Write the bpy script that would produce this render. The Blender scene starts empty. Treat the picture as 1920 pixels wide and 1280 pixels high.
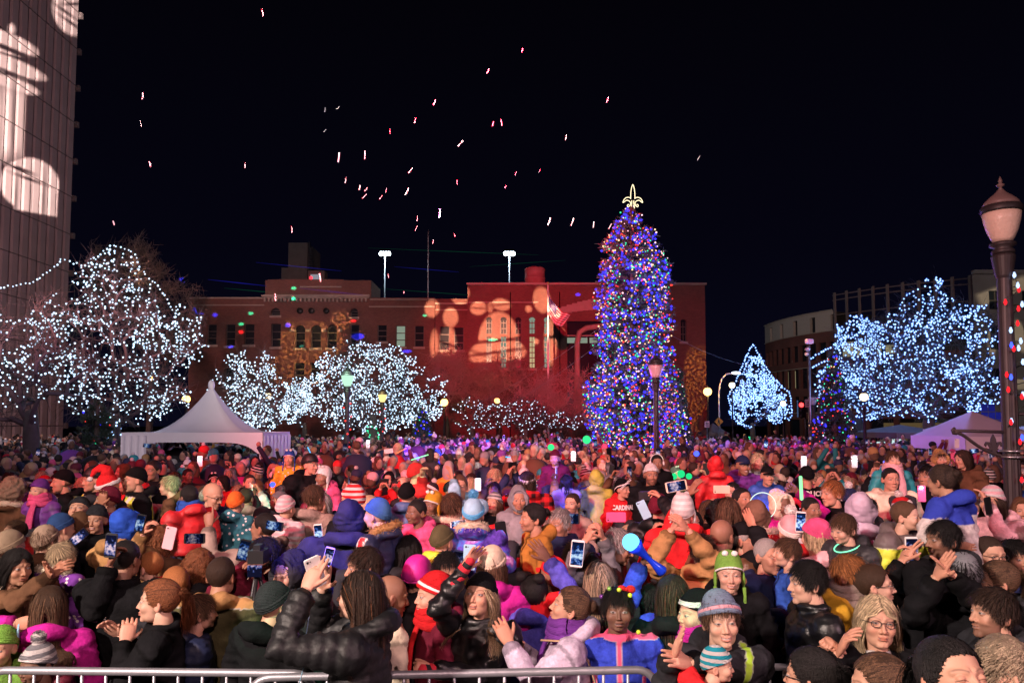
import bpy, math, random
import numpy as np
from mathutils import Vector, Matrix
R = math.radians
rng = np.random.default_rng(7)
random.seed(7)
scene = bpy.context.scene
COL = scene.collection
F, CX, HY, CAMZ, PITCH = 1387.0, 960.0, 795.0, 2.35, R(3.5)
cam = bpy.data.cameras.new("camera")
cam.sensor_width = 36.0
cam.lens = F / 1920 * 36
cam.shift_y = (HY - 640 - F * math.tan(PITCH)) / 1920
cam.clip_start, cam.clip_end = 0.05, 2000
camo = bpy.data.objects.new("camera", cam)
COL.objects.link(camo)
camo.location = (0, 0, CAMZ)
camo.rotation_euler = (R(90) + PITCH, 0, 0)
scene.camera = camo
_c, _s = math.cos(PITCH), math.sin(PITCH)
_v0 = 640 + cam.shift_y * 1920
def ray(px, py):
    a, b = (px - CX) / F, (_v0 - py) / F
    return (a, _c - b * _s, _s + b * _c)
def at(px, py, Y):
    """the world point seen at photo pixel px,py on the plane y = Y"""
    d = ray(px, py)
    t = Y / d[1]
    return Vector((d[0] * t, Y, CAMZ + d[2] * t))
def proj(x, y, z):
    zf = y * _c + (z - CAMZ) * _s
    return CX + F * x / zf, _v0 - F * (-y * _s + (z - CAMZ) * _c) / zf
world = bpy.data.worlds.new("World")
scene.world = world
world.use_nodes = True
nt = world.node_tree
nt.nodes.clear()
wo = nt.nodes.new("ShaderNodeOutputWorld")
bg = nt.nodes.new("ShaderNodeBackground")
tc = nt.nodes.new("ShaderNodeTexCoord")
sx = nt.nodes.new("ShaderNodeSeparateXYZ")
rp = nt.nodes.new("ShaderNodeValToRGB")
nt.links.new(tc.outputs['Generated'], sx.inputs[0])
nt.links.new(sx.outputs['Z'], rp.inputs[0])
nt.links.new(rp.outputs[0], bg.inputs[0])
nt.links.new(bg.outputs[0], wo.inputs[0])
e = rp.color_ramp.elements
e[0].position = 0.0; e[0].color = (.0024, .0024, .0085, 1)
e[1].position = 0.6; e[1].color = (.0009, .0007, .0016, 1)
m_ = e.new(.22); m_.color = (.0014, .0013, .0048, 1)
bg.inputs[1].default_value = 1.0
vs = scene.view_settings
scene.display_settings.display_device = 'sRGB'
vs.view_transform = 'Standard'; vs.look = 'None'; vs.gamma = 1; vs.use_curve_mapping = False
vs.exposure = 0.0
cy = scene.cycles
cy.max_bounces = 4; cy.diffuse_bounces = 2; cy.glossy_bounces = 2; cy.transmission_bounces = 3
cy.transparent_max_bounces = 6; cy.sample_clamp_indirect = 2.0; cy.sample_clamp_direct = 0
cy.caustics_reflective = False; cy.caustics_refractive = False
cy.use_denoising = True; cy.use_light_tree = True
try:
    cy.denoiser = 'OPENIMAGEDENOISE'
except Exception:
    pass
def aim(o, tgt):
    d = Vector(tgt) - o.location
    o.rotation_euler = d.to_track_quat('-Z', 'Y').to_euler()
def spot(name, loc, tgt, power, color, ang, blend=.5, size=.15):
    l = bpy.data.lights.new(name, 'SPOT')
    l.energy = power; l.color = color; l.spot_size = R(ang); l.spot_blend = blend; l.shadow_soft_size = size
    o = bpy.data.objects.new(name, l)
    COL.objects.link(o); o.location = loc; aim(o, tgt)
    return o
def point(name, loc, power, color, size=.3):
    l = bpy.data.lights.new(name, 'POINT')
    l.energy = power; l.color = color; l.shadow_soft_size = size
    o = bpy.data.objects.new(name, l)
    COL.objects.link(o); o.location = loc
    return o
def area(name, loc, tgt, power, color, size):
    l = bpy.data.lights.new(name, 'AREA')
    l.energy = power; l.color = color; l.size = size; l.shape = 'DISK'
    o = bpy.data.objects.new(name, l)
    COL.objects.link(o); o.location = loc; aim(o, tgt)
    return o
spot('stage_wash', (-5.5, -2.5, 5.8), (-.5, 4.6, .9), 6300, (1, .78, .68), 70, .8, .22)
spot('stage_wash', (8, -3.0, 6.0), (3.0, 4.6, .9), 2300, (1, .58, .66), 64, .8, .22)
spot('stage_wash', (0.5, -5, 7.6), (0, 8, 1.0), 1800, (1, .64, .58), 64, .9, .3)
spot('stage_red', (-9, -2, 8), (1, 21, 1.0), 14000, (1, .03, .08), 38, .8, .3)
spot('stage_red', (-6, -3, 8), (4, 13, 1.0), 7000, (1, .05, .13), 38, .8, .3)
spot('tent_fill', (-3, -4, 8), (-8.2, 19, 3.2), 5200, (.95, .88, 1), 22, .8, .3)  # added spot that whitens the peaked tent
spot('stage_violet', (9, -4, 8), (14, 24, 1.0), 3300, (.85, .45, .68), 40, .8, .3)
spot('stage_violet', (-9, -4, 8), (-13, 17, 1.0), 1500, (.75, .45, .70), 40, .8, .3)
spot('facade_red', (-1, -4, 9), (2, 75, 9), 175000, (1, .02, .06), 20, .8, .2)
spot('facade_red', (5, -4, 9), (17, 75, 8), 44000, (1, .03, .12), 15, .9, .2)
spot('facade_warm', (-8, -4, 9), (-20, 75, 8), 50000, (1, .32, .30), 26, .8, .2)
spot('tower_wash', (-10, 4, 6), (-36, 50, 17), 30000, (1, .68, .70), 60, .6, .5)
for (px, py, Y, col, pw, ang) in [(600, 1062, 5.2, (.02, .03, 1), 1500, 4.2), (655, 1066, 5.4, (.02, .03, 1), 1400, 3.8),
                                  (1262, 1095, 4.0, (.02, 1, .45), 420, 4.2), (505, 1135, 3.9, (.02, 1, .45), 300, 3.2),
                                  (410, 922, 7.9, (.03, 1, .5), 900, 4.5), (1040, 895, 9.0, (.03, .05, 1), 3000, 3.6),
                                  (1080, 922, 8.4, (.03, .05, 1), 2600, 3.2), (950, 918, 8.4, (.03, .05, 1), 2600, 3.0),
                                  (780, 922, 8.4, (.03, 1, .5), 900, 3.4), (800, 832, 20, (.12, .08, 1), 24000, 4.5),
                                  (900, 815, 27, (.3, .1, 1), 22000, 5), (1275, 892, 10, (.03, 1, .35), 1300, 3.0),
                                  (1440, 940, 7.3, (.05, .1, 1), 1300, 3.5)]:
    p = at(px, py, Y)
    spot('moving_head_beam', (p.x * .3, -3.5, 7.5), p, pw * (9 if Y < 6 else 8), col, ang, .5, .05)
class MB:
    """collects numpy geometry of one mesh object: vertices, quads, tris, per-face material, per-vertex colour"""
    def __init__(s):
        s.V, s.Q, s.T, s.QM, s.TM, s.C, s.n = [], [], [], [], [], [], 0
    def add(s, V, Q=None, T=None, mi=0, col=None):
        V = np.asarray(V, float).reshape(-1, 3)
        s.V.append(V)
        if Q is not None and len(Q):
            Q = np.asarray(Q, int).reshape(-1, 4) + s.n
            s.Q.append(Q); s.QM.append(np.full(len(Q), mi) if np.isscalar(mi) else np.asarray(mi))
        if T is not None and len(T):
            T = np.asarray(T, int).reshape(-1, 3) + s.n
            s.T.append(T); s.TM.append(np.full(len(T), mi if np.isscalar(mi) else 0))
        if col is None:
            col = (1, 1, 1, 0)
        c = np.asarray(col, float)
        if c.ndim == 1:
            c = np.tile(c, (len(V), 1))
        s.C.append(c)
        s.n += len(V)
        return s
    def addm(s, other, M=None):
        V = np.concatenate(other.V)
        if M is not None:
            V = xf(V, M)
        s.V.append(V)
        for q, m in zip(other.Q, other.QM):
            s.Q.append(q + s.n); s.QM.append(m)
        for t, m in zip(other.T, other.TM):
            s.T.append(t + s.n); s.TM.append(m)
        s.C.append(np.concatenate(other.C)); s.n += len(V)
        return s
    def mesh(s, name, mats=(), smooth=True, colors=False):
        me = bpy.data.meshes.new(name)
        V = np.concatenate(s.V) if s.V else np.zeros((0, 3))
        Q = np.concatenate(s.Q) if s.Q else np.zeros((0, 4), int)
        T = np.concatenate(s.T) if s.T else np.zeros((0, 3), int)
        QM = np.concatenate(s.QM) if s.QM else np.zeros(0, int)
        TM = np.concatenate(s.TM) if s.TM else np.zeros(0, int)
        me.vertices.add(len(V)); me.vertices.foreach_set('co', V.astype(np.float32).ravel())
        me.loops.add(len(Q) * 4 + len(T) * 3)
        me.loops.foreach_set('vertex_index', np.concatenate([Q.ravel(), T.ravel()]).astype(np.int32))
        me.polygons.add(len(Q) + len(T))
        st = np.concatenate([np.arange(len(Q)) * 4, len(Q) * 4 + np.arange(len(T)) * 3]).astype(np.int32)
        me.polygons.foreach_set('loop_start', st)
        me.polygons.foreach_set('material_index', np.concatenate([QM, TM]).astype(np.int32))
        me.polygons.foreach_set('use_smooth', np.full(len(Q) + len(T), smooth))
        me.update(calc_edges=True)
        if colors:
            a = me.attributes.new('tint', 'FLOAT_COLOR', 'POINT')
            a.data.foreach_set('color', np.concatenate(s.C).astype(np.float32).ravel())
        for m in mats:
            me.materials.append(m)
        return me
def xf(V, M):
    A = np.array(M)
    return np.asarray(V) @ A[:3, :3].T + A[:3, 3]
def link(name, me, parent=None, loc=None, M=None, color=None):
    o = bpy.data.objects.new(name, me)
    COL.objects.link(o)
    if parent is not None:
        o.parent = parent
    if loc is not None:
        o.location = loc
    if M is not None:
        o.matrix_local = M
    if color is not None:
        o.color = (*color[:3], 1)
    return o
def empty(name, loc=(0, 0, 0), rz=0, sc=1):
    o = bpy.data.objects.new(name, None)
    COL.objects.link(o); o.location = loc; o.rotation_euler = (0, 0, rz); o.scale = (sc, sc, sc)
    o.empty_display_size = .1
    return o
def tag(o, label=None, cat=None, group=None, kind=None):
    if label: o['label'] = label
    if cat: o['category'] = cat
    if group: o['group'] = group
    if kind: o['kind'] = kind
    return o
def frames(P):
    P = np.asarray(P, float)
    T = np.gradient(P, axis=0)
    T /= np.linalg.norm(T, axis=1)[:, None] + 1e-9
    ref = np.array([0, 0, 1.]) if abs(T[0][2]) < .9 else np.array([0, 1., 0])
    N = []
    n = np.cross(ref, T[0]); n /= np.linalg.norm(n)
    for t in T:
        n = n - t * n.dot(t); n /= np.linalg.norm(n) + 1e-9
        N.append(n)
    N = np.array(N)
    return T, N, np.cross(T, N)
def tube(P, r, n=8, caps=True, sq=1.0):
    """swept tube along P; returns V, Q, T. sq squashes along the second frame axis"""
    P = np.asarray(P, float); m = len(P)
    r = np.full(m, r, float) if np.isscalar(r) else np.asarray(r, float)
    T, N, B = frames(P)
    a = np.arange(n) / n * 2 * np.pi
    V = P[:, None] + r[:, None, None] * (np.cos(a)[None, :, None] * N[:, None] + sq * np.sin(a)[None, :, None] * B[:, None])
    V = V.reshape(-1, 3)
    i = np.arange(m - 1)[:, None] * n; j = np.arange(n)[None]; k = (j + 1) % n
    Q = np.stack([i + j, i + k, i + n + k, i + n + j], -1).reshape(-1, 4)
    Tt = []
    if caps:
        V = np.vstack([V, P[0] - T[0] * r[0] * .5, P[-1] + T[-1] * r[-1] * .5])
        c0, c1 = m * n, m * n + 1
        j = np.arange(n); k = (j + 1) % n
        Tt = np.vstack([np.stack([np.full(n, c0), k, j], -1), np.stack([np.full(n, c1), (m - 1) * n + j, (m - 1) * n + k], -1)])
    return V, Q, Tt
def tubes3(P0, P1, r0, r1):
    """many independent three-sided twigs in one go"""
    P0, P1 = np.asarray(P0, float), np.asarray(P1, float); m = len(P0)
    T = P1 - P0; T /= np.linalg.norm(T, axis=1)[:, None] + 1e-9
    ref = np.where(np.abs(T[:, 2:3]) < .9, np.array([[0, 0, 1.]]), np.array([[0, 1., 0]]))
    N = np.cross(ref, T); N /= np.linalg.norm(N, axis=1)[:, None] + 1e-9
    B = np.cross(T, N)
    V = []
    for P, r in ((P0, r0), (P1, r1)):
        r = np.broadcast_to(np.asarray(r, float), (m,))
        for k in range(3):
            a = k * 2 * math.pi / 3
            V.append(P + r[:, None] * (math.cos(a) * N + math.sin(a) * B))
    V = np.stack(V, 1).reshape(-1, 3)
    b = np.arange(m)[:, None] * 6
    Q = np.concatenate([b + np.array([[k, (k + 1) % 3, 3 + (k + 1) % 3, 3 + k]]) for k in range(3)])
    return V, Q, None
def rings(RS, n=16, caps=True):
    """loft of horizontal ellipses [(cx, cy, z, rx, ry)]"""
    a = np.arange(n) / n * 2 * np.pi
    V = np.concatenate([np.stack([c[0] + c[3] * np.cos(a), c[1] + c[4] * np.sin(a), np.full(n, c[2])], -1) for c in RS])
    m = len(RS)
    i = np.arange(m - 1)[:, None] * n; j = np.arange(n)[None]; k = (j + 1) % n
    Q = np.stack([i + j, i + k, i + n + k, i + n + j], -1).reshape(-1, 4)
    Tt = []
    if caps:
        V = np.vstack([V, [RS[0][0], RS[0][1], RS[0][2]], [RS[-1][0], RS[-1][1], RS[-1][2]]])
        c0 = m * n; j = np.arange(n); k = (j + 1) % n
        Tt = np.vstack([np.stack([np.full(n, c0), k, j], -1), np.stack([np.full(n, c0 + 1), (m - 1) * n + j, (m - 1) * n + k], -1)])
    return V, Q, Tt
def lathe(prof, n=16, c=(0, 0, 0)):
    return rings([(c[0], c[1], c[2] + z, r, r) for r, z in prof], n)
def box(x0, x1, y0, y1, z0, z1):
    V = np.array([(x, y, z) for z in (z0, z1) for y in (y0, y1) for x in (x0, x1)], float)
    Q = [(0, 2, 3, 1), (4, 5, 7, 6), (0, 1, 5, 4), (2, 6, 7, 3), (0, 4, 6, 2), (1, 3, 7, 5)]
    return V, Q, None
def ell(c, r, nu=12, nv=8):
    z = np.linspace(-np.pi / 2, np.pi / 2, nv + 1)[1:-1]
    RS = [(0, 0, math.sin(t), math.cos(t), math.cos(t)) for t in z]
    V, Q, T = rings(RS, nu)
    V[-2] = (0, 0, -1); V[-1] = (0, 0, 1)
    return V * np.broadcast_to(np.asarray(r, float), (3,)) + np.asarray(c, float), Q, T
OCT_V = np.array([(1, 0, 0), (-1, 0, 0), (0, 1, 0), (0, -1, 0), (0, 0, 1), (0, 0, -1)], float)
OCT_T = np.array([(0, 2, 4), (2, 1, 4), (1, 3, 4), (3, 0, 4), (2, 0, 5), (1, 2, 5), (3, 1, 5), (0, 3, 5)])
def _sub(V, T):
    V = list(map(tuple, V)); key = {}
    def mid(a, b):
        k = (min(a, b), max(a, b))
        if k not in key:
            m = (np.array(V[a]) + np.array(V[b])); m = m / np.linalg.norm(m)
            key[k] = len(V); V.append(tuple(m))
        return key[k]
    out = []
    for a, b, c in T:
        ab, bc, ca = mid(a, b), mid(b, c), mid(c, a)
        out += [(a, ab, ca), (ab, b, bc), (ca, bc, c), (ab, bc, ca)]
    return np.array(V), np.array(out)
BUL_V, BUL_T = _sub(OCT_V, OCT_T)
def blobs(P, r, fine=False, stretch=1.0):
    bv, bt = (BUL_V, BUL_T) if fine else (OCT_V, OCT_T)
    P = np.asarray(P, float); r = np.broadcast_to(np.asarray(r, float), (len(P),))
    V = (P[:, None] + r[:, None, None] * bv[None] * np.array([1, 1, stretch])).reshape(-1, 3)
    T = (np.arange(len(P))[:, None, None] * len(bv) + bt[None]).reshape(-1, 3)
    return V, None, T
def prism(poly, t, M=None):
    """a flat outline in xz extruded along y by t (fan from its centroid row; outline may be concave, use simple shapes)"""
    me = bpy.data.meshes.new('tmp')
    import bmesh
    bm = bmesh.new()
    vs_ = [bm.verts.new((p[0], -t / 2, p[1])) for p in poly]
    f = bm.faces.new(vs_)
    ret = bmesh.ops.extrude_face_region(bm, geom=[f])
    for v in [g for g in ret['geom'] if isinstance(g, bmesh.types.BMVert)]:
        v.co.y += t
    bmesh.ops.triangulate(bm, faces=bm.faces[:])
    bmesh.ops.recalc_face_normals(bm, faces=bm.faces[:])
    bm.verts.index_update()
    V = np.array([v.co[:] for v in bm.verts]); T = np.array([[v.index for v in f.verts] for f in bm.faces])
    bm.free(); bpy.data.meshes.remove(me)
    if M is not None:
        V = xf(V, M)
    return V, None, T
_perm = np.random.default_rng(3).random(4096)
def vnoise(P):
    P = np.asarray(P, float)
    i = np.floor(P).astype(int); f = P - i; f = f * f * (3 - 2 * f)
    out = 0
    for dx in (0, 1):
        for dy in (0, 1):
            for dz in (0, 1):
                h = ((i[..., 0] + dx) * 73856093 ^ (i[..., 1] + dy) * 19349663 ^ (i[..., 2] + dz) * 83492791) & 4095
                w = (f[..., 0] if dx else 1 - f[..., 0]) * (f[..., 1] if dy else 1 - f[..., 1]) * (f[..., 2] if dz else 1 - f[..., 2])
                out = out + w * _perm[h]
    return out * 2 - 1
_mats = {}
def nodes_of(name):
    m = bpy.data.materials.new(name); m.use_nodes = True
    t = m.node_tree; b = t.nodes['Principled BSDF']
    return m, t, b
def N(t, kind, **kw):
    n = t.nodes.new(kind)
    for k, v in kw.items():
        if k in n.inputs.keys() if isinstance(k, str) else False:
            n.inputs[k].default_value = v
        else:
            setattr(n, k, v)
    return n
def math_(t, op, a, b=None, c=None, clamp=False):
    n = t.nodes.new('ShaderNodeMath'); n.operation = op; n.use_clamp = clamp
    for i, v in enumerate((a, b, c)):
        if v is None: continue
        if hasattr(v, 'links'): t.links.new(v, n.inputs[i])
        else: n.inputs[i].default_value = v
    return n.outputs[0]
def mixc(t, fac, a, b, mode='MIX'):
    n = t.nodes.new('ShaderNodeMix'); n.data_type = 'RGBA'; n.blend_type = mode
    for i, v in ((0, fac), (6, a), (7, b)):
        if hasattr(v, 'links'): t.links.new(v, n.inputs[i])
        else: n.inputs[i].default_value = v if i == 0 else (*v[:3], 1)
    return n.outputs[2]
def plain(name, col, rough=.6, metal=0, noise=.15, scale=6, bump=0, objcol=False, coat=0):
    if name in _mats: return _mats[name]
    m, t, b = nodes_of(name)
    tcn = t.nodes.new('ShaderNodeTexCoord')
    nz = t.nodes.new('ShaderNodeTexNoise'); nz.inputs['Scale'].default_value = scale; nz.inputs['Detail'].default_value = 5
    t.links.new(tcn.outputs['Object'], nz.inputs['Vector'])
    v = math_(t, 'MULTIPLY_ADD', nz.outputs[0], noise * 2, 1 - noise)
    if objcol:
        oi = t.nodes.new('ShaderNodeObjectInfo'); base = oi.outputs['Color']
    else:
        base = col
    c = mixc(t, 1.0, base, (1, 1, 1), 'MULTIPLY')
    n = t.nodes.new('ShaderNodeVectorMath'); n.operation = 'SCALE'
    t.links.new(c, n.inputs[0]); t.links.new(v, n.inputs['Scale'])
    t.links.new(n.outputs[0], b.inputs['Base Color'])
    b.inputs['Roughness'].default_value = rough; b.inputs['Metallic'].default_value = metal
    b.inputs['Coat Weight'].default_value = coat
    if bump:
        bp = t.nodes.new('ShaderNodeBump'); bp.inputs['Strength'].default_value = bump; bp.inputs['Distance'].default_value = .02
        t.links.new(nz.outputs[0], bp.inputs['Height']); t.links.new(bp.outputs[0], b.inputs['Normal'])
    _mats[name] = m
    return m
def glow(name, col, strength, sample=False):
    if name in _mats: return _mats[name]
    m, t, b = nodes_of(name)
    t.nodes.remove(b)
    em = t.nodes.new('ShaderNodeEmission'); em.inputs[0].default_value = (*col, 1); em.inputs[1].default_value = strength
    t.links.new(em.outputs[0], t.nodes['Material Output'].inputs[0])
    m.cycles.emission_sampling = 'AUTO' if sample else 'NONE'
    _mats[name] = m
    return m
def brick(name, c1, c2, mortar, bw=.22, bh=.075):
    if name in _mats: return _mats[name]
    m, t, b = nodes_of(name)
    g = t.nodes.new('ShaderNodeNewGeometry'); s = t.nodes.new('ShaderNodeSeparateXYZ')
    t.links.new(g.outputs['Position'], s.inputs[0])
    u = math_(t, 'ADD', s.outputs[0], s.outputs[1])
    cb = t.nodes.new('ShaderNodeCombineXYZ'); t.links.new(u, cb.inputs[0]); t.links.new(s.outputs[2], cb.inputs[1])
    br = t.nodes.new('ShaderNodeTexBrick'); t.links.new(cb.outputs[0], br.inputs['Vector'])
    br.inputs['Scale'].default_value = 1; br.inputs['Brick Width'].default_value = bw; br.inputs['Row Height'].default_value = bh
    br.inputs['Mortar Size'].default_value = .008
    br.inputs['Color1'].default_value = (*c1, 1); br.inputs['Color2'].default_value = (*c2, 1); br.inputs['Mortar'].default_value = (*mortar, 1)
    nz = t.nodes.new('ShaderNodeTexNoise'); nz.inputs['Scale'].default_value = .35; nz.inputs['Detail'].default_value = 8
    t.links.new(g.outputs['Position'], nz.inputs['Vector'])
    v = math_(t, 'MULTIPLY_ADD', nz.outputs[0], .9, .55)
    n = t.nodes.new('ShaderNodeVectorMath'); n.operation = 'SCALE'
    t.links.new(br.outputs[0], n.inputs[0]); t.links.new(v, n.inputs['Scale'])
    t.links.new(n.outputs[0], b.inputs['Base Color']); b.inputs['Roughness'].default_value = .85
    _mats[name] = m
    return m
def gobo(o, shapes, col, soft=.004, noise=0.0):
    """a projected pattern: the lamp's emission is masked by shapes given in (x/-z, y/-z) slopes of the lamp's beam.
    shapes: ('e', cx, cy, rx, ry, rot, sign) ellipses or ('b', cx, cy, hx, hy, rot, sign) bars; sign +1 adds light, -1 cuts it"""
    l = o.data; l.use_nodes = True; t = l.node_tree
    em = t.nodes['Emission']
    tcn = t.nodes.new('ShaderNodeTexCoord'); s = t.nodes.new('ShaderNodeSeparateXYZ')
    t.links.new(tcn.outputs['Normal'], s.inputs[0])
    X = math_(t, 'DIVIDE', s.outputs[0], s.outputs[2]); Yv = math_(t, 'DIVIDE', s.outputs[1], s.outputs[2])
    X = math_(t, 'MULTIPLY', X, GSX); Yv = math_(t, 'MULTIPLY', Yv, GSY)
    if noise:
        cb = t.nodes.new('ShaderNodeCombineXYZ'); t.links.new(X, cb.inputs[0]); t.links.new(Yv, cb.inputs[1])
        nz = t.nodes.new('ShaderNodeTexNoise'); nz.inputs['Scale'].default_value = noise; nz.inputs['Detail'].default_value = 3
        t.links.new(cb.outputs[0], nz.inputs['Vector'])
    acc = 0.0
    for kind, cx, cy_, a, b, rot, sg in shapes:
        dx = math_(t, 'SUBTRACT', X, cx); dy = math_(t, 'SUBTRACT', Yv, cy_)
        c_, s_ = math.cos(R(rot)), math.sin(R(rot))
        u = math_(t, 'ADD', math_(t, 'MULTIPLY', dx, c_), math_(t, 'MULTIPLY', dy, s_))
        v = math_(t, 'SUBTRACT', math_(t, 'MULTIPLY', dy, c_), math_(t, 'MULTIPLY', dx, s_))
        u = math_(t, 'DIVIDE', u, a); v = math_(t, 'DIVIDE', v, b)
        if kind == 'e':
            d = math_(t, 'SQRT', math_(t, 'ADD', math_(t, 'MULTIPLY', u, u), math_(t, 'MULTIPLY', v, v)))
        else:
            d = math_(t, 'MAXIMUM', math_(t, 'ABSOLUTE', u), math_(t, 'ABSOLUTE', v))
        k = min(a, b) / soft
        mk = math_(t, 'MULTIPLY_ADD', math_(t, 'SUBTRACT', 1.0, d), k, .5, clamp=True)
        acc = math_(t, 'MAXIMUM', acc, mk) if sg > 0 else math_(t, 'MULTIPLY', acc, math_(t, 'SUBTRACT', 1.0, mk))
    if noise:
        nn = math_(t, 'MULTIPLY_ADD', nz.outputs[0], 8, -3.7, clamp=True)
        acc = math_(t, 'MULTIPLY', acc, nn)
    em.inputs[0].default_value = (*col, 1)
    t.links.new(acc, em.inputs[1])
GSX, GSY = 1.0, 1.0
def fractal_ground():
    m, t, b = nodes_of('asphalt')
    g = t.nodes.new('ShaderNodeNewGeometry')
    n1 = t.nodes.new('ShaderNodeTexNoise'); n1.inputs['Scale'].default_value = .3; n1.inputs['Detail'].default_value = 8
    n2 = t.nodes.new('ShaderNodeTexNoise'); n2.inputs['Scale'].default_value = 60
    t.links.new(g.outputs['Position'], n1.inputs[0]); t.links.new(g.outputs['Position'], n2.inputs[0])
    v = math_(t, 'MULTIPLY_ADD', n1.outputs[0], .05, math_(t, 'MULTIPLY', n2.outputs[0], .04))
    cb = t.nodes.new('ShaderNodeCombineColor')
    for i in range(3): t.links.new(v, cb.inputs[i])
    t.links.new(cb.outputs[0], b.inputs['Base Color']); b.inputs['Roughness'].default_value = .7
    return m
mb = MB(); V, Q, T = box(-400, 400, -30, 900, -.3, 0); mb.add(V, Q)
tag(link('ground', mb.mesh('ground', [fractal_ground()], False)), kind='structure')
BR = brick('red_brick', (.22, .085, .062), (.15, .055, .045), (.20, .15, .13))
BR2 = brick('dark_brick', (.20, .055, .045), (.15, .045, .038), (.14, .10, .09))
STONE = plain('limestone', (.42, .36, .30), .8, noise=.25, scale=1.5)
DARKM = plain('dark_metal', (.03, .03, .033), .4, .6)
GREYM = plain('grey_metal', (.32, .32, .34), .35, .8)
GLASS = plain('window_glass', (.018, .022, .03), .12, noise=.3, scale=.6)
FRAME = plain('window_frame_paint', (.10, .085, .075), .5)
CONC = plain('concrete', (.36, .31, .29), .85, noise=.3, scale=.8)
LITW = glow('lit_room', (1, .78, .42), .55)
LITG = glow('lit_room_green', (.65, .8, .62), .35)
LITC = glow('lit_shop', (.45, .8, .95), .55)
def wall(mb, x0, x1, z0, z1, y, holes, mi=0, depth=.3, thick=1.0):
    """front wall face with real openings and reveals; holes (xa, xb, za, zb, arched)"""
    xs = sorted({x0, x1, *[h[0] for h in holes], *[h[1] for h in holes]})
    zs = sorted({z0, z1, *[h[2] for h in holes], *[h[3] for h in holes]})
    for i in range(len(xs) - 1):
        for j in range(len(zs) - 1):
            a, b_, c, d = xs[i], xs[i + 1], zs[j], zs[j + 1]
            mx, mz = (a + b_) / 2, (c + d) / 2
            if any(h[0] < mx < h[1] and h[2] < mz < h[3] for h in holes): continue
            mb.add([(a, y, c), (b_, y, c), (b_, y, d), (a, y, d)], [(0, 1, 2, 3)], mi=mi)
    for h in holes:
        a, b_, c, d = h[:4]
        if h[4]:
            r = (b_ - a) / 2; zc = d - r; xc = (a + b_) / 2
            K = 10
            ar = [(xc - r * math.cos(k * math.pi / K), zc + r * math.sin(k * math.pi / K)) for k in range(K + 1)]
            for k in range(K):
                p, q = ar[k], ar[k + 1]
                mb.add([(p[0], y, p[1]), (q[0], y, q[1]), (q[0], y, d), (p[0], y, d)], [(0, 1, 2, 3)], mi=mi)
                mb.add([(p[0], y, p[1]), (p[0], y + depth, p[1]), (q[0], y + depth, q[1]), (q[0], y, q[1])], [(0, 1, 2, 3)], mi=mi)
            top = zc
        else:
            top = d
            mb.add([(a, y, d), (b_, y, d), (b_, y + depth, d), (a, y + depth, d)], [(0, 1, 2, 3)], mi=mi)
        mb.add([(a, y, c), (a, y + depth, c), (a, y + depth, top), (a, y, top)], [(0, 1, 2, 3)], mi=mi)
        mb.add([(b_, y, c), (b_, y + depth, c), (b_, y + depth, top), (b_, y, top)], [(0, 3, 2, 1)], mi=mi)
        mb.add([(a, y, c), (b_, y, c), (b_, y + depth, c), (a, y + depth, c)], [(0, 1, 2, 3)], mi=mi)
def window(parent, h, y, pane=GLASS, bars=(1, 3), sill=True, arch_trim=False):
    """window part: frame with bars, a glass pane and a stone sill as sub-parts"""
    a, b_, c, d = h[:4]; w = b_ - a
    f = MB()
    t_ = .07
    for xx in (a, b_ - t_): f.add(*box(xx, xx + t_, y + .2, y + .27, c, d if not h[4] else d - w / 2)[:2])
    f.add(*box(a + t_, b_ - t_, y + .2, y + .27, c, c + t_)[:2])
    for k in range(1, bars[1]):
        zz = c + (d - c) * k / bars[1]
        f.add(*box(a + t_, b_ - t_, y + .2, y + .26, zz - .04, zz + .04)[:2])
    for k in range(1, bars[0] + 1):
        if bars[0] == 1: break
        xx = a + w * k / bars[0]
        if k < bars[0]: f.add(*box(xx - .03, xx + .03, y + .19, y + .25, c + t_, d - (w / 2 if h[4] else .0))[:2])
    o = link('window', f.mesh('window', [FRAME], False), parent)
    p = MB(); p.add(*box(a + .002, b_ - .002, y + .28, y + .30, c + .002, d - .002)[:2])
    link('pane', p.mesh('pane', [pane], False), o)
    if sill:
        s = MB(); s.add(*box(a - .12, b_ + .12, y - .12, y + .02, c - .22, c - .01)[:2])
        link('sill', s.mesh('sill', [STONE], False), o)
    return o
def W(px, Y): return (px - CX) / F * Y
def Z(py, Y): return at(CX, py, Y).z
def hole(px0, px1, py0, py1, Y, arched=False):
    return (W(px0, Y), W(px1, Y), Z(py1, Y), Z(py0, Y), arched)
Y = 74.0
o = empty('brick_building', (0, 0, 0)); tag(o, 'long low brick building with arched middle windows and a raised parapet block', 'building')
LW = o
hs = []
for (a, b_, c, d, ar) in [(385, 403, 608, 646, 0), (420, 438, 608, 648, 0), (455, 474, 608, 646, 0), (506, 524, 607, 650, 0),
                          (551, 570, 609, 652, 1), (581, 600, 609, 652, 1), (611, 630, 609, 652, 1), (655, 672, 609, 650, 0),
                          (706, 724, 609, 640, 0), (741, 759, 611, 650, 0), (776, 794, 611, 650, 0),
                          (505, 522, 577, 591, 1), (655, 669, 578, 594, 1), (551, 570, 680, 715, 0), (581, 600, 680, 715, 0), (420, 438, 690, 730, 0), (655, 672, 690, 730, 0), (741, 759, 690, 730, 0)]:
    hs.append(hole(a, b_, c, d, Y, bool(ar)))
mb = MB()
wall(mb, W(352, Y), W(814, Y), 0, Z(558, Y), Y, hs)
xa, xb, zt = W(352, Y), W(814, Y), Z(558, Y)
mb.add([(xa, Y, 0), (xa, Y, zt), (xa, Y + 18, zt), (xa, Y + 18, 0)], [(0, 1, 2, 3)])
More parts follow.
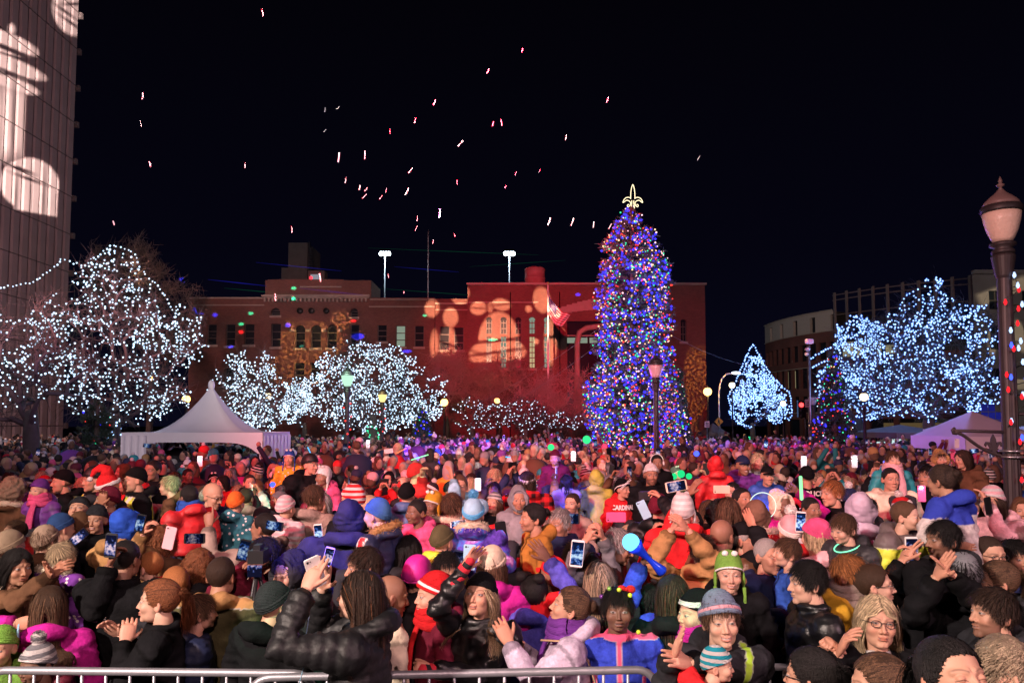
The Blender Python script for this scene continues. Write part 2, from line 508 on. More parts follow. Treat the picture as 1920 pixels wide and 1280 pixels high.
mb.add([(xa, Y, zt), (xb, Y, zt), (xb, Y + 18, zt), (xa, Y + 18, zt)], [(0, 1, 2, 3)])
link('wall', mb.mesh('wall', [BR], False), LW)
for i, h in enumerate(hs):
    window(LW, h, Y, pane=LITG if i == 9 else GLASS)
def ledge(parent, name, px0, px1, py0, py1, Y, out=.25, mat=STONE):
    s = MB(); s.add(*box(W(px0, Y), W(px1, Y), Y - out, Y - .003, Z(py1, Y), Z(py0, Y))[:2])
    return link(name, s.mesh(name, [mat], False), parent)
ledge(LW, 'cornice', 352, 490, 558, 560.5, Y, .3)
ledge(LW, 'cornice', 692, 815, 561, 563, Y, .3)
ledge(LW, 'string_course', 352, 492, 571, 573, Y, .12)
ledge(LW, 'string_course', 690, 814, 574, 576, Y, .12)
ledge(LW, 'string_course', 541, 552, 617, 622, Y, .08)
ledge(LW, 'string_course', 571, 580, 617, 622, Y, .08)
ledge(LW, 'string_course', 601, 610, 617, 622, Y, .08)
ledge(LW, 'string_course', 631, 640, 617, 622, Y, .08)
pb = MB(); pb.add(*box(W(494, Y), W(694, Y), Y - .15, Y + 5, Z(558.2, Y), Z(526, Y))[:2])
pb.add(*box(W(494, Y) + .1, W(640, Y), Y + .2, Y + 4, Z(526, Y) + .003, Z(523, Y))[:2])
link('parapet', pb.mesh('parapet', [BR], False), LW)
s = MB(); s.add(*box(W(490, Y), W(692, Y), Y - .6, Y - .153, Z(558, Y), Z(554, Y))[:2])
s.add(*box(W(492, Y), W(690, Y), Y - .4, Y - .153, Z(559.8, Y), Z(558.1, Y))[:2])
k = 493
while k < 690:
    s.add(*box(W(k, Y), W(k + 3.4, Y), Y - .4, Y - .005, Z(566, Y), Z(560, Y))[:2]); k += 7.6
link('cornice', s.mesh('dentil_cornice', [STONE], False), LW)
s = MB(); s.add(*box(W(560, Y), W(638, Y), Y - .3, Y - .153, Z(539.5, Y), Z(537.5, Y))[:2])
link('coping', s.mesh('coping', [STONE], False), LW)
for px in (568, 590, 618):
    v = MB(); v.add(*lathe([(.22, 0), (.3, .05), (.3, .25), (.2, .3)], 10)[:3])
    M = Matrix.Translation((W(px - 8, Y), Y - .02, Z(583, Y))) @ Matrix.Rotation(R(90), 4, 'X')
    v.V = [xf(a, M) for a in v.V]
    link('vent', v.mesh('vent', [DARKM]), LW)
Y = 73.0
o = empty('brick_building', (0, 0, 0)); tag(o, 'narrow brick link building with two tall windows left of the red lit hall', 'building')
hs = [hole(823, 842, 612, 656, Y), hole(851, 869, 614, 656, Y), hole(823, 842, 690, 735, Y), hole(851, 869, 690, 735, Y)]
mb = MB(); wall(mb, W(815, Y), W(876, Y), 0, Z(560, Y), Y, hs)
xa, xb, zt = W(815, Y), W(876, Y), Z(560, Y)
mb.add([(xa, Y, 0), (xa, Y, zt), (xa, Y + 17, zt), (xa, Y + 17, 0)], [(0, 1, 2, 3)])
mb.add([(xa, Y, zt), (xb, Y, zt), (xb, Y + 17, zt), (xa, Y + 17, zt)], [(0, 1, 2, 3)])
link('wall', mb.mesh('wall', [BR], False), o)
for h in hs: window(o, h, Y)
ledge(o, 'cornice', 815, 878, 568, 571, Y, .2); ledge(o, 'string_course', 815, 878, 580, 582, Y, .1)
Y = 70.0
o = empty('brick_hall', (0, 0, 0)); tag(o, 'tall flat roofed brick hall washed in red light behind the big Christmas tree', 'building')
HALL = o
hs = []
for (a, b_) in ((911, 922), (938, 950), (966, 978), (992, 1004), (1020, 1032)):
    hs.append(hole(a, b_, 594, 626, Y, True)); hs.append(hole(a, b_, 631, 690, Y))
hs += [hole(1064, 1182, 602, 770, Y)]
hs += [hole(1278, 1289, 598, 640, Y, True)]
xa, xb, zt = W(876, Y), W(1325, Y), Z(533, Y)
mb = MB(); wall(mb, xa, xb, 0, zt, Y, hs, depth=.4)
mb.add([(xb, Y, 0), (xb, Y, zt), (xb, Y + 20, zt), (xb, Y + 20, 0)], [(0, 3, 2, 1)])
mb.add([(xa, Y, 0), (xa, Y, zt), (xa, Y + 20, zt), (xa, Y + 20, 0)], [(0, 1, 2, 3)])
mb.add([(xa, Y, zt), (xb, Y, zt), (xb, Y + 20, zt), (xa, Y + 20, zt)], [(0, 1, 2, 3)])
link('wall', mb.mesh('wall', [BR], False), o)
for i, h in enumerate(hs):
    if i == 10: continue
    lit = {1: GLASS, 3: LITG, 6: LITG, 7: LITW, 8: LITG, 9: LITG}.get(i, GLASS)
    window(o, h, Y, pane=lit, bars=(2, 6 if i % 2 and i < 10 else 3), sill=i % 2 == 1 or i > 10)
ledge(o, 'cornice', 874, 1327, 531, 535, Y, .35)
ledge(o, 'string_course', 878, 1010, 566, 568, Y, .1)
mb = MB()
K = 16
cxm, w_ = 1123, 59
for k in range(K):
    f0, f1 = -1 + 2 * k / K, -1 + 2 * (k + 1) / K
    z0 = 592 - 20 * math.sqrt(1 - (.5 * (f0 + f1)) ** 2 * .9); z1 = 560 + 20 * abs(.5 * (f0 + f1)) ** 1.4
    mb.add(*box(W(cxm + w_ * f0 * 1.35, Y), W(cxm + w_ * f1 * 1.35, Y), Y - .25 - .002 * (k % 2), Y - .004, Z(z0 + 10, Y), Z(z1, Y))[:2])
mb.add(*box(W(1172, Y), W(1192, Y), Y - .3, Y - .006, 0, Z(602, Y))[:2])
link('entrance_arch', mb.mesh('entrance_arch', [STONE], False), o)
mb = MB(); mb.add(*box(W(1065, Y), W(1181, Y), Y + .5, Y + .55, .1, Z(603, Y))[:2])
gl = link('entrance_glass', mb.mesh('entrance_glass', [GLASS], False), o)
mb = MB()
pts = [at(1083, 790, Y), at(1083, 640, Y), at(1087, 622, Y), at(1100, 614, Y), at(1123, 611, Y), at(1150, 613, Y), at(1165, 622, Y), at(1168, 640, Y), at(1168, 790, Y)]
mb.add(*tube([(p.x, Y + .2, p.z) for p in pts], .28, 6))
link('inner_arch', mb.mesh('inner_arch', [STONE], True), o)
for (a, b_, c, d, mt) in [(1064, 1083, 632, 642, LITG), (1088, 1103, 632, 642, LITG), (1107, 1122, 632, 642, LITG), (1064, 1120, 627, 629, STONE)]:
    mb = MB(); mb.add(*box(W(a, Y), W(b_, Y), Y + .42, Y + .46, Z(d, Y), Z(c, Y))[:2])
    link('transom', mb.mesh('transom', [mt], False), gl)
for px in (957, 1050):
    mb = MB(); mb.add(*tube([(W(px, Y), Y - .1, 0), (W(px, Y), Y - .1, Z(548, Y))], .045, 6))
    link('downpipe', mb.mesh('downpipe', [DARKM]), o)
mb = MB(); c = at(1003, 533, 74)
mb.add(*lathe([(1.0, 0), (1.02, .02), (1.02, .8), (1.06, .82), (1.06, .9), (1.02, .92), (1.02, 1.7), (1.06, 1.72), (1.06, 1.8), (.9, 1.95), (.2, 2.1)], 20, (c.x, 74, c.z - .3)))
tag(link('roof_tank', mb.mesh('roof_tank', [plain('tank_paint', (.42, .22, .2), .6, noise=.3, scale=2)])), 'round banded steel tank on the roof of the brick hall', 'roof tank')
Yt = 150
o = empty('office_tower', (0, 0, 0)); tag(o, 'dim brown tower rising behind the low brick building', 'building')
mb = MB(); a, b_ = at(541, 455, Yt), at(577, 455, Yt)
mb.add(*box(a.x, b_.x, Yt, Yt + 10, 0, a.z)[:2]); mb.add(*box(W(520, Yt), W(541, Yt) - .01, Yt + 1, Yt + 10, 0, Z(500, Yt))[:2])
link('wall', mb.mesh('wall', [CONC], False), o)
mb = MB()
for k in range(14):
    zz = Z(518, Yt) + k * .42
    mb.add(*box(W(578.5, Yt), W(584, Yt), Yt - 1, Yt - .5, zz, zz + .16)[:2])
mb.add(*box(W(577, Yt), W(578.4, Yt), Yt - 1.2, Yt - .2, Z(520, Yt), Z(456, Yt))[:2])
link('stair', mb.mesh('stair', [GREYM], False), o)
mb = MB(); mb.add(*box(W(581, Yt), W(612, Yt), Yt - 3, Yt - .6, Z(534, Yt), Z(513, Yt))[:2])
mb.add(*box(W(586, Yt), W(604, Yt), Yt - 3.05, Yt - 3.003, Z(531, Yt), Z(520, Yt))[:2], mi=1)
link('lift_house', mb.mesh('lift_house', [CONC, glow('dim_panel', (.7, .72, .85), .35)], False), o)
mb = MB(); mb.add(*ell(at(583, 521, Yt - 4), .35, 8, 6))
link('warning_light', mb.mesh('warning_light', [glow('red_lamp', (1, .03, .05), 3)]), o)
def flood_mast(px, py, Yl, label):
    o = empty('flood_light_mast', (W(px, Yl), Yl, 0)); tag(o, label, 'flood light', 'floodlight masts above the roofs')
    zt = Z(py, Yl)
    mb = MB(); mb.add(*tube([(0, 0, 0), (0, 0, zt)], [.13, .08], 8)); link('mast', mb.mesh('mast', [plain('mast_grey', (.16, .17, .19), .5, .3)]), o)
    mb = MB(); mb.add(*box(-.6, .6, -.06, .06, zt - .05, zt + .05)[:2]); link('crossbar', mb.mesh('crossbar', [GREYM], False), o)
    for x in (-.5, -.17, .17, .5):
        mb = MB(); mb.add(*ell((x, -.1, zt + .08), (.26, .25, .30), 10, 6))
        link('lamp', mb.mesh('lamp', [glow('flood_white', (.75, .9, 1), 16)]), o)
    point('flood_lamp', (W(px, Yl), Yl - .8, zt + .1), 2500, (.7, .88, 1), .3)
flood_mast(719, 477, 95, 'left one of two tall floodlight masts shining behind the brick buildings')
flood_mast(955, 477, 95, 'right one of two tall floodlight masts shining behind the brick buildings')
mb = MB(); mb.add(*tube([(W(801, 90), 90, 0), (W(801, 90), 90, Z(432, 90))], [.09, .05], 6))
tag(link('radio_mast', mb.mesh('radio_mast', [plain('mast_red', (.5, .2, .2), .5)])), 'thin dark radio mast without lamps behind the roofs', 'mast')
Yf = 52
o = empty('flagpole', (W(1028, Yf), Yf, 0)); tag(o, 'slim white flagpole standing in front of the brick hall', 'flagpole')
zt = Z(533, Yf)
mb = MB(); mb.add(*tube([(0, 0, 0), (0, 0, zt)], [.09, .045], 8)); link('pole', mb.mesh('pole', [plain('white_paint', (.7, .7, .7), .4)]), o)
mb = MB(); mb.add(*ell((0, 0, zt + .09), .1, 10, 8)); link('finial', mb.mesh('finial', [plain('brass', (.7, .5, .2), .3, .9)]), o)
nx, nz = 44, 26
u, v = np.meshgrid(np.linspace(0, 1, nx), np.linspace(0, 1, nz))
A, B_, C_, D_ = [np.array(at(*p, Yf)) for p in ((1029, 553), (1028, 588), (1070, 589), (1056, 610))]
P = (1 - u)[..., None] * ((1 - v)[..., None] * A + v[..., None] * B_) + u[..., None] * ((1 - v)[..., None] * C_ + v[..., None] * D_)
P[..., 2] -= (.35 * np.sin(u * np.pi))
P[..., 1] += .22 * np.sin(u * 13 + v * 3) * u ** .5
st = (v * 13).astype(int) % 2
col = np.where(st[..., None] == 0, np.array([.55, .03, .06, 1.]), np.array([.75, .72, .72, 1.]))
cant = (u < .4) & (v < 7 / 13)
star = cant & (((u * nx).astype(int) % 3 == 1) & ((v * nz).astype(int) % 3 == 1))
col[cant] = (.03, .04, .16, 1); col[star] = (.7, .7, .75, 1)
i = np.arange(nz - 1)[:, None] * nx; j = np.arange(nx - 1)[None]
Q = np.stack([i + j, i + j + 1, i + j + nx + 1, i + j + nx], -1).reshape(-1, 4)
mb = MB(); mb.add(P.reshape(-1, 3), Q, col=col.reshape(-1, 4))
def attr_mat(name, rough=.8, trans=0):
    if name in _mats: return _mats[name]
    m, t, b = nodes_of(name)
    a = t.nodes.new('ShaderNodeAttribute'); a.attribute_name = 'tint'
    t.links.new(a.outputs['Color'], b.inputs['Base Color']); b.inputs['Roughness'].default_value = rough
    _mats[name] = m
    return m
tag(link('flag', mb.mesh('flag', [attr_mat('flag_cloth')], True, True)), 'American flag with red and white stripes hanging from the pole by the hall', 'flag')
o = empty('curved_office', (0, 0, 0)); tag(o, 'curved dark brick office with a cream top floor and a roof pergola', 'building')
CXb, CYb, RAD = 69.3, 112.0, 30.0     # centre of the arc
def arc(a0, a1, z0, z1, r, n=40, mi=0, mb=None):
    a = np.linspace(a0, a1, n)
    x = CXb + r * np.sin(a); y = CYb - r * np.cos(a)
    V = np.concatenate([np.stack([x, y, np.full(n, z0)], -1), np.stack([x, y, np.full(n, z1)], -1)])
    i = np.arange(n - 1)
    mb.add(V, np.stack([i, i + 1, n + i + 1, n + i], -1), mi=mi)
A0, A1 = R(-95), R(40)
H = [0, 3.6, 4.4, 7.6, 8.6, 12.2, 12.9, 15.8, 17.2, 19.6]
A1r = R(-62); o.scale = (1, 1, .84)
mb = MB()
arc(A0, A1, 3.6, 4.6, RAD, mb=mb); arc(A0, A1, 7.4, 8.7, RAD, mb=mb); arc(A0, A1, 12.0, 13.2, RAD, mb=mb)
arc(A0, A1r, 15.9, 17.6, RAD, mb=mb); arc(A1r, A1, 15.9, 16.3, RAD, mb=mb)
def piers(z0, z1, step, w, a0, a1, mb, r=RAD, mi=0):
    a = a0
    while a < a1:
        b_ = a + w
        for (p, q, rr) in ((a, b_, r),):
            V = []
            for aa in (p, q):
                for r2 in (rr, rr - .4):
                    for zz in (z0, z1):
                        V.append((CXb + r2 * math.sin(aa), CYb - r2 * math.cos(aa), zz))
            mb.add(V, [(0, 4, 5, 1), (0, 1, 3, 2), (4, 6, 7, 5)], mi=mi)
        a += step
piers(4.6, 7.4, R(3.4), R(.9), A0, A1, mb); piers(8.7, 12.0, R(3.4), R(.9), A0, A1, mb); piers(13.2, 15.9, R(3.4), R(.9), A0, A1r, mb)
piers(0, 3.6, R(6.8), R(1.2), A0, A1, mb)
link('wall', mb.mesh('wall', [BR2], False), o)
mb = MB()
piers(17.6, 20.2, R(6.8), R(5.0), A0, A1r, mb); arc(A0, A1r, 20.2, 20.9, RAD, mb=mb)
link('top_floor', mb.mesh('top_floor', [plain('cream_render', (.5, .43, .38), .8)], False), o)
mb = MB()
arc(A0, A1r, 17.6, 17.7, RAD + .12, mb=mb); arc(A0, A1, 12.0, 12.12, RAD + .1, mb=mb); arc(A0, A1, 4.6, 4.72, RAD + .1, mb=mb); arc(A0, A1r, 20.8, 21.0, RAD + .2, mb=mb)
link('stone_band', mb.mesh('stone_band', [STONE], False), o)
mb = MB(); arc(A0, A1, 0, 15.9, RAD - .4, mb=mb); arc(A0, A1r, 13, 20.3, RAD - .41, mb=mb)
link('glazing', mb.mesh('glazing', [GLASS], False), o)
mb = MB()
for (aa, z0, z1, w) in [(-82, 8.9, 11.8, 1.6), (-78.5, 8.9, 11.8, 1.6), (-60, 13.3, 15.6, 3), (-56.5, 13.3, 15.6, 3), (-53, 13.3, 15.6, 3), (-49, 13.3, 14.6, 2.6), (-60, 4.8, 7.2, 2)]:
    mb = MB(); arc(R(aa), R(aa + w), z0, z1, RAD - .38, 4, mb=mb)
    link('lit_window', mb.mesh('lit_window', [glow('dim_office', (.9, .8, .45), .30)], False), o)
mb = MB(); arc(R(-50), R(20), .3, 3.0, RAD - .37, 30, mb=mb)
link('shop_front', mb.mesh('shop_front', [glow('shop_light', (.75, .5, .22), .12)], False), o)
mb = MB()
for k in range(19):
    aa = R(-61.5 + k * 3.4)
    x, y = CXb + RAD * math.sin(aa), CYb - RAD * math.cos(aa)
    mb.add(*box(x - .08, x + .08, y - .3, y + .2, 15.9, 23.6)[:2])
for zz in (17.8, 20.0, 22.4, 23.2):
    mb.add(*tube([(CXb + RAD * math.sin(R(q)), CYb - RAD * math.cos(R(q)), zz) for q in range(-62, -1, 2)], .09, 4))
link('pergola', mb.mesh('pergola', [plain('pergola_paint', (.26, .2, .2), .6)], False), o)
mb = MB(); n = 40
a = np.linspace(A0, A1r, n)
V = np.vstack([np.stack([CXb + RAD * np.sin(a), CYb - RAD * np.cos(a), np.full(n, 20.7)], -1), [[CXb, CYb, 20.7]]])
mb.add(V, None, np.stack([np.arange(n - 1), np.arange(1, n), np.full(n - 1, n)], -1))
link('roof', mb.mesh('roof', [CONC], False), o)
Y = 58
o = empty('sandstone_building', (0, 0, 0)); tag(o, 'sandstone corner building with dark openings behind the tall lamp post', 'building')
hs = [hole(1862, 1905, 610, 655, Y), hole(1925, 1965, 610, 655, Y), hole(1985, 2030, 610, 655, Y), hole(1850, 1905, 690, 745, Y), hole(1930, 1985, 690, 745, Y), hole(1862, 1905, 545, 580, Y), hole(1925, 1965, 545, 580, Y)]
xa, xb, zt = W(1832, Y), W(2200, Y), Z(512, Y)
mb = MB(); wall(mb, xa, xb, 0, zt, Y, hs, depth=.5)
mb.add([(xa, Y, 0), (xa, Y, zt), (xa + 14, Y + 22, zt), (xa + 14, Y + 22, 0)], [(0, 1, 2, 3)]); mb.add([(xa, Y, zt), (xb, Y, zt), (xb, Y + 22, zt), (xa + 14, Y + 22, zt)], [(0, 1, 2, 3)])
link('wall', mb.mesh('wall', [CONC], False), o)
for h in hs: window(o, h, Y, bars=(3, 2), sill=False)
ledge(o, 'cornice', 1830, 2200, 508, 515, Y, .5, CONC); ledge(o, 'band', 1833, 2200, 590, 600, Y, .3, CONC); ledge(o, 'band', 1833, 2200, 668, 680, Y, .3, CONC)
o = empty('ribbed_tower', (0, 0, 0)); tag(o, 'tall concrete tower with close vertical ribs and patterns projected on it', 'building')
XT = -36.35
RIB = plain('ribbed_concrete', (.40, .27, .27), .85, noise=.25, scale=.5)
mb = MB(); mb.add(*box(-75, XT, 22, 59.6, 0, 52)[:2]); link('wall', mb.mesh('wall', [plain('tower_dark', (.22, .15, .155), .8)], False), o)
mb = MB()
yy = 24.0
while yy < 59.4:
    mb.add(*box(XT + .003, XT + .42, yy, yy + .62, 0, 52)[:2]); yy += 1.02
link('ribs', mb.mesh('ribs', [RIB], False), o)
mb = MB()
for k in range(17):
    zz = 2.2 + 3.1 * k
    mb.add(*box(XT + .42, XT + .455, 22, 59.75, zz, zz + .07)[:2])
    mb.add(*box(XT + .1, XT + .5, 59.62, 59.9, zz - .2, zz + .25)[:2])
link('floor_joint', mb.mesh('floor_joint', [plain('joint_dark', (.15, .10, .10), .8)], False), o)
def gshape(l, tgtfun, items):
    Mi = l.matrix_basis.to_3x3().inverted() if False else l.rotation_euler.to_matrix().inverted()
    out = []
    for kind, px, py, rx, ry, rot, sg in items:
        def sl(x, y):
            p = Mi @ (tgtfun(x, y) - l.location)
            return p.x / p.z, p.y / p.z
        c = sl(px, py); r1 = sl(px + rx, py); r2 = sl(px, py - ry)
        out.append((kind, c[0], c[1], abs(r1[0] - c[0]), abs(r2[1] - c[1]), rot, sg))
    return out
l = spot('pattern_projector', (-2, -4, 8.5), at(920, 620, 70), 860000, (1, 1, 1), 16, .2, .05)
gobo(l, gshape(l, lambda x, y: at(x, y, 70), [
    ('e', 897, 578, 15, 12, 5, 1), ('e', 940, 571, 17, 11, -8, 1), ('e', 919, 577, 5, 8, 0, 1),
    ('b', 897, 578, 15, 1.2, -4, -1), ('b', 940, 571, 17, 1.2, 8, -1),
    ('e', 935, 640, 38, 55, 0, 1), ('e', 905, 662, 26, 20, 20, 1), ('e', 965, 656, 22, 16, -20, 1),
    ('b', 935, 638, 70, 3.2, 5, -1), ('b', 930, 660, 70, 2.8, 8, -1), ('b', 935, 680, 70, 3, 3, -1), ('b', 960, 700, 60, 20, 0, -1),
    ('e', 862, 549, 18, 16, 0, 1), ('e', 1016, 562, 16, 24, 10, 1), ('e', 991, 579, 6, 6, 0, 1), ('e', 843, 590, 14, 18, 0, 1),
    ('e', 838, 640, 16, 34, 0, 1), ('e', 1032, 640, 12, 42, 0, 1), ('e', 1052, 625, 8, 12, 30, 1), ('b', 838, 640, 60, 2.5, -20, -1), ('b', 1032, 632, 26, 3, 10, -1),
    ('e', 812, 640, 8, 26, 0, 1), ('e', 808, 572, 14, 16, 0, 1), ('e', 1005, 640, 5, 5, 0, 1)]), (1, .50, .30), .0032)
l = spot('pattern_projector', (-8, -4, 8.5), at(585, 650, 74), 400000, (1, 1, 1), 9, .5, .05)
gobo(l, gshape(l, lambda x, y: at(x, y, 74), [('e', 585, 640, 62, 38, 0, 1), ('e', 560, 690, 60, 36, 0, 1), ('e', 640, 600, 20, 18, 0, 1), ('e', 545, 605, 9, 9, 0, 1)]), (1, .55, .16), .003, noise=260)
l = spot('pattern_projector', (8, -4, 8.5), at(1308, 730, 70), 300000, (1, 1, 1), 7, .5, .05)
gobo(l, gshape(l, lambda x, y: at(x, y, 70), [('e', 1308, 730, 26, 100, 0, 1)]), (1, .50, .10), .004, noise=300)
l = spot('pattern_projector', (9, -4, 8.5), at(1900, 580, 58), 90000, (1, 1, 1), 13, .5, .05)
gobo(l, gshape(l, lambda x, y: at(x, y, 58), [('b', 1880, 545, 50, 13, 22, 1), ('b', 1880, 532, 60, 1.5, 22, -1), ('e', 1912, 630, 12, 30, 10, 1), ('e', 1860, 640, 8, 28, 0, 1), ('b', 1910, 720, 30, 10, 0, 1)]), (1, .85, .55), .002, noise=0)
def on_tower(px, py):
    d = ray(px, py)
    t = (XT + .42) / min(d[0], -.05)
    return Vector((XT + .42, d[1] * t, CAMZ + d[2] * t))
l = spot('pattern_projector', (-9, 3, 7), on_tower(60, 200), 620000, (1, 1, 1), 56, .2, .05)
def tsh(items):
    Mi = l.rotation_euler.to_matrix().inverted(); out = []
    for kind, px, py, rx, ry, rot, sg in items:
        def sl(x, y):
            p = Mi @ (on_tower(x, y) - l.location); return np.array([p.x / p.z, p.y / p.z])
        c = sl(px, py); r1 = sl(px + rx, py) - c; r2 = sl(px, py - ry) - c
        out.append((kind, c[0], c[1], np.linalg.norm(r1), np.linalg.norm(r2), rot, sg))
    return out
gobo(l, tsh([('e', 5, 78, 62, 20, -8, 1), ('b', 15, 92, 60, 5, -14, -1), ('e', 18, 122, 64, 15, -12, 1), ('b', 20, 138, 50, 4, -14, -1), ('e', 25, 158, 44, 12, -10, 1),
             ('e', 22, 55, 6, 9, 0, 1),
             ('b', 14, 228, 11, 68, 0, 1), ('b', 35, 228, 9, 66, 0, 1), ('b', -4, 240, 6, 80, 0, 1), ('b', 24, 228, 1.6, 60, 0, -1),
             ('e', 55, 345, 52, 50, -14, 1), ('b', 66, 398, 38, 46, 0, 1), ('b', 60, 430, 80, 32, 0, -1), ('e', 40, 318, 24, 4, -14, -1), ('e', 55, 336, 30, 3, -14, -1),
             ('b', 30, 370, 2, 30, 0, -1), ('b', 58, 370, 2, 30, 0, -1), ('b', 82, 370, 2, 30, 0, -1),
             ('e', 138, 20, 38, 48, 0, 1), ('e', 138, 8, 20, 3, 20, -1), ('e', 122, 22, 20, 3, -30, -1), ('e', 134, 44, 24, 3, -30, -1)]), (1, .90, .80), .003)
for colr, pts, pw in [((.02, .03, 1), [(400, 587, 5, 4), (537, 606, 5, 4), (668, 627, 12, 6), (1086, 556, 5, 3), (428, 646, 6, 3), (760, 655, 9, 3)], 240000),
                      ((.03, 1, .5), [(467, 584, 5, 3), (449, 604, 5, 3), (548, 537, 5, 3), (548, 557, 4, 3), (794, 588, 4, 2), (927, 640, 9, 2.5), (562, 645, 4, 2)], 160000),
                      ((1, .02, .03), [(449, 619, 5, 3), (660, 598, 5, 2.5)], 160000)]:
    l = spot('laser_projector', (-5, -4, 8.8), at(720, 600, 72), pw * 12, (1, 1, 1), 40, .1, .02)
    gobo(l, gshape(l, lambda x, y: at(x, y, 72), [('e', x, y, a, b_, 0, 1) for x, y, a, b_ in pts]), colr, .0008)
spot('building_fill', (14, 30, 9), (44, 96, 14), 26000, (1, .66, .55), 26, .6, .4)  # added unseen spot that brightens the curved office
spot('building_fill', (30, 20, 8), (40, 58, 12), 4500, (1, .85, .75), 40, .6, .4)  # added unseen spot on the sandstone building
BARK = plain('bark', (.10, .075, .06), .9, noise=.4, scale=8)
TWIG = plain('twig_bark', (.10, .065, .065), .9, noise=.3, scale=4)
NEEDLE = plain('spruce_needles', (.055, .085, .06), .75, noise=.5, scale=3)
B_WHITE = glow('bulb_cool_white', (.58, .78, 1.0), 2.5)
B_BLUEW = glow('bulb_blue_white', (.36, .60, 1.0), 4.0)
B_BLUEH = glow('bulb_halo_blue', (.04, .09, 1.0), 1.4)
B_RED = glow('bulb_red', (1, .05, .04), 2.2)
B_GREEN = glow('bulb_green', (.05, .85, .38), 1.6)
B_BLUE = glow('bulb_blue', (.025, .03, 1), 3.2)
B_WARM = glow('bulb_warm', (1, .55, .28), 2.6)
B_PINK = glow('bulb_pale_pink', (1, .55, .62), 2.4)
WIREM = plain('green_wire', (.01, .03, .015), .6)
def sheer_glow(name, col, st, al):
    m, t, b = nodes_of(name); t.nodes.remove(b)
    em = t.nodes.new('ShaderNodeEmission'); em.inputs[0].default_value = (*col, 1); em.inputs[1].default_value = st
    tr = t.nodes.new('ShaderNodeBsdfTransparent'); mx = t.nodes.new('ShaderNodeMixShader'); mx.inputs[0].default_value = al
    t.links.new(tr.outputs[0], mx.inputs[1]); t.links.new(em.outputs[0], mx.inputs[2]); t.links.new(mx.outputs[0], t.nodes['Material Output'].inputs[0]); m.cycles.emission_sampling = 'NONE'
    return m
V_HALO = sheer_glow('violet_bulb_halo', (.06, .04, 1), 1.5, .40)  # violet halo of the blue fir bulbs, made as a sheer emissive shell
B_HALO = sheer_glow('blue_bulb_halo', (.06, .2, 1), 1.6, .22)  # blue halo round the tree bulbs, made as a sheer emissive shell
def crown_points(lobes, n, r):
    """points inside a union of ellipsoids (c, radii)"""
    out = []
    vol = np.array([l[1][0] * l[1][1] * l[1][2] for l in lobes]); vol = vol / vol.sum()
    while len(out) < n:
        c, rad = lobes[r.choice(len(lobes), p=vol)]
        d = r.normal(size=3); d /= np.linalg.norm(d)
        out.append(np.array(c) + np.array(rad) * d * r.uniform(.35, 1.0) ** .5)
    return np.array(out)
def bare_tree(base, fork_h, lobes, n_limbs, seed, trunk_r=.22, jitter=.12, step=.35):
    """winter tree: limbs grown from the fork to points spread through the crown; returns trunk/limb paths"""
    r = np.random.default_rng(seed)
    base = np.array(base, float); fork = base + (0, 0, fork_h)
    tg = crown_points(lobes, n_limbs, r)
    tg = tg[np.argsort(np.linalg.norm(tg - fork, axis=1))]
    nodes = [fork]; dist = [0.0]
    paths = []
    for p in tg:
        Nn = np.array(nodes); d = np.linalg.norm(Nn - p, axis=1)
        cost = d + .35 * np.array(dist) + 1.2 * np.maximum(0, Nn[:, 2] - p[2])
        k = int(np.argmin(cost)); a = Nn[k]
        m = max(3, int(d[k] / step) + 1)
        t = np.linspace(0, 1, m + 1)[:, None]
        bend = np.array([0, 0, 1.]) * d[k] * .18 * r.uniform(.3, 1.2)
        P = a + (p - a) * t + bend * np.sin(t * np.pi) + r.normal(size=(m + 1, 3)) * jitter * np.sin(t * np.pi) * min(1, d[k])
        paths.append((P, dist[k]))
        for q in range(1, m + 1):
            nodes.append(P[q]); dist.append(dist[k] + d[k] * q / m)
    mx = max(dist) + .01
    return fork, paths, mx
def light_dots(P, spacing, jit, r):
    seg = np.linalg.norm(np.diff(P, axis=0), axis=1); L = np.concatenate([[0], np.cumsum(seg)])
    s = np.arange(r.uniform(0, spacing), L[-1], spacing)
    if len(s) == 0: return np.zeros((0, 3))
    out = np.stack([np.interp(s, L, P[:, k]) for k in range(3)], -1)
    return out + r.normal(size=out.shape) * jit
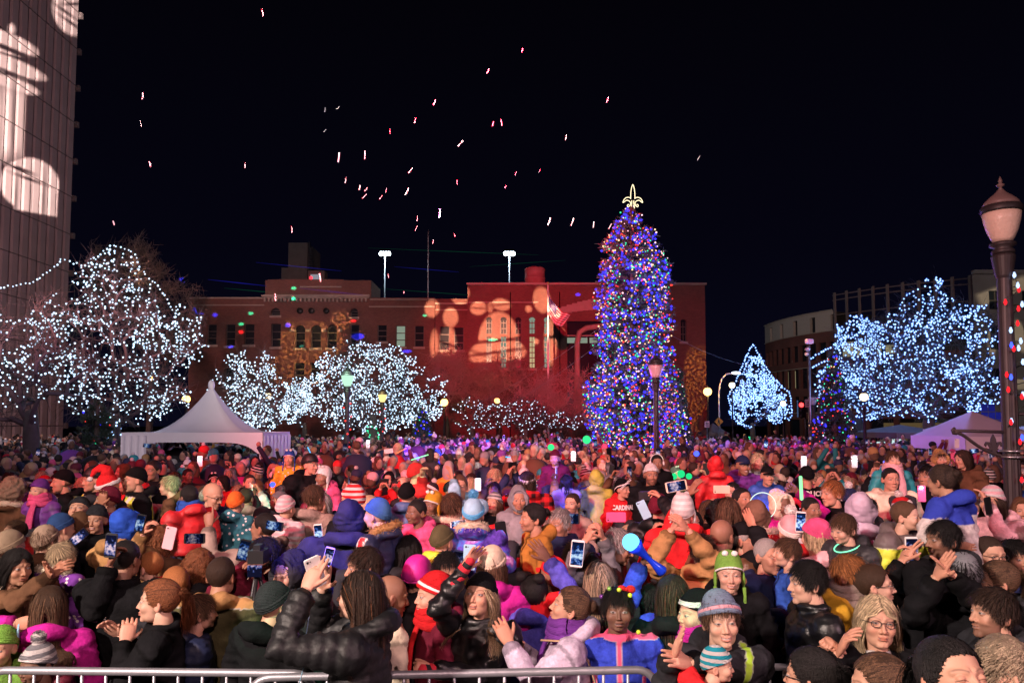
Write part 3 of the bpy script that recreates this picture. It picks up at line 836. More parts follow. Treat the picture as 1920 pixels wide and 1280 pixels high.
def lit_tree(name, label, base, fork_h, lobes, n_limbs, seed, spacing, bulb, mat, trunk_r=.2, nstr=6, twigs=900, group=None, outline=None, limb_r=.035, jit=.04, wrap=None, frac=1.0, chains=0):
    r = np.random.default_rng(seed + 50)
    fork, paths, mx = bare_tree(base, fork_h, lobes, n_limbs, seed, trunk_r)
    b = Vector(base)
    o = empty(name, b); tag(o, label, 'tree', group)
    M = Matrix.Translation(-b)
    mb = MB(); P = np.array([np.array(base), np.array(base) * .5 + fork * .5 + (.05, .03, 0), fork, fork + (0, 0, .4)])
    mb.add(*tube(P, [trunk_r * 1.25, trunk_r, trunk_r * .85, trunk_r * .6], 10))
    mb.V = [xf(v, M) for v in mb.V]
    link('trunk', mb.mesh('trunk', [BARK]), o)
    mb = MB()
    for P, d0 in paths:
        rr = np.linspace(1, .45, len(P)) * (limb_r * (1 - d0 / mx) * 2.2 + .012)
        mb.add(*tube(P, rr, 5, False))
    ends = np.concatenate([p[0][1:] for p in paths])
    k = r.integers(0, len(ends), twigs)
    a = ends[k]; dr = r.normal(size=(twigs, 3)) + (0, 0, .35); dr /= np.linalg.norm(dr, axis=1)[:, None]
    ln = r.uniform(.2, .75, twigs)[:, None]
    m_ = a + dr * ln * .5; e_ = m_ + (dr + r.normal(size=(twigs, 3)) * .35) * ln * .6
    mb.add(*tubes3(a, m_, .009, .006)); mb.add(*tubes3(m_, e_, .006, .003))
    mb.V = [xf(v, M) for v in mb.V]
    link('crown', mb.mesh('crown', [TWIG]), o)
    groups = [[] for _ in range(nstr)]
    ang = lambda p: int(((math.atan2(p[1] - fork[1], p[0] - fork[0]) / (2 * math.pi)) % 1) * nstr) % nstr
    for P, d0 in paths:
        if r.random() > frac: continue
        groups[ang(P[-1])].append(light_dots(P, spacing, jit, r))
    for q in range(chains):
        p = crown_points(lobes, 1, r)[0]; dv = r.normal(size=3) * (1, 1, .5); P = [p]
        for k in range(int(r.integers(8, 22))):
            dv = dv * .8 + r.normal(size=3) * .5; dv /= np.linalg.norm(dv); nx = P[-1] + dv * .18
            if not any((((nx - np.array(l[0])) / np.array(l[1])) ** 2).sum() < 1 for l in lobes): dv = -dv; continue
            P.append(nx)
        if len(P) > 2: groups[ang(P[0])].append(light_dots(np.array(P), spacing, jit, r))
    if outline:
        for poly in outline:
            groups[r.integers(nstr)].append(light_dots(np.array(poly, float), spacing * .8, jit * .5, r))
    for g in groups:
        if not g: continue
        pts = np.concatenate(g)
        if not len(pts): continue
        mb = MB(); mb.add(*blobs(pts - np.array(b), bulb * r.uniform(.75, 1.25, len(pts)), True))
        if mat is B_BLUEW: mb.add(*blobs(pts - np.array(b), bulb * 2.1), mi=1)  # larger shells imitate the glow around each bulb
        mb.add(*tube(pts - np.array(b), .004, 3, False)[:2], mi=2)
        s = link('light_chain', mb.mesh('light_chain', [mat, B_HALO, WIREM]), o)
    if wrap:
        wm, wz0, wz1, wr = wrap
        q = []
        for zz in np.arange(wz0, wz1, .11):
            for a_ in r.uniform(0, 6.28, 3): q.append((base[0] + math.cos(a_) * wr, base[1] + math.sin(a_) * wr, zz))
        mb = MB(); mb.add(*blobs(q, bulb * 1.1, True)); mb.V = [xf(v, M) for v in mb.V]
        s = link('trunk_lights', mb.mesh('trunk_lights', [wm]), o); s['label'] = 'string of lights wound round the trunk'
    return o
def lobe(px, py, Y, rx, ry, rd=None):
    c = at(px, py, Y); s = Y / F
    return ((c.x, Y, c.z), (rx * s, (rd if rd else rx) * s, ry * s))
def gbase(px, Y): return (W(px, Y), Y, 0)
def pl(pts, Y):
    return [tuple(at(x, y, Y)) for x, y in pts]
lit_tree('street_tree', 'tall bare tree loosely strung with white lights beside the ribbed tower', gbase(215, 27), 2.6,
         [lobe(215, 545, 27, 75, 85), lobe(305, 640, 27, 84, 84), lobe(140, 620, 27, 85, 95), lobe(240, 735, 27, 125, 65)], 190, 3, .19, .031, B_WHITE, .24, 8, 2600, 'trees strung with white lights',
         [pl([(110, 485), (165, 500), (178, 488), (208, 458), (252, 474), (262, 505), (300, 540), (330, 590), (330, 640), (378, 628)], 27), pl([(0, 540), (60, 530), (90, 510), (118, 486)], 27)], wrap=(B_BLUEW, 1.2, 2.6, .27), frac=1, chains=60)
lit_tree('street_tree', 'bare tree with drooping white light chains at the left edge of the square', gbase(60, 20), 2.3,
         [lobe(20, 640, 20, 110, 90), lobe(120, 700, 20, 80, 70), lobe(-40, 720, 20, 100, 80)], 100, 5, .16, .025, B_WHITE, .22, 6, 1500, 'trees strung with white lights',
         [pl([(0, 600), (30, 605), (60, 608), (100, 600)], 20), pl([(40, 715), (90, 700), (130, 680), (160, 740), (190, 748)], 20), pl([(0, 690), (25, 680), (50, 672)], 20)], frac=.75, chains=16)
lit_tree('street_tree', 'small densely lit tree directly behind the white peaked tent', gbase(462, 36), 2.2,
         [lobe(470, 690, 36, 50, 50), lobe(425, 730, 36, 45, 50), lobe(500, 750, 36, 48, 55), lobe(460, 775, 36, 85, 38)], 260, 11, .23, .036, B_WHITE, .2, 8, 900, 'trees strung with white lights', frac=1, chains=60)
lit_tree('street_tree', 'wide domed tree covered in white lights behind the green lantern', gbase(700, 40), 2.4,
         [lobe(690, 690, 40, 100, 50), lobe(630, 730, 40, 62, 55), lobe(770, 730, 40, 72, 60), lobe(700, 765, 40, 135, 48), lobe(665, 668, 40, 50, 32)], 520, 12, .23, .038, B_WHITE, .26, 10, 1500, 'trees strung with white lights', wrap=(B_GREEN, .9, 2.3, .33), chains=110)
lit_tree('street_tree', 'narrow lit tree filling the gap between two larger lit trees', gbase(572, 44), 2.0,
         [lobe(560, 745, 44, 30, 40), lobe(545, 770, 44, 25, 25)], 70, 13, .24, .038, B_WHITE, .16, 4, 400, 'trees strung with white lights', chains=50)
lit_tree('street_tree', 'low tree with a few white lights right of the domed tree', gbase(885, 46), 1.6,
         [lobe(885, 775, 46, 40, 35), lobe(930, 780, 46, 45, 30)], 90, 14, .26, .038, B_WHITE, .18, 4, 900, 'trees strung with white lights')
lit_tree('street_tree', 'red lit bare tree with lights on its lowest branches', gbase(985, 44), 1.6,
         [lobe(985, 775, 44, 52, 32), lobe(1060, 790, 44, 40, 22)], 100, 15, .26, .036, B_WHITE, .2, 4, 1500, 'trees strung with white lights')
def bare(label, base, fork_h, lobes, n, seed, twigs):
    fork, paths, mx = bare_tree(base, fork_h, lobes, n, seed)
    r = np.random.default_rng(seed); b = Vector(base); M = Matrix.Translation(-b)
    o = empty('bare_tree', b); tag(o, label, 'tree', 'unlit bare trees before the hall')
    mb = MB(); mb.add(*tube([base, fork - np.array((0, 0, .3)), fork], [.2, .15, .1], 8)); mb.V = [xf(v, M) for v in mb.V]
    link('trunk', mb.mesh('trunk', [BARK]), o)
    mb = MB()
    for P, d0 in paths: mb.add(*tube(P, np.linspace(1, .4, len(P)) * (.06 * (1 - d0 / mx) + .012), 4, False))
    ends = np.concatenate([p[0][1:] for p in paths])
    for q in range(2):
        k = r.integers(0, len(ends), twigs); a = ends[k]
        dr = r.normal(size=(twigs, 3)) + (0, 0, .5); dr /= np.linalg.norm(dr, axis=1)[:, None]
        e_ = a + dr * r.uniform(.3, .9, twigs)[:, None]
        mb.add(*tubes3(a, e_, .012, .005)); ends = e_
    mb.V = [xf(v, M) for v in mb.V]
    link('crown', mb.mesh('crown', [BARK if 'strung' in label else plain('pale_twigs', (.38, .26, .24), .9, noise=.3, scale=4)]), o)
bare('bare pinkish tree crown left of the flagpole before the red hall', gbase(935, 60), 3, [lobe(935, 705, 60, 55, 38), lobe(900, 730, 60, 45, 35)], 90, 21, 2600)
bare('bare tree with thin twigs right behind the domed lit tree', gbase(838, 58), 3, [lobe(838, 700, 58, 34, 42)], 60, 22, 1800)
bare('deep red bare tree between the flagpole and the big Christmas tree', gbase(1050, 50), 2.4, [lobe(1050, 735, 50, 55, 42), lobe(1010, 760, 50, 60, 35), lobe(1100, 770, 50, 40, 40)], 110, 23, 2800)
bare('leafless tree rising behind the tallest strung tree on the left', gbase(280, 48), 4, [lobe(235, 520, 48, 75, 70), lobe(320, 600, 48, 70, 80)], 120, 24, 2600)
lit_tree('street_tree', 'bell shaped tree wound with blue white rope lights near the street', gbase(1410, 50), 2.0,
         [lobe(1412, 690, 50, 22, 30), lobe(1420, 740, 50, 48, 40), lobe(1455, 762, 50, 26, 34), lobe(1388, 765, 50, 22, 32)], 90, 31, .20, .040, B_BLUEW, .2, 6, 500, 'trees strung with blue white lights', chains=80, outline=[pl([(x + dx, y) for x, y in c_], 50 + dy) for dy in (-.6,) for dx in (0,) for c_ in (
             [(1412, 645), (1400, 665), (1388, 695), (1375, 725), (1365, 745), (1380, 790), (1395, 798), (1412, 800)],
             [(1412, 645), (1425, 668), (1440, 695), (1455, 715), (1480, 735), (1484, 760), (1484, 785)],
             [(1375, 745), (1400, 752), (1430, 742), (1450, 735)], [(1388, 700), (1410, 705), (1440, 698)], [(1440, 700), (1446, 740), (1440, 770), (1460, 780), (1484, 788)],
             [(1398, 665), (1412, 672), (1428, 668)], [(1470, 745), (1465, 765), (1474, 785)], [(1365, 770), (1390, 780), (1420, 775)], [(1390, 720), (1420, 730), (1450, 722)])], wrap=(B_GREEN, .6, 1.5, .25))
lit_tree('street_tree', 'largest blue white tree with dense tangled lights beside the lamp post', gbase(1740, 30), 2.4,
         [lobe(1740, 620, 30, 75, 85), lobe(1690, 660, 30, 80, 80), lobe(1800, 640, 30, 75, 80), lobe(1745, 725, 30, 130, 60), lobe(1735, 545, 30, 35, 38)], 380, 32, .17, .029, B_BLUEW, .26, 10, 2600, 'trees strung with blue white lights', frac=.95, chains=60, wrap=(B_GREEN, .8, 1.6, .28))
lit_tree('street_tree', 'looser blue white tree between the small fir and the tangled tree', gbase(1610, 34), 2.2,
         [lobe(1610, 650, 34, 60, 60), lobe(1590, 720, 34, 70, 50), lobe(1640, 760, 34, 80, 30)], 130, 33, .16, .034, B_BLUEW, .2, 6, 1600, 'trees strung with blue white lights',
         [pl([(1520, 672), (1540, 660), (1570, 645), (1600, 648), (1640, 640)], 34), pl([(1522, 690), (1545, 678), (1575, 668)], 34)], frac=.9, chains=50)
for p_, pw, c_ in [((W(215, 25), 24, 7), 260, (.6, .75, 1)), ((W(460, 34), 33, 5), 300, (.65, .85, 1)), ((W(700, 37), 36, 6), 520, (.65, .85, 1)),
                   ((W(1740, 27), 26.5, 5.5), 520, (.25, .45, 1)), ((W(1610, 31), 31, 5), 260, (.25, .45, 1)), ((W(60, 18), 17.5, 4.5), 110, (.45, .45, 1))]:
    point('tree_glow', p_, pw * .7, c_, 1.2)
def fir(name, label, px, Y, prof, nl, seed, nb, bulb, leafn=46, cols=None, group=None):
    """prof: [(py, left px, right px)] outline from the top down"""
    r = np.random.default_rng(seed)
    b = Vector((W(px, Y), Y, 0)); o = empty(name, b); tag(o, label, 'tree', group)
    zs = np.array([Z(p[0], Y) for p in prof]); L = np.array([(px - p[1]) / F * Y for p in prof]); Rr = np.array([(p[2] - px) / F * Y for p in prof])
    zs, L, Rr = zs[::-1], L[::-1], Rr[::-1]
    top = zs[-1]
    mb = MB(); mb.add(*tube([(0, 0, 0), (0, 0, top)], [.2, .03], 8)); link('trunk', mb.mesh('trunk', [BARK]), o)
    def rad(z, a):
        l_, r_ = np.interp(z, zs, L), np.interp(z, zs, Rr)
        w = .5 + .5 * np.cos(a); return l_ * (1 - w) + r_ * w
    mb = MB()
    z = top - (top - .6) * r.random(nl) ** .62
    a = r.uniform(0, 2 * math.pi, nl)
    lump = .80 + .24 * vnoise(np.stack([np.cos(a) * 1.6, np.sin(a) * 1.6, z * 1.2], -1)) + r.uniform(-.08, .12, nl)
    Rd = rad(z, a) * lump
    d = np.stack([np.cos(a), np.sin(a), np.zeros(nl)], -1)
    P0 = np.stack([np.zeros(nl), np.zeros(nl), z - .05], -1) + d * Rd[:, None] * .15
    P1 = P0 + d * Rd[:, None] * .88 + np.stack([np.zeros(nl), np.zeros(nl), .10 * Rd], -1)
    mb.add(*tubes3(P0, P1, .02, .008))
    n = leafn; t = r.uniform(.25, 1.04, (nl, n))
    C = P0[:, None] + (P1 - P0)[:, None] * t[..., None]
    sd = r.normal(size=(nl, n, 3)) * .75 + d[:, None] * .9 + (0, 0, .1); sd /= np.linalg.norm(sd, axis=2)[..., None]
    ln = r.uniform(.08, .2, (nl, n))[..., None]
    up = r.normal(size=(nl, n, 3)); sdw = np.cross(sd, up); sdw /= np.linalg.norm(sdw, axis=2)[..., None]
    w_ = .018
    V = np.stack([C - sdw * w_, C + sdw * w_, C + sd * ln + sdw * w_ * .3, C + sd * ln - sdw * w_ * .3], 2).reshape(-1, 3)
    mb.add(V, np.arange(len(V)).reshape(-1, 4))
    link('crown', mb.mesh('crown', [NEEDLE], False), o)
    k = r.integers(0, nl, nb); tt = r.uniform(.62, 1.06, nb)[:, None]
    Pb = P0[k] + (P1[k] - P0[k]) * tt + r.normal(size=(nb, 3)) * .06
    cols = cols or [(B_BLUE, .36), (B_RED, .2), (B_GREEN, .17), (B_WARM, .12), (B_PINK, .15)]
    names = {B_BLUE: 'blue', B_RED: 'red', B_GREEN: 'green', B_WARM: 'warm', B_PINK: 'pale', B_WHITE: 'white', B_BLUEW: 'white'}
    ch = r.choice(len(cols), nb, p=np.array([c[1] for c in cols]) / sum(c[1] for c in cols))
    for i_, (mt, _) in enumerate(cols):
        q = Pb[ch == i_]
        q = q[np.argsort(np.round(q[:, 2] / .35) * 7 + np.arctan2(q[:, 1], q[:, 0]))]
        mb = MB(); mb.add(*blobs(q, bulb * r.uniform(.7, 1.3, len(q)) * (1.25 if mt is B_BLUE else 1), True)); (mt is B_BLUE) and mb.add(*blobs(q, bulb * 2.3), mi=2); mb.add(*tube(q, .003, 3, False)[:2], mi=1)  # blue bulbs get an oversized shell as a made halo
        s = link('light_chain', mb.mesh('light_chain', [mt, WIREM, V_HALO]), o); s['label'] = 'string of %s bulbs on the branches' % names[mt]
    return o, top
prof = [(388, 1184, 1190), (400, 1172, 1203), (430, 1146, 1226), (470, 1124, 1248), (500, 1124, 1256), (550, 1112, 1266), (590, 1110, 1268), (640, 1102, 1266), (690, 1098, 1266), (740, 1098, 1276), (790, 1094, 1286), (850, 1094, 1288), (880, 1090, 1290)]
XM, top = fir('christmas_tree', 'giant fir covered in blue, red and green lights in front of the hall', 1187, 26, prof, 1700, 41, 8200, .0255, 42)
def outline_tube(pts, Y, r_, mb, closed=False):
    P = [tuple(at(x, y, Y)) for x, y in pts]
    mb.add(*tube(P, r_, 6))
mb = MB(); Y = 26
def bez(*p, n=14):
    p = np.array(p, float); t = np.linspace(0, 1, n)[:, None]
    return (1 - t) ** 3 * p[0] + 3 * (1 - t) ** 2 * t * p[1] + 3 * (1 - t) * t ** 2 * p[2] + t ** 3 * p[3]
cxx = 1186.5
for s in (-1, 1):
    X = lambda x: cxx + s * x
    outline_tube(bez((X(0), 346), (X(3.5), 352), (X(4), 362), (X(4), 373)), Y, .013, mb)
    outline_tube(bez((X(4), 372), (X(8), 368), (X(17), 370), (X(18.5), 380)), Y, .013, mb)
    outline_tube(bez((X(18.5), 380), (X(15), 379), (X(13), 374), (X(9), 376)), Y, .013, mb)
    outline_tube(bez((X(9), 376), (X(2), 378), (X(3), 386), (X(9), 388)), Y, .013, mb)
    outline_tube(bez((X(9), 388), (X(12), 386), (X(9), 382), (X(7), 384)), Y, .013, mb)
    outline_tube(bez((X(2), 376), (X(1.5), 382), (X(3), 386), (X(3), 391)), Y, .013, mb)
tp = link('tree_topper', mb.mesh('tree_topper', [glow('topper_warm', (1, .82, .5), 2.2)]), None)
tag(tp, 'glowing warm white lily emblem on the tip of the tallest fir', 'tree topper')
for (dx, dy, z_, c_, pw) in [(-3, -1.5, 3, (.3, .1, 1), 130), (3, -1.5, 3.5, (.2, .1, 1), 130), (0, -2.6, 5, (.5, .15, .9), 90), (0, -1.5, 7.4, (.2, .1, 1), 60), (-1.5, -3, 2.2, (1, .2, .5), 60)]:
    point('fir_glow', (XM.location.x + dx, 26 + dy, z_), pw * 3.4, c_, .8)
prof2 = [(648, 1562, 1566), (680, 1555, 1574), (720, 1543, 1580), (760, 1530, 1590), (800, 1518, 1600), (830, 1508, 1606), (850, 1506, 1608)]
fir('christmas_tree', 'small fir with sparse mixed coloured lights left of the blue white trees', 1564, 30, prof2, 420, 42, 420, .026, 40, [(B_BLUE, .3), (B_RED, .3), (B_GREEN, .24), (B_WARM, .05), (B_WHITE, .12)])
prof3 = [(690, 1268, 1272), (740, 1258, 1284), (790, 1250, 1292), (830, 1248, 1300)]
fir('christmas_tree', 'dark slim fir with few lights at the right foot of the giant fir', 1276, 31, prof3, 240, 43, 110, .022, 34)
prof4 = [(760, 790, 796), (790, 778, 806), (830, 768, 818)]
fir('christmas_tree', 'little fir with mixed lights below the domed white tree', 792, 36, prof4, 200, 44, 150, .03, 34)
prof5 = [(740, 178, 184), (780, 160, 204), (820, 150, 214)]
fir('christmas_tree', 'little dim fir with a few coloured lights left of the peaked tent', 184, 24, prof5, 200, 45, 40, .022, 34)
for i_, (p0, p1, y0, y1) in enumerate([((1180, 575), (870, 770), 26, 40), ((1180, 600), (900, 790), 26, 38), ((1200, 595), (1420, 690), 26, 32)]):
    a_, b__ = at(*p0, y0), at(*p1, y1)
    t = np.linspace(0, 1, 14)[:, None]
    P = np.array(a_) * (1 - t) + np.array(b__) * t; P[:, 2] -= .25 * np.sin(t[:, 0] * math.pi)
    mb = MB(); mb.add(*tube(P, .008, 4))
    tag(link('guy_wire', mb.mesh('guy_wire', [GREYM])), ['upper steel guy wire running left from the giant fir', 'lower steel guy wire running left from the giant fir', 'steel guy wire running right from the giant fir to the street'][i_], 'wire', 'guy wires of the big fir')
TENT = plain('tent_vinyl', (.80, .76, .78), .45, noise=.06, scale=3)
def tent(label, px0, px1, py_eave, py_top, Y, depth, val, valpy, mat=TENT, peak=True, arch=True, group='white tents and canopies'):
    xa, xb = W(px0, Y), W(px1, Y); ze, zt, zv = Z(py_eave, Y), Z(py_top, Y + depth / 2), Z(valpy, Y)
    cx_, hw, hd = (xa + xb) / 2, (xb - xa) / 2, depth / 2
    o = empty('event_tent', (cx_, Y + hd, 0)); tag(o, label, 'tent', group)
    mb = MB(); n = 12; m = 40
    for k in range(n + 1):
        s = 1 - k / n
        f = (ze + (zt - ze) * ((1 - s) ** (2.2 if peak else 1.0)))
        e = []
        for q in range(m):
            a_ = q / m * 2 * math.pi; c_, s_ = math.cos(a_), math.sin(a_)
            p = 1 / max(abs(c_), abs(s_)); rr = s * p * (1 - .10 * (1 - s) * 0)
            e.append((hw * rr * c_, hd * rr * s_, f - (.10 * s * (1 - s) * 4 * (.5 - .5 * math.cos(4 * a_)) if peak else 0)))
        if k == 0: Vs = []
        Vs += e
    i = np.arange(n)[:, None] * m; j = np.arange(m)[None]; kk = (j + 1) % m
    mb.add(Vs, np.stack([i + j, i + kk, i + m + kk, i + m + j], -1).reshape(-1, 4))
    rf = link('roof', mb.mesh('roof', [mat]), o)
    if peak:
        mb = MB(); mb.add(*ell((0, 0, zt), (.09, .09, .14), 8, 6)); link('finial', mb.mesh('finial', [mat]), rf)
    mb = MB(); K = 30
    for side in range(4):
        w_ = hw if side % 2 == 0 else hd; dd = hd if side % 2 == 0 else hw
        P = []
        for q in range(K + 1):
            u_ = -1 + 2 * q / K
            if arch:
                low = zv + (ze - zv) * (.0 if abs(u_) > .93 else .55 * (1 - (abs(u_) / .93) ** 6)) if True else zv
            else:
                low = zv
            P.append((u_ * w_, -dd - .01, low, ze + .02))
        Vv = [(p[0], p[1], p[2]) for p in P] + [(p[0], p[1], p[3]) for p in P]
        Vv = xf(Vv, Matrix.Rotation(side * math.pi / 2, 4, 'Z'))
        i = np.arange(K); mb.add(Vv, np.stack([i, i + 1, K + 2 + i, K + 1 + i], -1))
    link('valance', mb.mesh('valance', [mat]), o)
    for sx_ in (-1, 1):
        for sy_ in (-1, 1):
            mb = MB(); mb.add(*tube([(sx_ * (hw - .06), sy_ * (hd - .06), 0), (sx_ * (hw - .06), sy_ * (hd - .06), ze)], .035, 8))
            link('leg', mb.mesh('leg', [plain('white_paint', (.7, .7, .7), .4)]), o)
    return o, (cx_, Y + hd, hw, hd, ze)
o, TD = tent('large white peaked tent with an arched valance left of centre', 230, 494, 812, 722, 17.5, 2.1, 1, 850)
mb = MB()
xs = np.linspace(-TD[2], -TD[2] + .62, 18); V = []
for zz in (0.0, 1.2, TD[4] - .05):
    for i, x in enumerate(xs): V.append((x, -TD[3] - .03 + .03 * math.sin(i * 1.4), zz))
i = np.arange(17)
for k in (0, 18): mb.add(V, np.stack([i + k, i + k + 1, i + k + 19, i + k + 18], -1))
link('drape', mb.mesh('drape', [TENT]), o); mb = MB()
ys = np.linspace(-TD[3], TD[3], 40); V = [(TD[2] + .02 + .03 * math.sin(k * 1.2), y_, zz) for zz in (0, 1.2, TD[4] - .05) for k, y_ in enumerate(ys)]
i = np.arange(39)
for k in (0, 40): mb.add(V, np.stack([i + k, i + k + 1, i + k + 41, i + k + 40], -1))
link('drape', mb.mesh('drape', [TENT]), o)
tent('nearest white canopy tent, cut by the tall lamp post on the right', 1808, 1954, 820, 770, 19, 2.6, 1, 845, peak=False, arch=False)
tent('white canopy tent with a pale peak just behind the nearest right canopy', 1800, 1890, 806, 782, 27, 2.5, 1, 816, peak=False, arch=False)
tent('long low grey canopy roof left of the nearest right canopy', 1680, 1790, 812, 796, 29, 4, 1, 822, plain('grey_vinyl', (.14, .12, .14), .6), False, False)
tent('white canopy tent partly hidden by the lamp post at the right edge', 1990, 2140, 812, 785, 22, 3.2, 1, 835, peak=False, arch=False)
tent('tiny grey canopy in the street right of the tall hall', 1328, 1366, 812, 793, 50, 3, 1, 818, plain('grey_vinyl', (.14, .12, .14), .6), False, False)
for (px, py, w_, h_, Yb, lb) in [(1683, 838, 30, 30, 32, 'row of lit white bags under the grey canopy'), (1650, 832, 70, 8, 34, 'bright white counter light strip under the grey canopy')]:
    mb = MB(); c_ = at(px, py, Yb); s_ = Yb / F
    for k in range(4):
        x_ = c_.x - w_ * s_ / 2 + w_ * s_ * k / 4
        mb.add(*box(x_, x_ + w_ * s_ / 4 * .9, Yb, Yb + .3, c_.z - h_ * s_ / 2, c_.z + h_ * s_ / 2 - .05 * (k % 2))[:2])
    tag(link('lit_counter', mb.mesh('lit_counter', [glow('white_counter', (.7, .95, .95), .9)], False)), lb, 'counter')
POSTM = plain('post_paint', (.035, .028, .030), .5, .2, noise=.3, scale=12)
def acorn(o, z, s, globe_mat, cap_mat=POSTM):
    """acorn lantern whose collar sits at height z"""
    mb = MB(); mb.add(*lathe([(.09 * s, 0), (.15 * s, .02 * s), (.15 * s, .06 * s), (.11 * s, .10 * s), (.17 * s, .13 * s), (.17 * s, .17 * s), (.12 * s, .19 * s)], 20, (0, 0, z)))
    link('collar', mb.mesh('collar', [POSTM]), o)
    mb = MB(); mb.add(*lathe([(.12 * s, .19 * s), (.15 * s, .24 * s), (.20 * s, .36 * s), (.235 * s, .50 * s), (.25 * s, .62 * s)], 24, (0, 0, z)))
    g = link('globe', mb.mesh('globe', [globe_mat]), o)
    mb = MB(); mb.add(*lathe([(.265 * s, .615 * s), (.27 * s, .64 * s), (.27 * s, .70 * s), (.25 * s, .72 * s)], 24, (0, 0, z)))
    link('band', mb.mesh('band', [GREYM if s > .8 and cap_mat is not POSTM else POSTM]), o)
    mb = MB(); mb.add(*lathe([(.245 * s, .72 * s), (.22 * s, .78 * s), (.15 * s, .85 * s), (.09 * s, .90 * s), (.06 * s, .93 * s), (.05 * s, .95 * s)], 24, (0, 0, z)))
    c = link('cap', mb.mesh('cap', [cap_mat]), o)
    mb = MB(); mb.add(*lathe([(.05 * s, .95 * s), (.02 * s, .98 * s), (.02 * s, 1.0 * s), (.055 * s, 1.02 * s), (.055 * s, 1.035 * s), (.018 * s, 1.06 * s), (.03 * s, 1.09 * s), (.004 * s, 1.16 * s)], 12, (0, 0, z)))
    link('finial', mb.mesh('finial', [cap_mat]), c)
    return g
def post(o, z, s, fl=True):
    n = 24; P = []
    RS = [(0.26 * s, 0), (.26 * s, .12), (.20 * s, .16), (.18 * s, .55), (.12 * s, .7), (.105 * s, .9), (.085 * s, z - .25), (.10 * s, z - .22), (.12 * s, z - .12), (.14 * s, z - .02), (.13 * s, z)]
    mb = MB(); V, Q, T = lathe(RS, n)
    a = np.arctan2(V[:, 1], V[:, 0]); f = np.where((V[:, 2] > .5) & (V[:, 2] < z - .3), 1 - .10 * (np.round(a / (2 * math.pi) * n) % 2), 1)
    V[:, 0] *= f; V[:, 1] *= f
    mb.add(V, Q, T, 0)
    return link('post', mb.mesh('post', [POSTM], False), o)
def lamp(px, py_top, Y, label, mat, s=1.0, light=None, lights=None):
    o = empty('street_lamp', (W(px, Y), Y, 0)); tag(o, label, 'street lamp', 'old style street lamps on the square')
    zt = Z(py_top, Y); z = zt - 1.16 * s
    post(o, z, s); acorn(o, z, s, mat, mat if light == 'cap' else POSTM)
    if light and light != 'cap': point('lantern_light', (W(px, Y), Y - .5, z + .5), light[0], light[1], .2)
    if lights:
        mb = [MB(), MB(), MB()]
        for k in range(int((z - 1.2) / .14)):
            a_ = k * 1.9
            mb[k % 3].add(*blobs([(math.cos(a_) * .13, math.sin(a_) * .13, 1.2 + k * .14)], lights, True))
        for m_, mt in zip(mb, (B_RED, B_RED, B_WHITE)):
            link('bulb_string', m_.mesh('bulb_string', [mt]), o)
    return o
lamp(651, 679, 24, 'street lamp with a glowing green lantern behind the white tent', glow('lantern_green', (.55, .95, .70), 1.1), .8, (60, (.5, 1, .7)), .03)
lamp(717, 722, 32, 'street lamp with a glowing yellow lantern before the domed lit tree', glow('lantern_yellow', (1, .80, .30), 1.3), .75, (40, (1, .8, .3)), .03)
lamp(1230, 655, 21.5, 'unlit street lamp standing before the giant fir', plain('lantern_rose', (.75, .45, .5), .3), .85, None, None)
lamp(1524, 727, 36, 'unlit pale street lamp under the camera mast', plain('lantern_pale', (.6, .6, .6), .3), .85, None, None)
for i_, (px, py, Yl, lb, s_) in enumerate([(833, 754, 46, 'small lamp with an orange globe right of the domed lit tree', .9), (932, 751, 56, 'small lamp with an orange globe under the red bare trees', .8), (1327, 734, 46, 'lamp with a white hot orange globe beside the tall hall', 1.0),
                                  (349, 748, 34, 'small lamp with an orange globe left of the tent peak', .7), (502, 743, 48, 'small lamp with a cream globe right of the tent peak', .9), (1373, 722, 44, 'small lamp with a cream globe left of the bell shaped tree', .7),
                                  (1468, 756, 44, 'small lamp with a cream globe below the bell shaped tree', .6), (1620, 744, 26, 'small lamp with a yellow globe inside the looser right tree', .55), (286, 710, 40, 'small lamp with an orange globe seen through the left tree', .6)]):
    o = empty('globe_lamp', (W(px, Yl), Yl, 0)); tag(o, lb, 'street lamp', 'lamps with round glowing globes')
    z_ = Z(py, Yl)
    mb = MB(); mb.add(*lathe([(.12, 0), (.10, .3), (.06, .6), (.045, z_ - .4), (.09, z_ - .35), (.07, z_ - .3)], 10)); link('post', mb.mesh('post', [POSTM]), o)
    mb = MB(); mb.add(*ell((0, 0, z_), .26 * s_, 14, 10)); link('globe', mb.mesh('globe', [glow('globe_orange', (1, .55, .16), 5) if 'orange' in lb else glow('globe_cream', (1, .82, .5), 3)]), o)
    mb = MB(); mb.add(*lathe([(.14 * s_, z_ + .22 * s_), (.1 * s_, z_ + .3 * s_), (.02, z_ + .36 * s_)], 10)); link('cap', mb.mesh('cap', [POSTM]), o)
    if i_ in (0, 1, 2): point('globe_light', (W(px, Yl), Yl - .6, z_), 220 if i_ == 2 else 90, (1, .6, .2), .2)
YL = 7.6
xl = at(1886, 600, YL).x
o = empty('street_lamp', (xl, YL, 0)); tag(o, 'tall unlit fluted street lamp with frosted lantern at the right edge', 'street lamp', 'old style street lamps on the square')
zt = Z(331, YL); s = (Z(331, YL) - Z(478, YL)) / 1.16
zc = zt - 1.16 * s
post(o, zc, .80)
frost = plain('frosted_lantern', (.80, .62, .50), .35, noise=.12, scale=30, bump=.3)
acorn(o, zc, s, frost, plain('lantern_cap', (.24, .16, .15), .45))
FL = MB()
sc_ = YL / F
def bp(px, py): return ((px - 1888) * sc_, 0, Z(py, YL))
FL.add(*tube([bp(1784, 802), bp(1779, 806), bp(1781, 812), bp(1787, 813)], .014, 8))
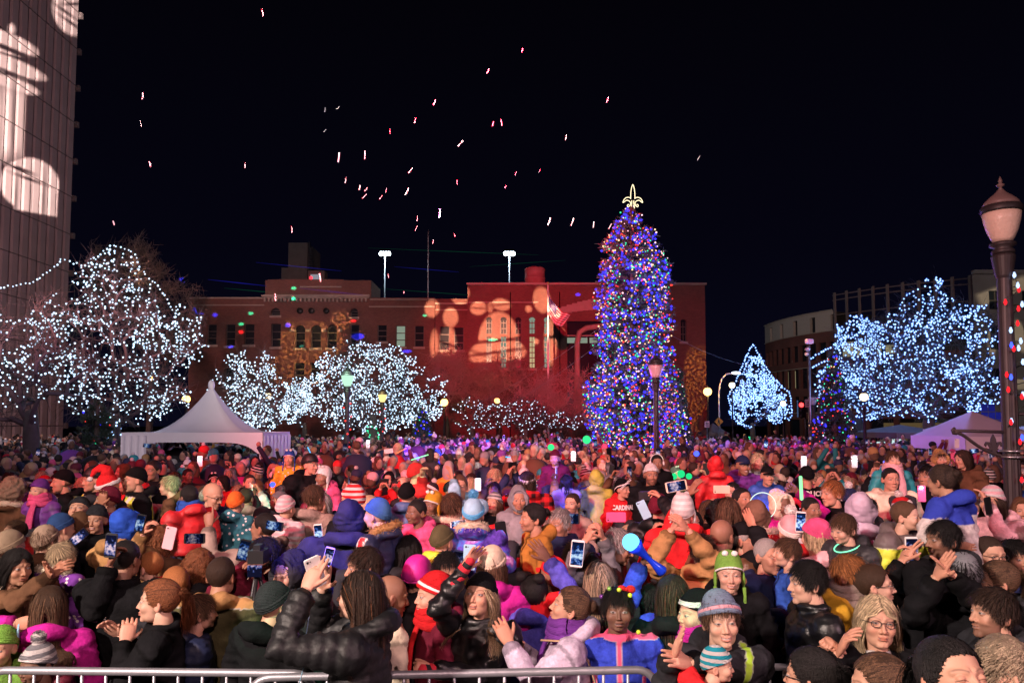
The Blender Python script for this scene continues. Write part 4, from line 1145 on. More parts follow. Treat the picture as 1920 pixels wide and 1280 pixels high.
FL.add(*tube([bp(1783, 807), bp(1890, 810)], .016, 8))
FL.add(*tube([tuple(np.array((((q[0] - 1888) * sc_), 0, Z(q[1], YL)))) for q in bez((1785, 810), (1812, 815), (1822, 850), (1890, 858), n=16)], .017, 8))
FL.add(*tube([bp(1888, 776), bp(1990, 776)], .016, 8)); FL.add(*tube([bp(1888, 845), bp(1950, 845), bp(1990, 800)], .014, 8))
br = link('bracket', FL.mesh('bracket', [POSTM]), o)
def lily(cx, cy, h, t):
    def P(x, y): return (cx + x * h, cy + y * h)
    polys = [[P(0, .5), P(.10, .30), P(.13, .12), P(.08, -.10), P(.05, -.5), P(-.05, -.5), P(-.08, -.10), P(-.13, .12), P(-.10, .30)],
             [P(.08, -.08), P(.20, .14), P(.34, .16), P(.42, .02), P(.36, -.08), P(.32, .02), P(.24, .0), P(.14, -.22), P(.06, -.2)],
             [P(-.08, -.08), P(-.20, .14), P(-.34, .16), P(-.42, .02), P(-.36, -.08), P(-.32, .02), P(-.24, .0), P(-.14, -.22), P(-.06, -.2)],
             [P(-.22, -.16), P(.22, -.16), P(.22, -.24), P(-.22, -.24)]]
    m = MB()
    for i_, p in enumerate(polys):
        V, Q, T = prism(p, t - .002 * i_); m.add(V, Q, T)
    return m
m = lily((1855 - 1888) * sc_, Z(834, YL), 40 * sc_, .02)
link('emblem', m.mesh('emblem', [POSTM], False), br)
for zz in (Z(845, YL), Z(856, YL)):
    mb = MB(); mb.add(*lathe([(.10, -.012), (.115, -.01), (.115, .01), (.10, .012)], 20, (0, 0, zz))); link('clamp', mb.mesh('clamp', [GREYM]), o)
o2 = empty('bulb_string', (xl, YL, 1.2)); tag(o2, 'string of large red, white and blue bulbs wound round the lamp post', 'light string')
mb = MB(); P = []
pos = [(1895, 520, 'w'), (1898, 548, 'r'), (1903, 575, 'w'), (1900, 582, 'r'), (1872, 571, 'r'), (1893, 610, 'r'), (1884, 622, 'w'), (1880, 650, 'b'), (1884, 657, 'r'), (1897, 655, 'w'), (1900, 681, 'w'), (1905, 683, 'b'), (1873, 704, 'r'), (1877, 709, 'b'), (1911, 715, 'r'), (1908, 711, 'b'), (1871, 732, 'r'),
       (1895, 745, 'r'), (1901, 741, 'w'), (1907, 758, 'g'), (1873, 792, 'r'), (1878, 790, 'w'), (1893, 820, 'b'), (1888, 828, 'r'), (1915, 853, 'r'), (1889, 898, 'r'), (1915, 920, 'r'), (1910, 942, 'r'), (1919, 946, 'w'), (1899, 978, 'r'), (1904, 981, 'w'), (1900, 988, 'r'), (1896, 540, 'w'), (1901, 642, 'w')]
for i_, (px, py, c_) in enumerate(pos):
    ang = (i_ * 2.1); P.append(((px - 1888) * sc_, -.10 - .04 * abs(math.sin(ang)), Z(py, YL) - 1.2))
P2 = sorted(P, key=lambda p: p[2]); W2 = []
for i_, p in enumerate(P2):
    W2.append(p)
    if i_ % 2: W2.append((0, .13, p[2] + .02))
t_ = np.array(W2); mb.add(*tube(t_, .005, 5)); link('wire', mb.mesh('wire', [plain('black_wire', (.01, .02, .01), .5)]), o2)
CM = {'r': glow('c9_red', (1, .02, .03), 1.5), 'w': glow('c9_white', (.45, .62, 1), 2.0), 'b': glow('c9_blue', (.05, .1, 1), 2.5), 'g': glow('c9_gold', (1, .5, .1), 1.4)}
for p, (px, py, c_) in zip(P, pos):
    mb = MB(); mb.add(*lathe([(.003, -.028), (.011, -.02), (.0165, -.004), (.016, .008), (.010, .02), (.009, .034), (.001, .036)], 10, p))
    b_ = link('bulb', mb.mesh('bulb', [CM[c_]]), o2)
o = empty('camera_mast', (W(1519, 34), 34, 0)); tag(o, 'slim pole with a white sign and a camera beside the small fir', 'pole')
mb = MB(); mb.add(*tube([(0, 0, 0), (0, 0, Z(648, 34))], .05, 8)); link('pole', mb.mesh('pole', [GREYM]), o)
mb = MB(); V, Q, T = ell((0, -.05, Z(640, 34)), (.24, .04, .13), 16, 8); V[:, 0] = np.clip(V[:, 0] * 1.3, -.2, .2); mb.add(V, Q, T); link('sign', mb.mesh('sign', [plain('sign_white', (.75, .6, .65), .5)]), o)
mb = MB(); mb.add(*ell((-.1, -.1, Z(655, 34)), (.12, .16, .09), 10, 8)); mb.add(*ell((-.15, -.1, Z(664, 34)), (.10, .10, .09), 10, 8)); link('camera', mb.mesh('camera', [plain('cam_white', (.7, .68, .68), .4)]), o)
o = empty('traffic_light', (W(1501, 48), 48, 0)); tag(o, 'traffic light showing red beside the curved office', 'traffic light')
z_ = Z(759, 48)
mb = MB(); mb.add(*tube([(.3, 0, 0), (.3, 0, z_ + .3)], .06, 8)); link('pole', mb.mesh('pole', [DARKM]), o)
mb = MB(); mb.add(*box(-.2, .2, -.12, .12, z_ - .8, z_ + .3)[:2]); link('housing', mb.mesh('housing', [DARKM], False), o)
for k, mt in enumerate((glow('signal_red', (1, .03, .03), 7), DARKM, DARKM)):
    mb = MB(); mb.add(*ell((0, -.14, z_ - .36 * k), (.15, .05, .15), 12, 8)); link('lens', mb.mesh('lens', [mt]), o)
def signboard(px, py, Y, w, h, label, mat, diamond=False, mark=None):
    o = empty('road_sign', (W(px, Y), Y, 0)); tag(o, label, 'sign'); z_ = Z(py, Y)
    mb = MB(); mb.add(*tube([(0, .03, 0), (0, .03, z_)], .03, 6)); link('pole', mb.mesh('pole', [GREYM]), o)
    poly = [(-w, 0), (0, -w), (w, 0), (0, w)] if diamond else [(-w, -h), (w, -h), (w, h), (-w, h)]
    V, Q, T = prism(poly, .02); V[:, 2] += z_; mb = MB(); mb.add(V, Q, T); link('board', mb.mesh('board', [mat], False), o)
    if mark:
        mb = MB()
        for (x0, x1, a_, b_) in mark: mb.add(*box(x0, x1, -.025, -.012, z_ + a_, z_ + b_)[:2])
        link('symbol', mb.mesh('symbol', [plain('sign_black', (.02, .02, .02), .6)], False), o)
signboard(1347, 790, 42, .26, .26, 'orange diamond warning sign with a walking figure in the street', plain('sign_orange', (.9, .38, .03), .5), True, [(-.03, .03, .07, .12), (-.04, .04, -.05, .06), (-.07, -.035, -.15, -.05), (.02, .06, -.15, -.05)])
signboard(1325, 795, 40, .13, .17, 'small pink white parking sign beside the tall hall', plain('sign_pink', (.9, .45, .5), .5), False, [(-.09, .09, .05, .08), (-.09, .06, -.02, .01), (-.09, .09, -.1, -.07)])
signboard(1516, 756, 44, .2, .24, 'small square regulatory sign beside the red traffic light', plain('sign_rose', (.6, .42, .42), .5), False, [(-.14, .14, .1, .13), (-.12, .1, .0, .04), (-.12, .12, -.12, -.08)])
o = empty('arched_street_light', (W(1348, 52), 52, 0)); tag(o, 'tall street light with a curved arm between the hall and the bell tree', 'street lamp')
P = [(0, 0, 0), (0, 0, Z(740, 52))] + [tuple(np.array(at(x, y, 52)) - (W(1348, 52), 52, 0)) for x, y in ((1349, 725), (1353, 710), (1362, 701), (1376, 699))]
mb = MB(); mb.add(*tube(P, .06, 8)); link('pole', mb.mesh('pole', [plain('galvanised', (.6, .62, .65), .4, .3)]), o)
p_ = np.array(at(1380, 699, 52)) - (W(1348, 52), 52, 0)
mb = MB(); mb.add(*ell(p_, (.35, .15, .1), 10, 6)); link('lamp_head', mb.mesh('lamp_head', [glow('cool_lamp', (.7, .8, 1), 5)]), o)
mb = MB(); a_ = at(1862, 795, 24)
for k in range(3):
    for j in range(4 - k):
        if (k, j) in ((0, 0),): continue
        x_ = a_.x + j * .23 - .35; z_ = a_.z + k * .26 - .1
        mb.add(*box(x_, x_ + .2, 24, 24.02, z_, z_ + .23)[:2])
tag(link('blue_panel_sign', mb.mesh('blue_panel_sign', [plain('blue_sign', (.02, .05, .5), .5)], False)), 'blue stepped panel sign hanging behind the tall lamp post', 'sign')
point('sign_light', (a_.x, 23, a_.z), 8, (.2, .3, 1))
GALV = plain('galvanised_rail', (.34, .34, .38), .45, .6, noise=.2, scale=20)
def barrier(label, x0, x1, y0, y1, zt=1.08):
    a_, b_ = Vector((x0, y0, 0)), Vector((x1, y1, 0)); L = (b_ - a_).length
    o = empty('crowd_barrier', a_, math.atan2(y1 - y0, x1 - x0)); tag(o, label, 'barrier', 'steel crowd barriers along the front')
    rc = .10; P = [(0, 0, .2), (0, 0, zt - rc)]
    P += [(rc - rc * math.cos(t), 0, zt - rc + rc * math.sin(t)) for t in np.linspace(.2, math.pi / 2, 6)]
    P += [(L - rc + rc * math.sin(t), 0, zt - rc + rc * math.cos(t)) for t in np.linspace(0, math.pi / 2 - .2, 6)]
    P += [(L, 0, zt - rc), (L, 0, .2)]
    mb = MB(); mb.add(*tube(P, .019, 12)); mb.add(*tube([(0, 0, .2), (L, 0, .2)], .017, 10))
    link('frame', mb.mesh('frame', [GALV]), o)
    k = .12
    while k < L - .05:
        mb = MB(); mb.add(*tube([(k, 0, .2), (k, 0, zt - .01)], .0075, 8)); link('bar', mb.mesh('bar', [GALV]), o); k += .118
    for x in (.35, L - .35):
        mb = MB(); mb.add(*tube([(x, -.3, .02), (x, 0, .2), (x, .3, .02)], .015, 8)); link('foot', mb.mesh('foot', [GALV]), o)
YB = 3.62
xA = at(-40, 1270, YB).x
barrier('steel crowd barrier at the front left below the ponytail woman', xA, at(590, 1255, YB).x, YB + .05, YB, Z(1262, YB))
barrier('steel crowd barrier at the front centre before the blue fleece girl', at(470, 1275, 3.52).x, at(1232, 1260, 3.62).x, 3.50, 3.62, Z(1262, 3.56))
barrier('steel crowd barrier behind the clapping woman at the front right', at(1236, 1260, 3.95).x, at(1500, 1260, 4.0).x, 3.97, 4.0, Z(1255, 3.95))
CONF = plain('confetti', (.85, .72, .74), .6)
flk = [(492, 24), (267, 180), (281, 308), (213, 418), (547, 430), (459, 310), (609, 206), (634, 202), (609, 245), (635, 295), (684, 291), (674, 352), (686, 355), (683, 368), (648, 338), (714, 370), (724, 357), (731, 247), (763, 359), (769, 320), (778, 226), (815, 192),
       (782, 410), (780, 428), (812, 453), (852, 441), (857, 342), (824, 400), (863, 269), (915, 133), (924, 232), (940, 230), (979, 95), (967, 325), (948, 350), (1012, 320), (1061, 258), (1073, 416), (1113, 421), (1139, 187), (1310, 296), (1144, 424), (264, 232), (728, 517), (757, 548), (1030, 415), (600, 520), (516, 557)]
for i_, (px, py) in enumerate(flk):
    Yc = 9 + (i_ * 37 % 9); p = at(px, py, Yc); r_ = np.random.default_rng(i_)
    mb = MB(); L = .034 + .03 * r_.random(); tl = r_.uniform(-.2, .8) if px > 550 else r_.uniform(-.4, .1)
    V = np.array([(-.007, 0, -L), (.007, .003, -L), (.009, .006, 0), (-.006, .003, 0), (.007, 0, L), (-.006, -.003, L)]) * (1.3, 1, 1)
    V = np.vstack([V, V + (0, .0012, 0)])
    Qf = [(0, 1, 2, 3), (3, 2, 4, 5), (6, 9, 8, 7), (9, 11, 10, 8), (0, 6, 7, 1), (5, 4, 10, 11), (1, 7, 8, 2), (2, 8, 10, 4), (3, 9, 6, 0), (5, 11, 9, 3)]
    mb.add(V, Qf, mi=0)
    c_ = link('confetti_strip', mb.mesh('confetti_strip', [CONF], False), None, p); c_.rotation_euler = (0, tl, r_.uniform(-.5, .5))
    tag(c_, 'small pale paper strip of confetti drifting against the black sky', 'confetti', 'confetti drifting over the crowd')
spot('confetti_flood', (0, -3, 6), (-.5, 11, 8.5), 14000, (1, .88, .86), 56, .6)
for i_, (p, q, y0, y1, c_, r_) in enumerate([((390, 524), (500, 536), 40, 46, 'blue', .028), ((480, 492), (640, 508), 40, 50, 'blue', .02), ((560, 540), (680, 553), 45, 50, 'blue', .026),
                                         ((420, 540), (560, 553), 40, 46, 'green', .02), ((700, 540), (920, 556), 48, 56, 'green', .016), ((690, 465), (1010, 478), 48, 56, 'green', .014), ((740, 500), (860, 510), 50, 54, 'blue', .018), ((880, 500), (1060, 488), 48, 56, 'green', .012)]):
    mb = MB(); mb.add(*tube([tuple(at(*p, y0)), tuple(np.array(at(*p, y0)) * .5 + np.array(at(*q, y1)) * .5), tuple(at(*q, y1))], [r_ * .2, r_, r_ * .3], 6))
    lb = link('laser_beam', mb.mesh('laser_beam', [sheer_glow('laser_' + c_, (.03, .9, .35) if c_ == 'green' else (.04, .04, 1), .4 if c_ == 'green' else 1.4, .06)]))
    tag(lb, 'faint %s laser beam in the dark air, %s' % (c_, ['over the low wing at left', 'before the brown tower', 'along the raised parapet', 'lowest over the left wing', 'right of the parapet', 'through the right floodlight', 'between the floodlights', 'toward the giant fir'][i_]), 'laser beam', None, 'thing')
def skin_mat():
    m, t, b = nodes_of('skin')
    oi = t.nodes.new('ShaderNodeObjectInfo'); a = t.nodes.new('ShaderNodeAttribute'); a.attribute_name = 'tint'
    mul = mixc(t, 1.0, oi.outputs['Color'], a.outputs['Color'], 'MULTIPLY')
    tcn = t.nodes.new('ShaderNodeTexCoord'); nz = t.nodes.new('ShaderNodeTexNoise'); nz.inputs['Scale'].default_value = 28; nz.inputs['Detail'].default_value = 4
    t.links.new(tcn.outputs['Object'], nz.inputs[0])
    v = math_(t, 'MULTIPLY_ADD', nz.outputs[0], .3, .85)
    n = t.nodes.new('ShaderNodeVectorMath'); n.operation = 'SCALE'; t.links.new(mul, n.inputs[0]); t.links.new(v, n.inputs['Scale'])
    c = mixc(t, a.outputs['Alpha'], n.outputs[0], a.outputs['Color'])
    t.links.new(c, b.inputs['Base Color']); b.inputs['Roughness'].default_value = .56
    b.inputs['Specular IOR Level'].default_value = .4
    bp = t.nodes.new('ShaderNodeBump'); bp.inputs['Strength'].default_value = .12; bp.inputs['Distance'].default_value = .004
    t.links.new(nz.outputs[0], bp.inputs['Height']); t.links.new(bp.outputs[0], b.inputs['Normal'])
    return m
SKINM = skin_mat()
def hair_mat():
    m, t, b = nodes_of('hair')
    oi = t.nodes.new('ShaderNodeObjectInfo'); a = t.nodes.new('ShaderNodeAttribute'); a.attribute_name = 'tint'
    mul = mixc(t, 1.0, oi.outputs['Color'], a.outputs['Color'], 'MULTIPLY')
    tcn = t.nodes.new('ShaderNodeTexCoord'); mp = t.nodes.new('ShaderNodeMapping'); mp.inputs['Scale'].default_value = (1, 1, .12)
    nz = t.nodes.new('ShaderNodeTexNoise'); nz.inputs['Scale'].default_value = 330; nz.inputs['Detail'].default_value = 3
    t.links.new(tcn.outputs['Object'], mp.inputs[0]); t.links.new(mp.outputs[0], nz.inputs[0])
    v = math_(t, 'MULTIPLY_ADD', nz.outputs[0], 1.4, .3)
    n = t.nodes.new('ShaderNodeVectorMath'); n.operation = 'SCALE'; t.links.new(mul, n.inputs[0]); t.links.new(v, n.inputs['Scale'])
    t.links.new(n.outputs[0], b.inputs['Base Color']); b.inputs['Roughness'].default_value = .55; b.inputs['Specular IOR Level'].default_value = .22
    bp = t.nodes.new('ShaderNodeBump'); bp.inputs['Strength'].default_value = .9; bp.inputs['Distance'].default_value = .008
    t.links.new(nz.outputs[0], bp.inputs['Height']); t.links.new(bp.outputs[0], b.inputs['Normal'])
    return m
HAIRM = hair_mat()
def cloth_mat(kind):
    m, t, b = nodes_of(kind + '_cloth')
    oi = t.nodes.new('ShaderNodeObjectInfo'); a = t.nodes.new('ShaderNodeAttribute'); a.attribute_name = 'tint'
    tcn = t.nodes.new('ShaderNodeTexCoord')
    nz = t.nodes.new('ShaderNodeTexNoise'); nz.inputs['Scale'].default_value = 7; nz.inputs['Detail'].default_value = 6; nz.inputs['Roughness'].default_value = .65
    t.links.new(tcn.outputs['Object'], nz.inputs[0])
    base = oi.outputs['Color']; sep = t.nodes.new('ShaderNodeSeparateXYZ'); t.links.new(tcn.outputs['Object'], sep.inputs[0])
    rough, dist, bumpsrc, bs = .85, .020, nz.outputs[0], .9
    if kind == 'galaxy':
        n2 = t.nodes.new('ShaderNodeTexNoise'); n2.inputs['Scale'].default_value = 9; n2.inputs['Detail'].default_value = 5; t.links.new(tcn.outputs['Object'], n2.inputs[0])
        r = t.nodes.new('ShaderNodeValToRGB'); e = r.color_ramp.elements
        e[0].position = .33; e[0].color = (.02, .015, .10, 1); e[1].position = .72; e[1].color = (.75, .6, .95, 1)
        for p, c in ((.45, (.10, .05, .42, 1)), (.52, (.05, .16, .6, 1)), (.60, (.35, .12, .5, 1))):
            x = e.new(p); x.color = c
        r.color_ramp.interpolation = 'LINEAR'; t.links.new(n2.outputs[0], r.inputs[0]); base = r.outputs[0]
    if kind == 'dots':
        vo = t.nodes.new('ShaderNodeTexVoronoi'); vo.inputs['Scale'].default_value = 24; t.links.new(tcn.outputs['Object'], vo.inputs['Vector'])
        k = math_(t, 'MULTIPLY_ADD', vo.outputs['Distance'], -14, 4.2, clamp=True); base = mixc(t, k, base, (.7, .6, .62))
    if kind == 'plaid':
        k1 = math_(t, 'GREATER_THAN', math_(t, 'SINE', math_(t, 'MULTIPLY', sep.outputs[0], 70)), .1)
        k2 = math_(t, 'GREATER_THAN', math_(t, 'SINE', math_(t, 'MULTIPLY', sep.outputs[2], 70)), .1)
        base = mixc(t, math_(t, 'MULTIPLY', math_(t, 'ADD', k1, k2), .48), base, (.012, .01, .012))
    if kind in ('knit', 'knit_band', 'knit_stripe'):
        w = t.nodes.new('ShaderNodeTexWave'); w.inputs['Scale'].default_value = 42; w.bands_direction = 'Z'; w.inputs['Distortion'].default_value = .6
        w2 = t.nodes.new('ShaderNodeTexVoronoi'); w2.inputs['Scale'].default_value = 210; t.links.new(tcn.outputs['Object'], w2.inputs['Vector'])
        t.links.new(tcn.outputs['Object'], w.inputs[0])
        bumpsrc = math_(t, 'ADD', math_(t, 'MULTIPLY', w.outputs[1], .5), w2.outputs['Distance']); dist = .006; bs = .8
        if kind == 'knit_stripe':
            k = math_(t, 'GREATER_THAN', math_(t, 'SINE', math_(t, 'MULTIPLY', sep.outputs[2], 150)), .0); base = mixc(t, k, base, (.62, .58, .58))
        if kind == 'knit_band':
            k = math_(t, 'MULTIPLY', math_(t, 'GREATER_THAN', sep.outputs[2], .05), math_(t, 'LESS_THAN', sep.outputs[2], .075)); base = mixc(t, k, base, (.65, .6, .6))
    if kind == 'leather': rough, bs, dist = .36, .9, .014
    if kind == 'puffer': rough, bs, dist = .55, .7, .014
    if kind == 'fur':
        nz.inputs['Scale'].default_value = 60; bs = 1.0; dist = .02
    if kind == 'fleece':
        nz.inputs['Scale'].default_value = 40; bs = .8; dist = .010
    v = math_(t, 'MULTIPLY_ADD', nz.outputs[0], 1.3, .35)
    mul = mixc(t, 1.0, base, a.outputs['Color'], 'MULTIPLY')
    n = t.nodes.new('ShaderNodeVectorMath'); n.operation = 'SCALE'; t.links.new(mul, n.inputs[0]); t.links.new(v, n.inputs['Scale'])
    c = mixc(t, a.outputs['Alpha'], n.outputs[0], a.outputs['Color'])
    t.links.new(c, b.inputs['Base Color']); b.inputs['Roughness'].default_value = rough
    b.inputs['Specular IOR Level'].default_value = .45 if kind in ('leather', 'puffer') else .12
    bp = t.nodes.new('ShaderNodeBump'); bp.inputs['Strength'].default_value = bs; bp.inputs['Distance'].default_value = dist
    t.links.new(bumpsrc, bp.inputs['Height']); t.links.new(bp.outputs[0], b.inputs['Normal'])
    return m
CLOTH = {k: cloth_mat(k) for k in ('wool', 'fleece', 'puffer', 'leather', 'plaid', 'galaxy', 'dots', 'knit', 'knit_band', 'knit_stripe', 'fur')}
PANTS = plain('trousers', (.02, .022, .03), .85, noise=.2)
SHOE = plain('shoes', (.015, .013, .012), .5)
SKIN = {'pale': (.56, .33, .24), 'light': (.50, .27, .185), 'tan': (.37, .19, .12), 'brown': (.27, .14, .09), 'dark': (.165, .085, .055)}
HAIRC = {'black': (.012, .010, .010), 'darkbrown': (.035, .02, .014), 'brown': (.10, .052, .03), 'auburn': (.20, .07, .03), 'blond': (.50, .37, .23), 'ash': (.30, .22, .15), 'grey': (.34, .32, .31), 'ginger': (.35, .13, .045), 'red': (.6, .05, .03)}
COLR = {'black': (.0065, .0065, .008), 'charcoal': (.026, .026, .031), 'grey': (.20, .20, .22), 'navy': (.018, .025, .075), 'blue': (.03, .09, .42), 'royal blue': (.035, .06, .50), 'teal': (.02, .26, .30), 'maroon': (.13, .012, .03),
        'red': (.60, .02, .025), 'pink': (.75, .10, .26), 'magenta': (.55, .02, .30), 'pale pink': (.75, .42, .46), 'lavender': (.50, .40, .52), 'purple': (.16, .04, .28), 'cream': (.70, .60, .45), 'white': (.78, .75, .74),
        'tan': (.40, .22, .09), 'brown': (.13, .065, .035), 'olive': (.10, .09, .045), 'green': (.20, .42, .07), 'lime': (.58, .66, .05), 'orange': (.85, .16, .03), 'mustard': (.60, .32, .03), 'dark green': (.02, .09, .05), 'light blue': (.35, .62, .80), 'taupe': (.28, .21, .18)}
def smin(a, b, k):
    h = np.clip(.5 + .5 * (b - a) / k, 0, 1)
    return b + (a - b) * h - k * h * (1 - h)
def smax(a, b, k): return -smin(-a, -b, k)
def sd_ell(P, c, r):
    q = (P - np.array(c)) / np.array(r); k0 = np.linalg.norm(q, axis=-1); k1 = np.linalg.norm(q / np.array(r), axis=-1)
    return k0 * (k0 - 1) / (k1 + 1e-9)
def sd_cap(P, a, b, ra, rb):
    a, b = np.array(a), np.array(b); ba = b - a
    h = np.clip(((P - a) @ ba) / (ba @ ba), 0, 1)
    return np.linalg.norm(P - a - h[..., None] * ba, axis=-1) - (ra + (rb - ra) * h)
VAR = {  # jaw width, chin, nose size, brow, cheek, mouth open, smile, lip, eyes open, brow tint, beard, face length
    'm':  dict(jw=1.06, chin=1.15, nose=1.15, brow=1.2, cheek=.9, mo=0, sm=0, lip=.85, eye=1, bt=.35, beard=0, fl=1.02),
    'mb': dict(jw=1.08, chin=1.2, nose=1.15, brow=1.2, cheek=.9, mo=0, sm=.2, lip=.85, eye=1, bt=.3, beard=.8, fl=1.03),
    'ms': dict(jw=1.06, chin=1.1, nose=1.1, brow=1.1, cheek=1.1, mo=.4, sm=1, lip=.85, eye=.8, bt=.35, beard=.3, fl=1.02),
    'f':  dict(jw=.94, chin=.9, nose=.9, brow=.7, cheek=1.05, mo=0, sm=.2, lip=1.1, eye=1.1, bt=.4, beard=0, fl=.98),
    'fs': dict(jw=.96, chin=.9, nose=.95, brow=.7, cheek=1.15, mo=.35, sm=1, lip=1.1, eye=1, bt=.4, beard=0, fl=.98),
    'fo': dict(jw=1.0, chin=1.0, nose=1.0, brow=.8, cheek=1.1, mo=0, sm=.25, lip=.7, eye=.9, bt=.55, beard=0, fl=1.0),
    'c':  dict(jw=.98, chin=.7, nose=.72, brow=.45, cheek=1.3, mo=0, sm=.1, lip=1.05, eye=1.15, bt=.5, beard=0, fl=.86),
    'co': dict(jw=.98, chin=.7, nose=.72, brow=.45, cheek=1.3, mo=.7, sm=0, lip=1.15, eye=1.15, bt=.45, beard=0, fl=.88),
    'x':  dict(jw=.98, chin=.95, nose=.95, brow=.7, cheek=1.1, mo=.3, sm=1, lip=1.05, eye=0, bt=.4, beard=0, fl=.99),
    'mc': dict(jw=1.08, chin=1.15, nose=1.2, brow=1.2, cheek=1.0, mo=0, sm=-.1, lip=.9, eye=.7, bt=.35, beard=.45, fl=1.02),
}
def dirs(nu, nv):
    t = np.linspace(-np.pi, np.pi, nu, endpoint=False); ph = t - .55 * np.sin(t)      # 0 faces -y
    s = np.linspace(0, 1, nv); th = s * np.pi; th = th + .16 * np.sin(2 * th)          # dense round the equator
    th, ph = np.meshgrid(th, ph, indexing='ij')
    return np.stack([np.sin(th) * np.sin(ph), -np.sin(th) * np.cos(ph), np.cos(th)], -1)
def head_sdf(P, v, ears=True):
    X = np.abs(P[..., 0]); Ps = P.copy(); Ps[..., 0] = X
    fl = v['fl']; jw = v['jw']
    d = sd_ell(P, (0, .012, .028), (.075, .094, .087))
    d = smin(d, sd_ell(P, (0, -.026, -.032 * fl), (.060 * (.5 + .5 * jw), .062, .074 * fl)), .022)
    d = smin(d, sd_ell(P, (0, -.028, -.076 * fl), (.050 * jw, .050, .034)), .02)
    d = smin(d, sd_cap(Ps, (.0, -.072, -.098 * fl), (.012, -.070, -.098 * fl), .014 * v['chin'], .012 * v['chin']), .014)
    d = smin(d, sd_cap(Ps, (.012, -.081, .019), (.044, -.066, .018), .010 * v['brow'], .008 * v['brow']), .014)
    d = smin(d, np.linalg.norm(Ps - np.array([.037, -.060, -.030 * fl]), axis=-1) - .021 * v['cheek'], .016)
    d = smax(d, -(sd_ell(Ps, (.031, -.101, .001), (.0185, .016, .0125))), .010)
    d = smin(d, np.linalg.norm(Ps - np.array([.031, -.0745, .0]), axis=-1) - .0125, .0035)
    ns = v['nose']
    d = smin(d, sd_cap(P, (0, -.083, .008), (0, -.095 - .007 * ns, -.034 * fl), .0060, .0095 * ns), .010)
    d = smin(d, np.linalg.norm(Ps - np.array([.0118 * ns, -.090, -.038 * fl]), axis=-1) - .0070 * ns, .006)
    sm = v['sm']; zl = (-.064 + 0) * fl + sm * 12 * X ** 2; mo = v['mo'] * .007
    Pl = P.copy(); Pl[..., 2] = P[..., 2] - sm * 12 * X ** 2
    lw = .021 * (1 + .22 * max(sm, 0))
    d = smin(d, sd_ell(Pl, (0, -.088, -.0610 * fl + mo * .3), (lw, .0072, .0042 * v['lip'])), .005)
    d = smin(d, sd_ell(Pl, (0, -.086, -.0715 * fl - mo), (lw * .88, .0078, .0054 * v['lip'])), .005)
    d = smax(d, -(sd_ell(Pl, (0, -.101, -.0658 * fl - mo * .4), (lw * .95, .009, .0012 + mo * .75))), .003)
    if ears:
        Pe = Ps - np.array([.0755, .012, -.012]); c, s = math.cos(.35), math.sin(.35)
        Q = np.stack([Pe[..., 0] * c - Pe[..., 1] * s, Pe[..., 0] * s + Pe[..., 1] * c, Pe[..., 2]], -1)
        e = sd_ell(Q, (0, 0, 0), (.0085, .0185, .031))
        e = smax(e, -sd_ell(Q, (.012, -.002, .002), (.009, .010, .019)), .005)
        d = smin(d, e, .004)
    return d
def ray_out(D, f, r1=.175, n=56):
    rs = np.linspace(.03, r1, n); best = np.full(D.shape[:-1], .05)
    prev = f(D * rs[0])
    for k in range(1, n):
        cur = f(D * rs[k]); cross = (prev < 0) & (cur >= 0)
        t = prev / (prev - cur + 1e-12)
        best = np.where(cross, rs[k - 1] + (rs[k] - rs[k - 1]) * t, best); prev = cur
    for _ in range(2):
        best = np.clip(best - f(D * best[..., None]) * .7, .03, r1)
    return best
def grid_faces(nv, nu):
    i = np.arange(nv - 1)[:, None] * nu; j = np.arange(nu)[None]; k = (j + 1) % nu
    return np.stack([i + j, i + nu + j, i + nu + k, i + k], -1).reshape(-1, 4)
_heads = {}
def sst(x, a, b):
    t = np.clip((x - a) / (b - a), 0, 1); return t * t * (3 - 2 * t)
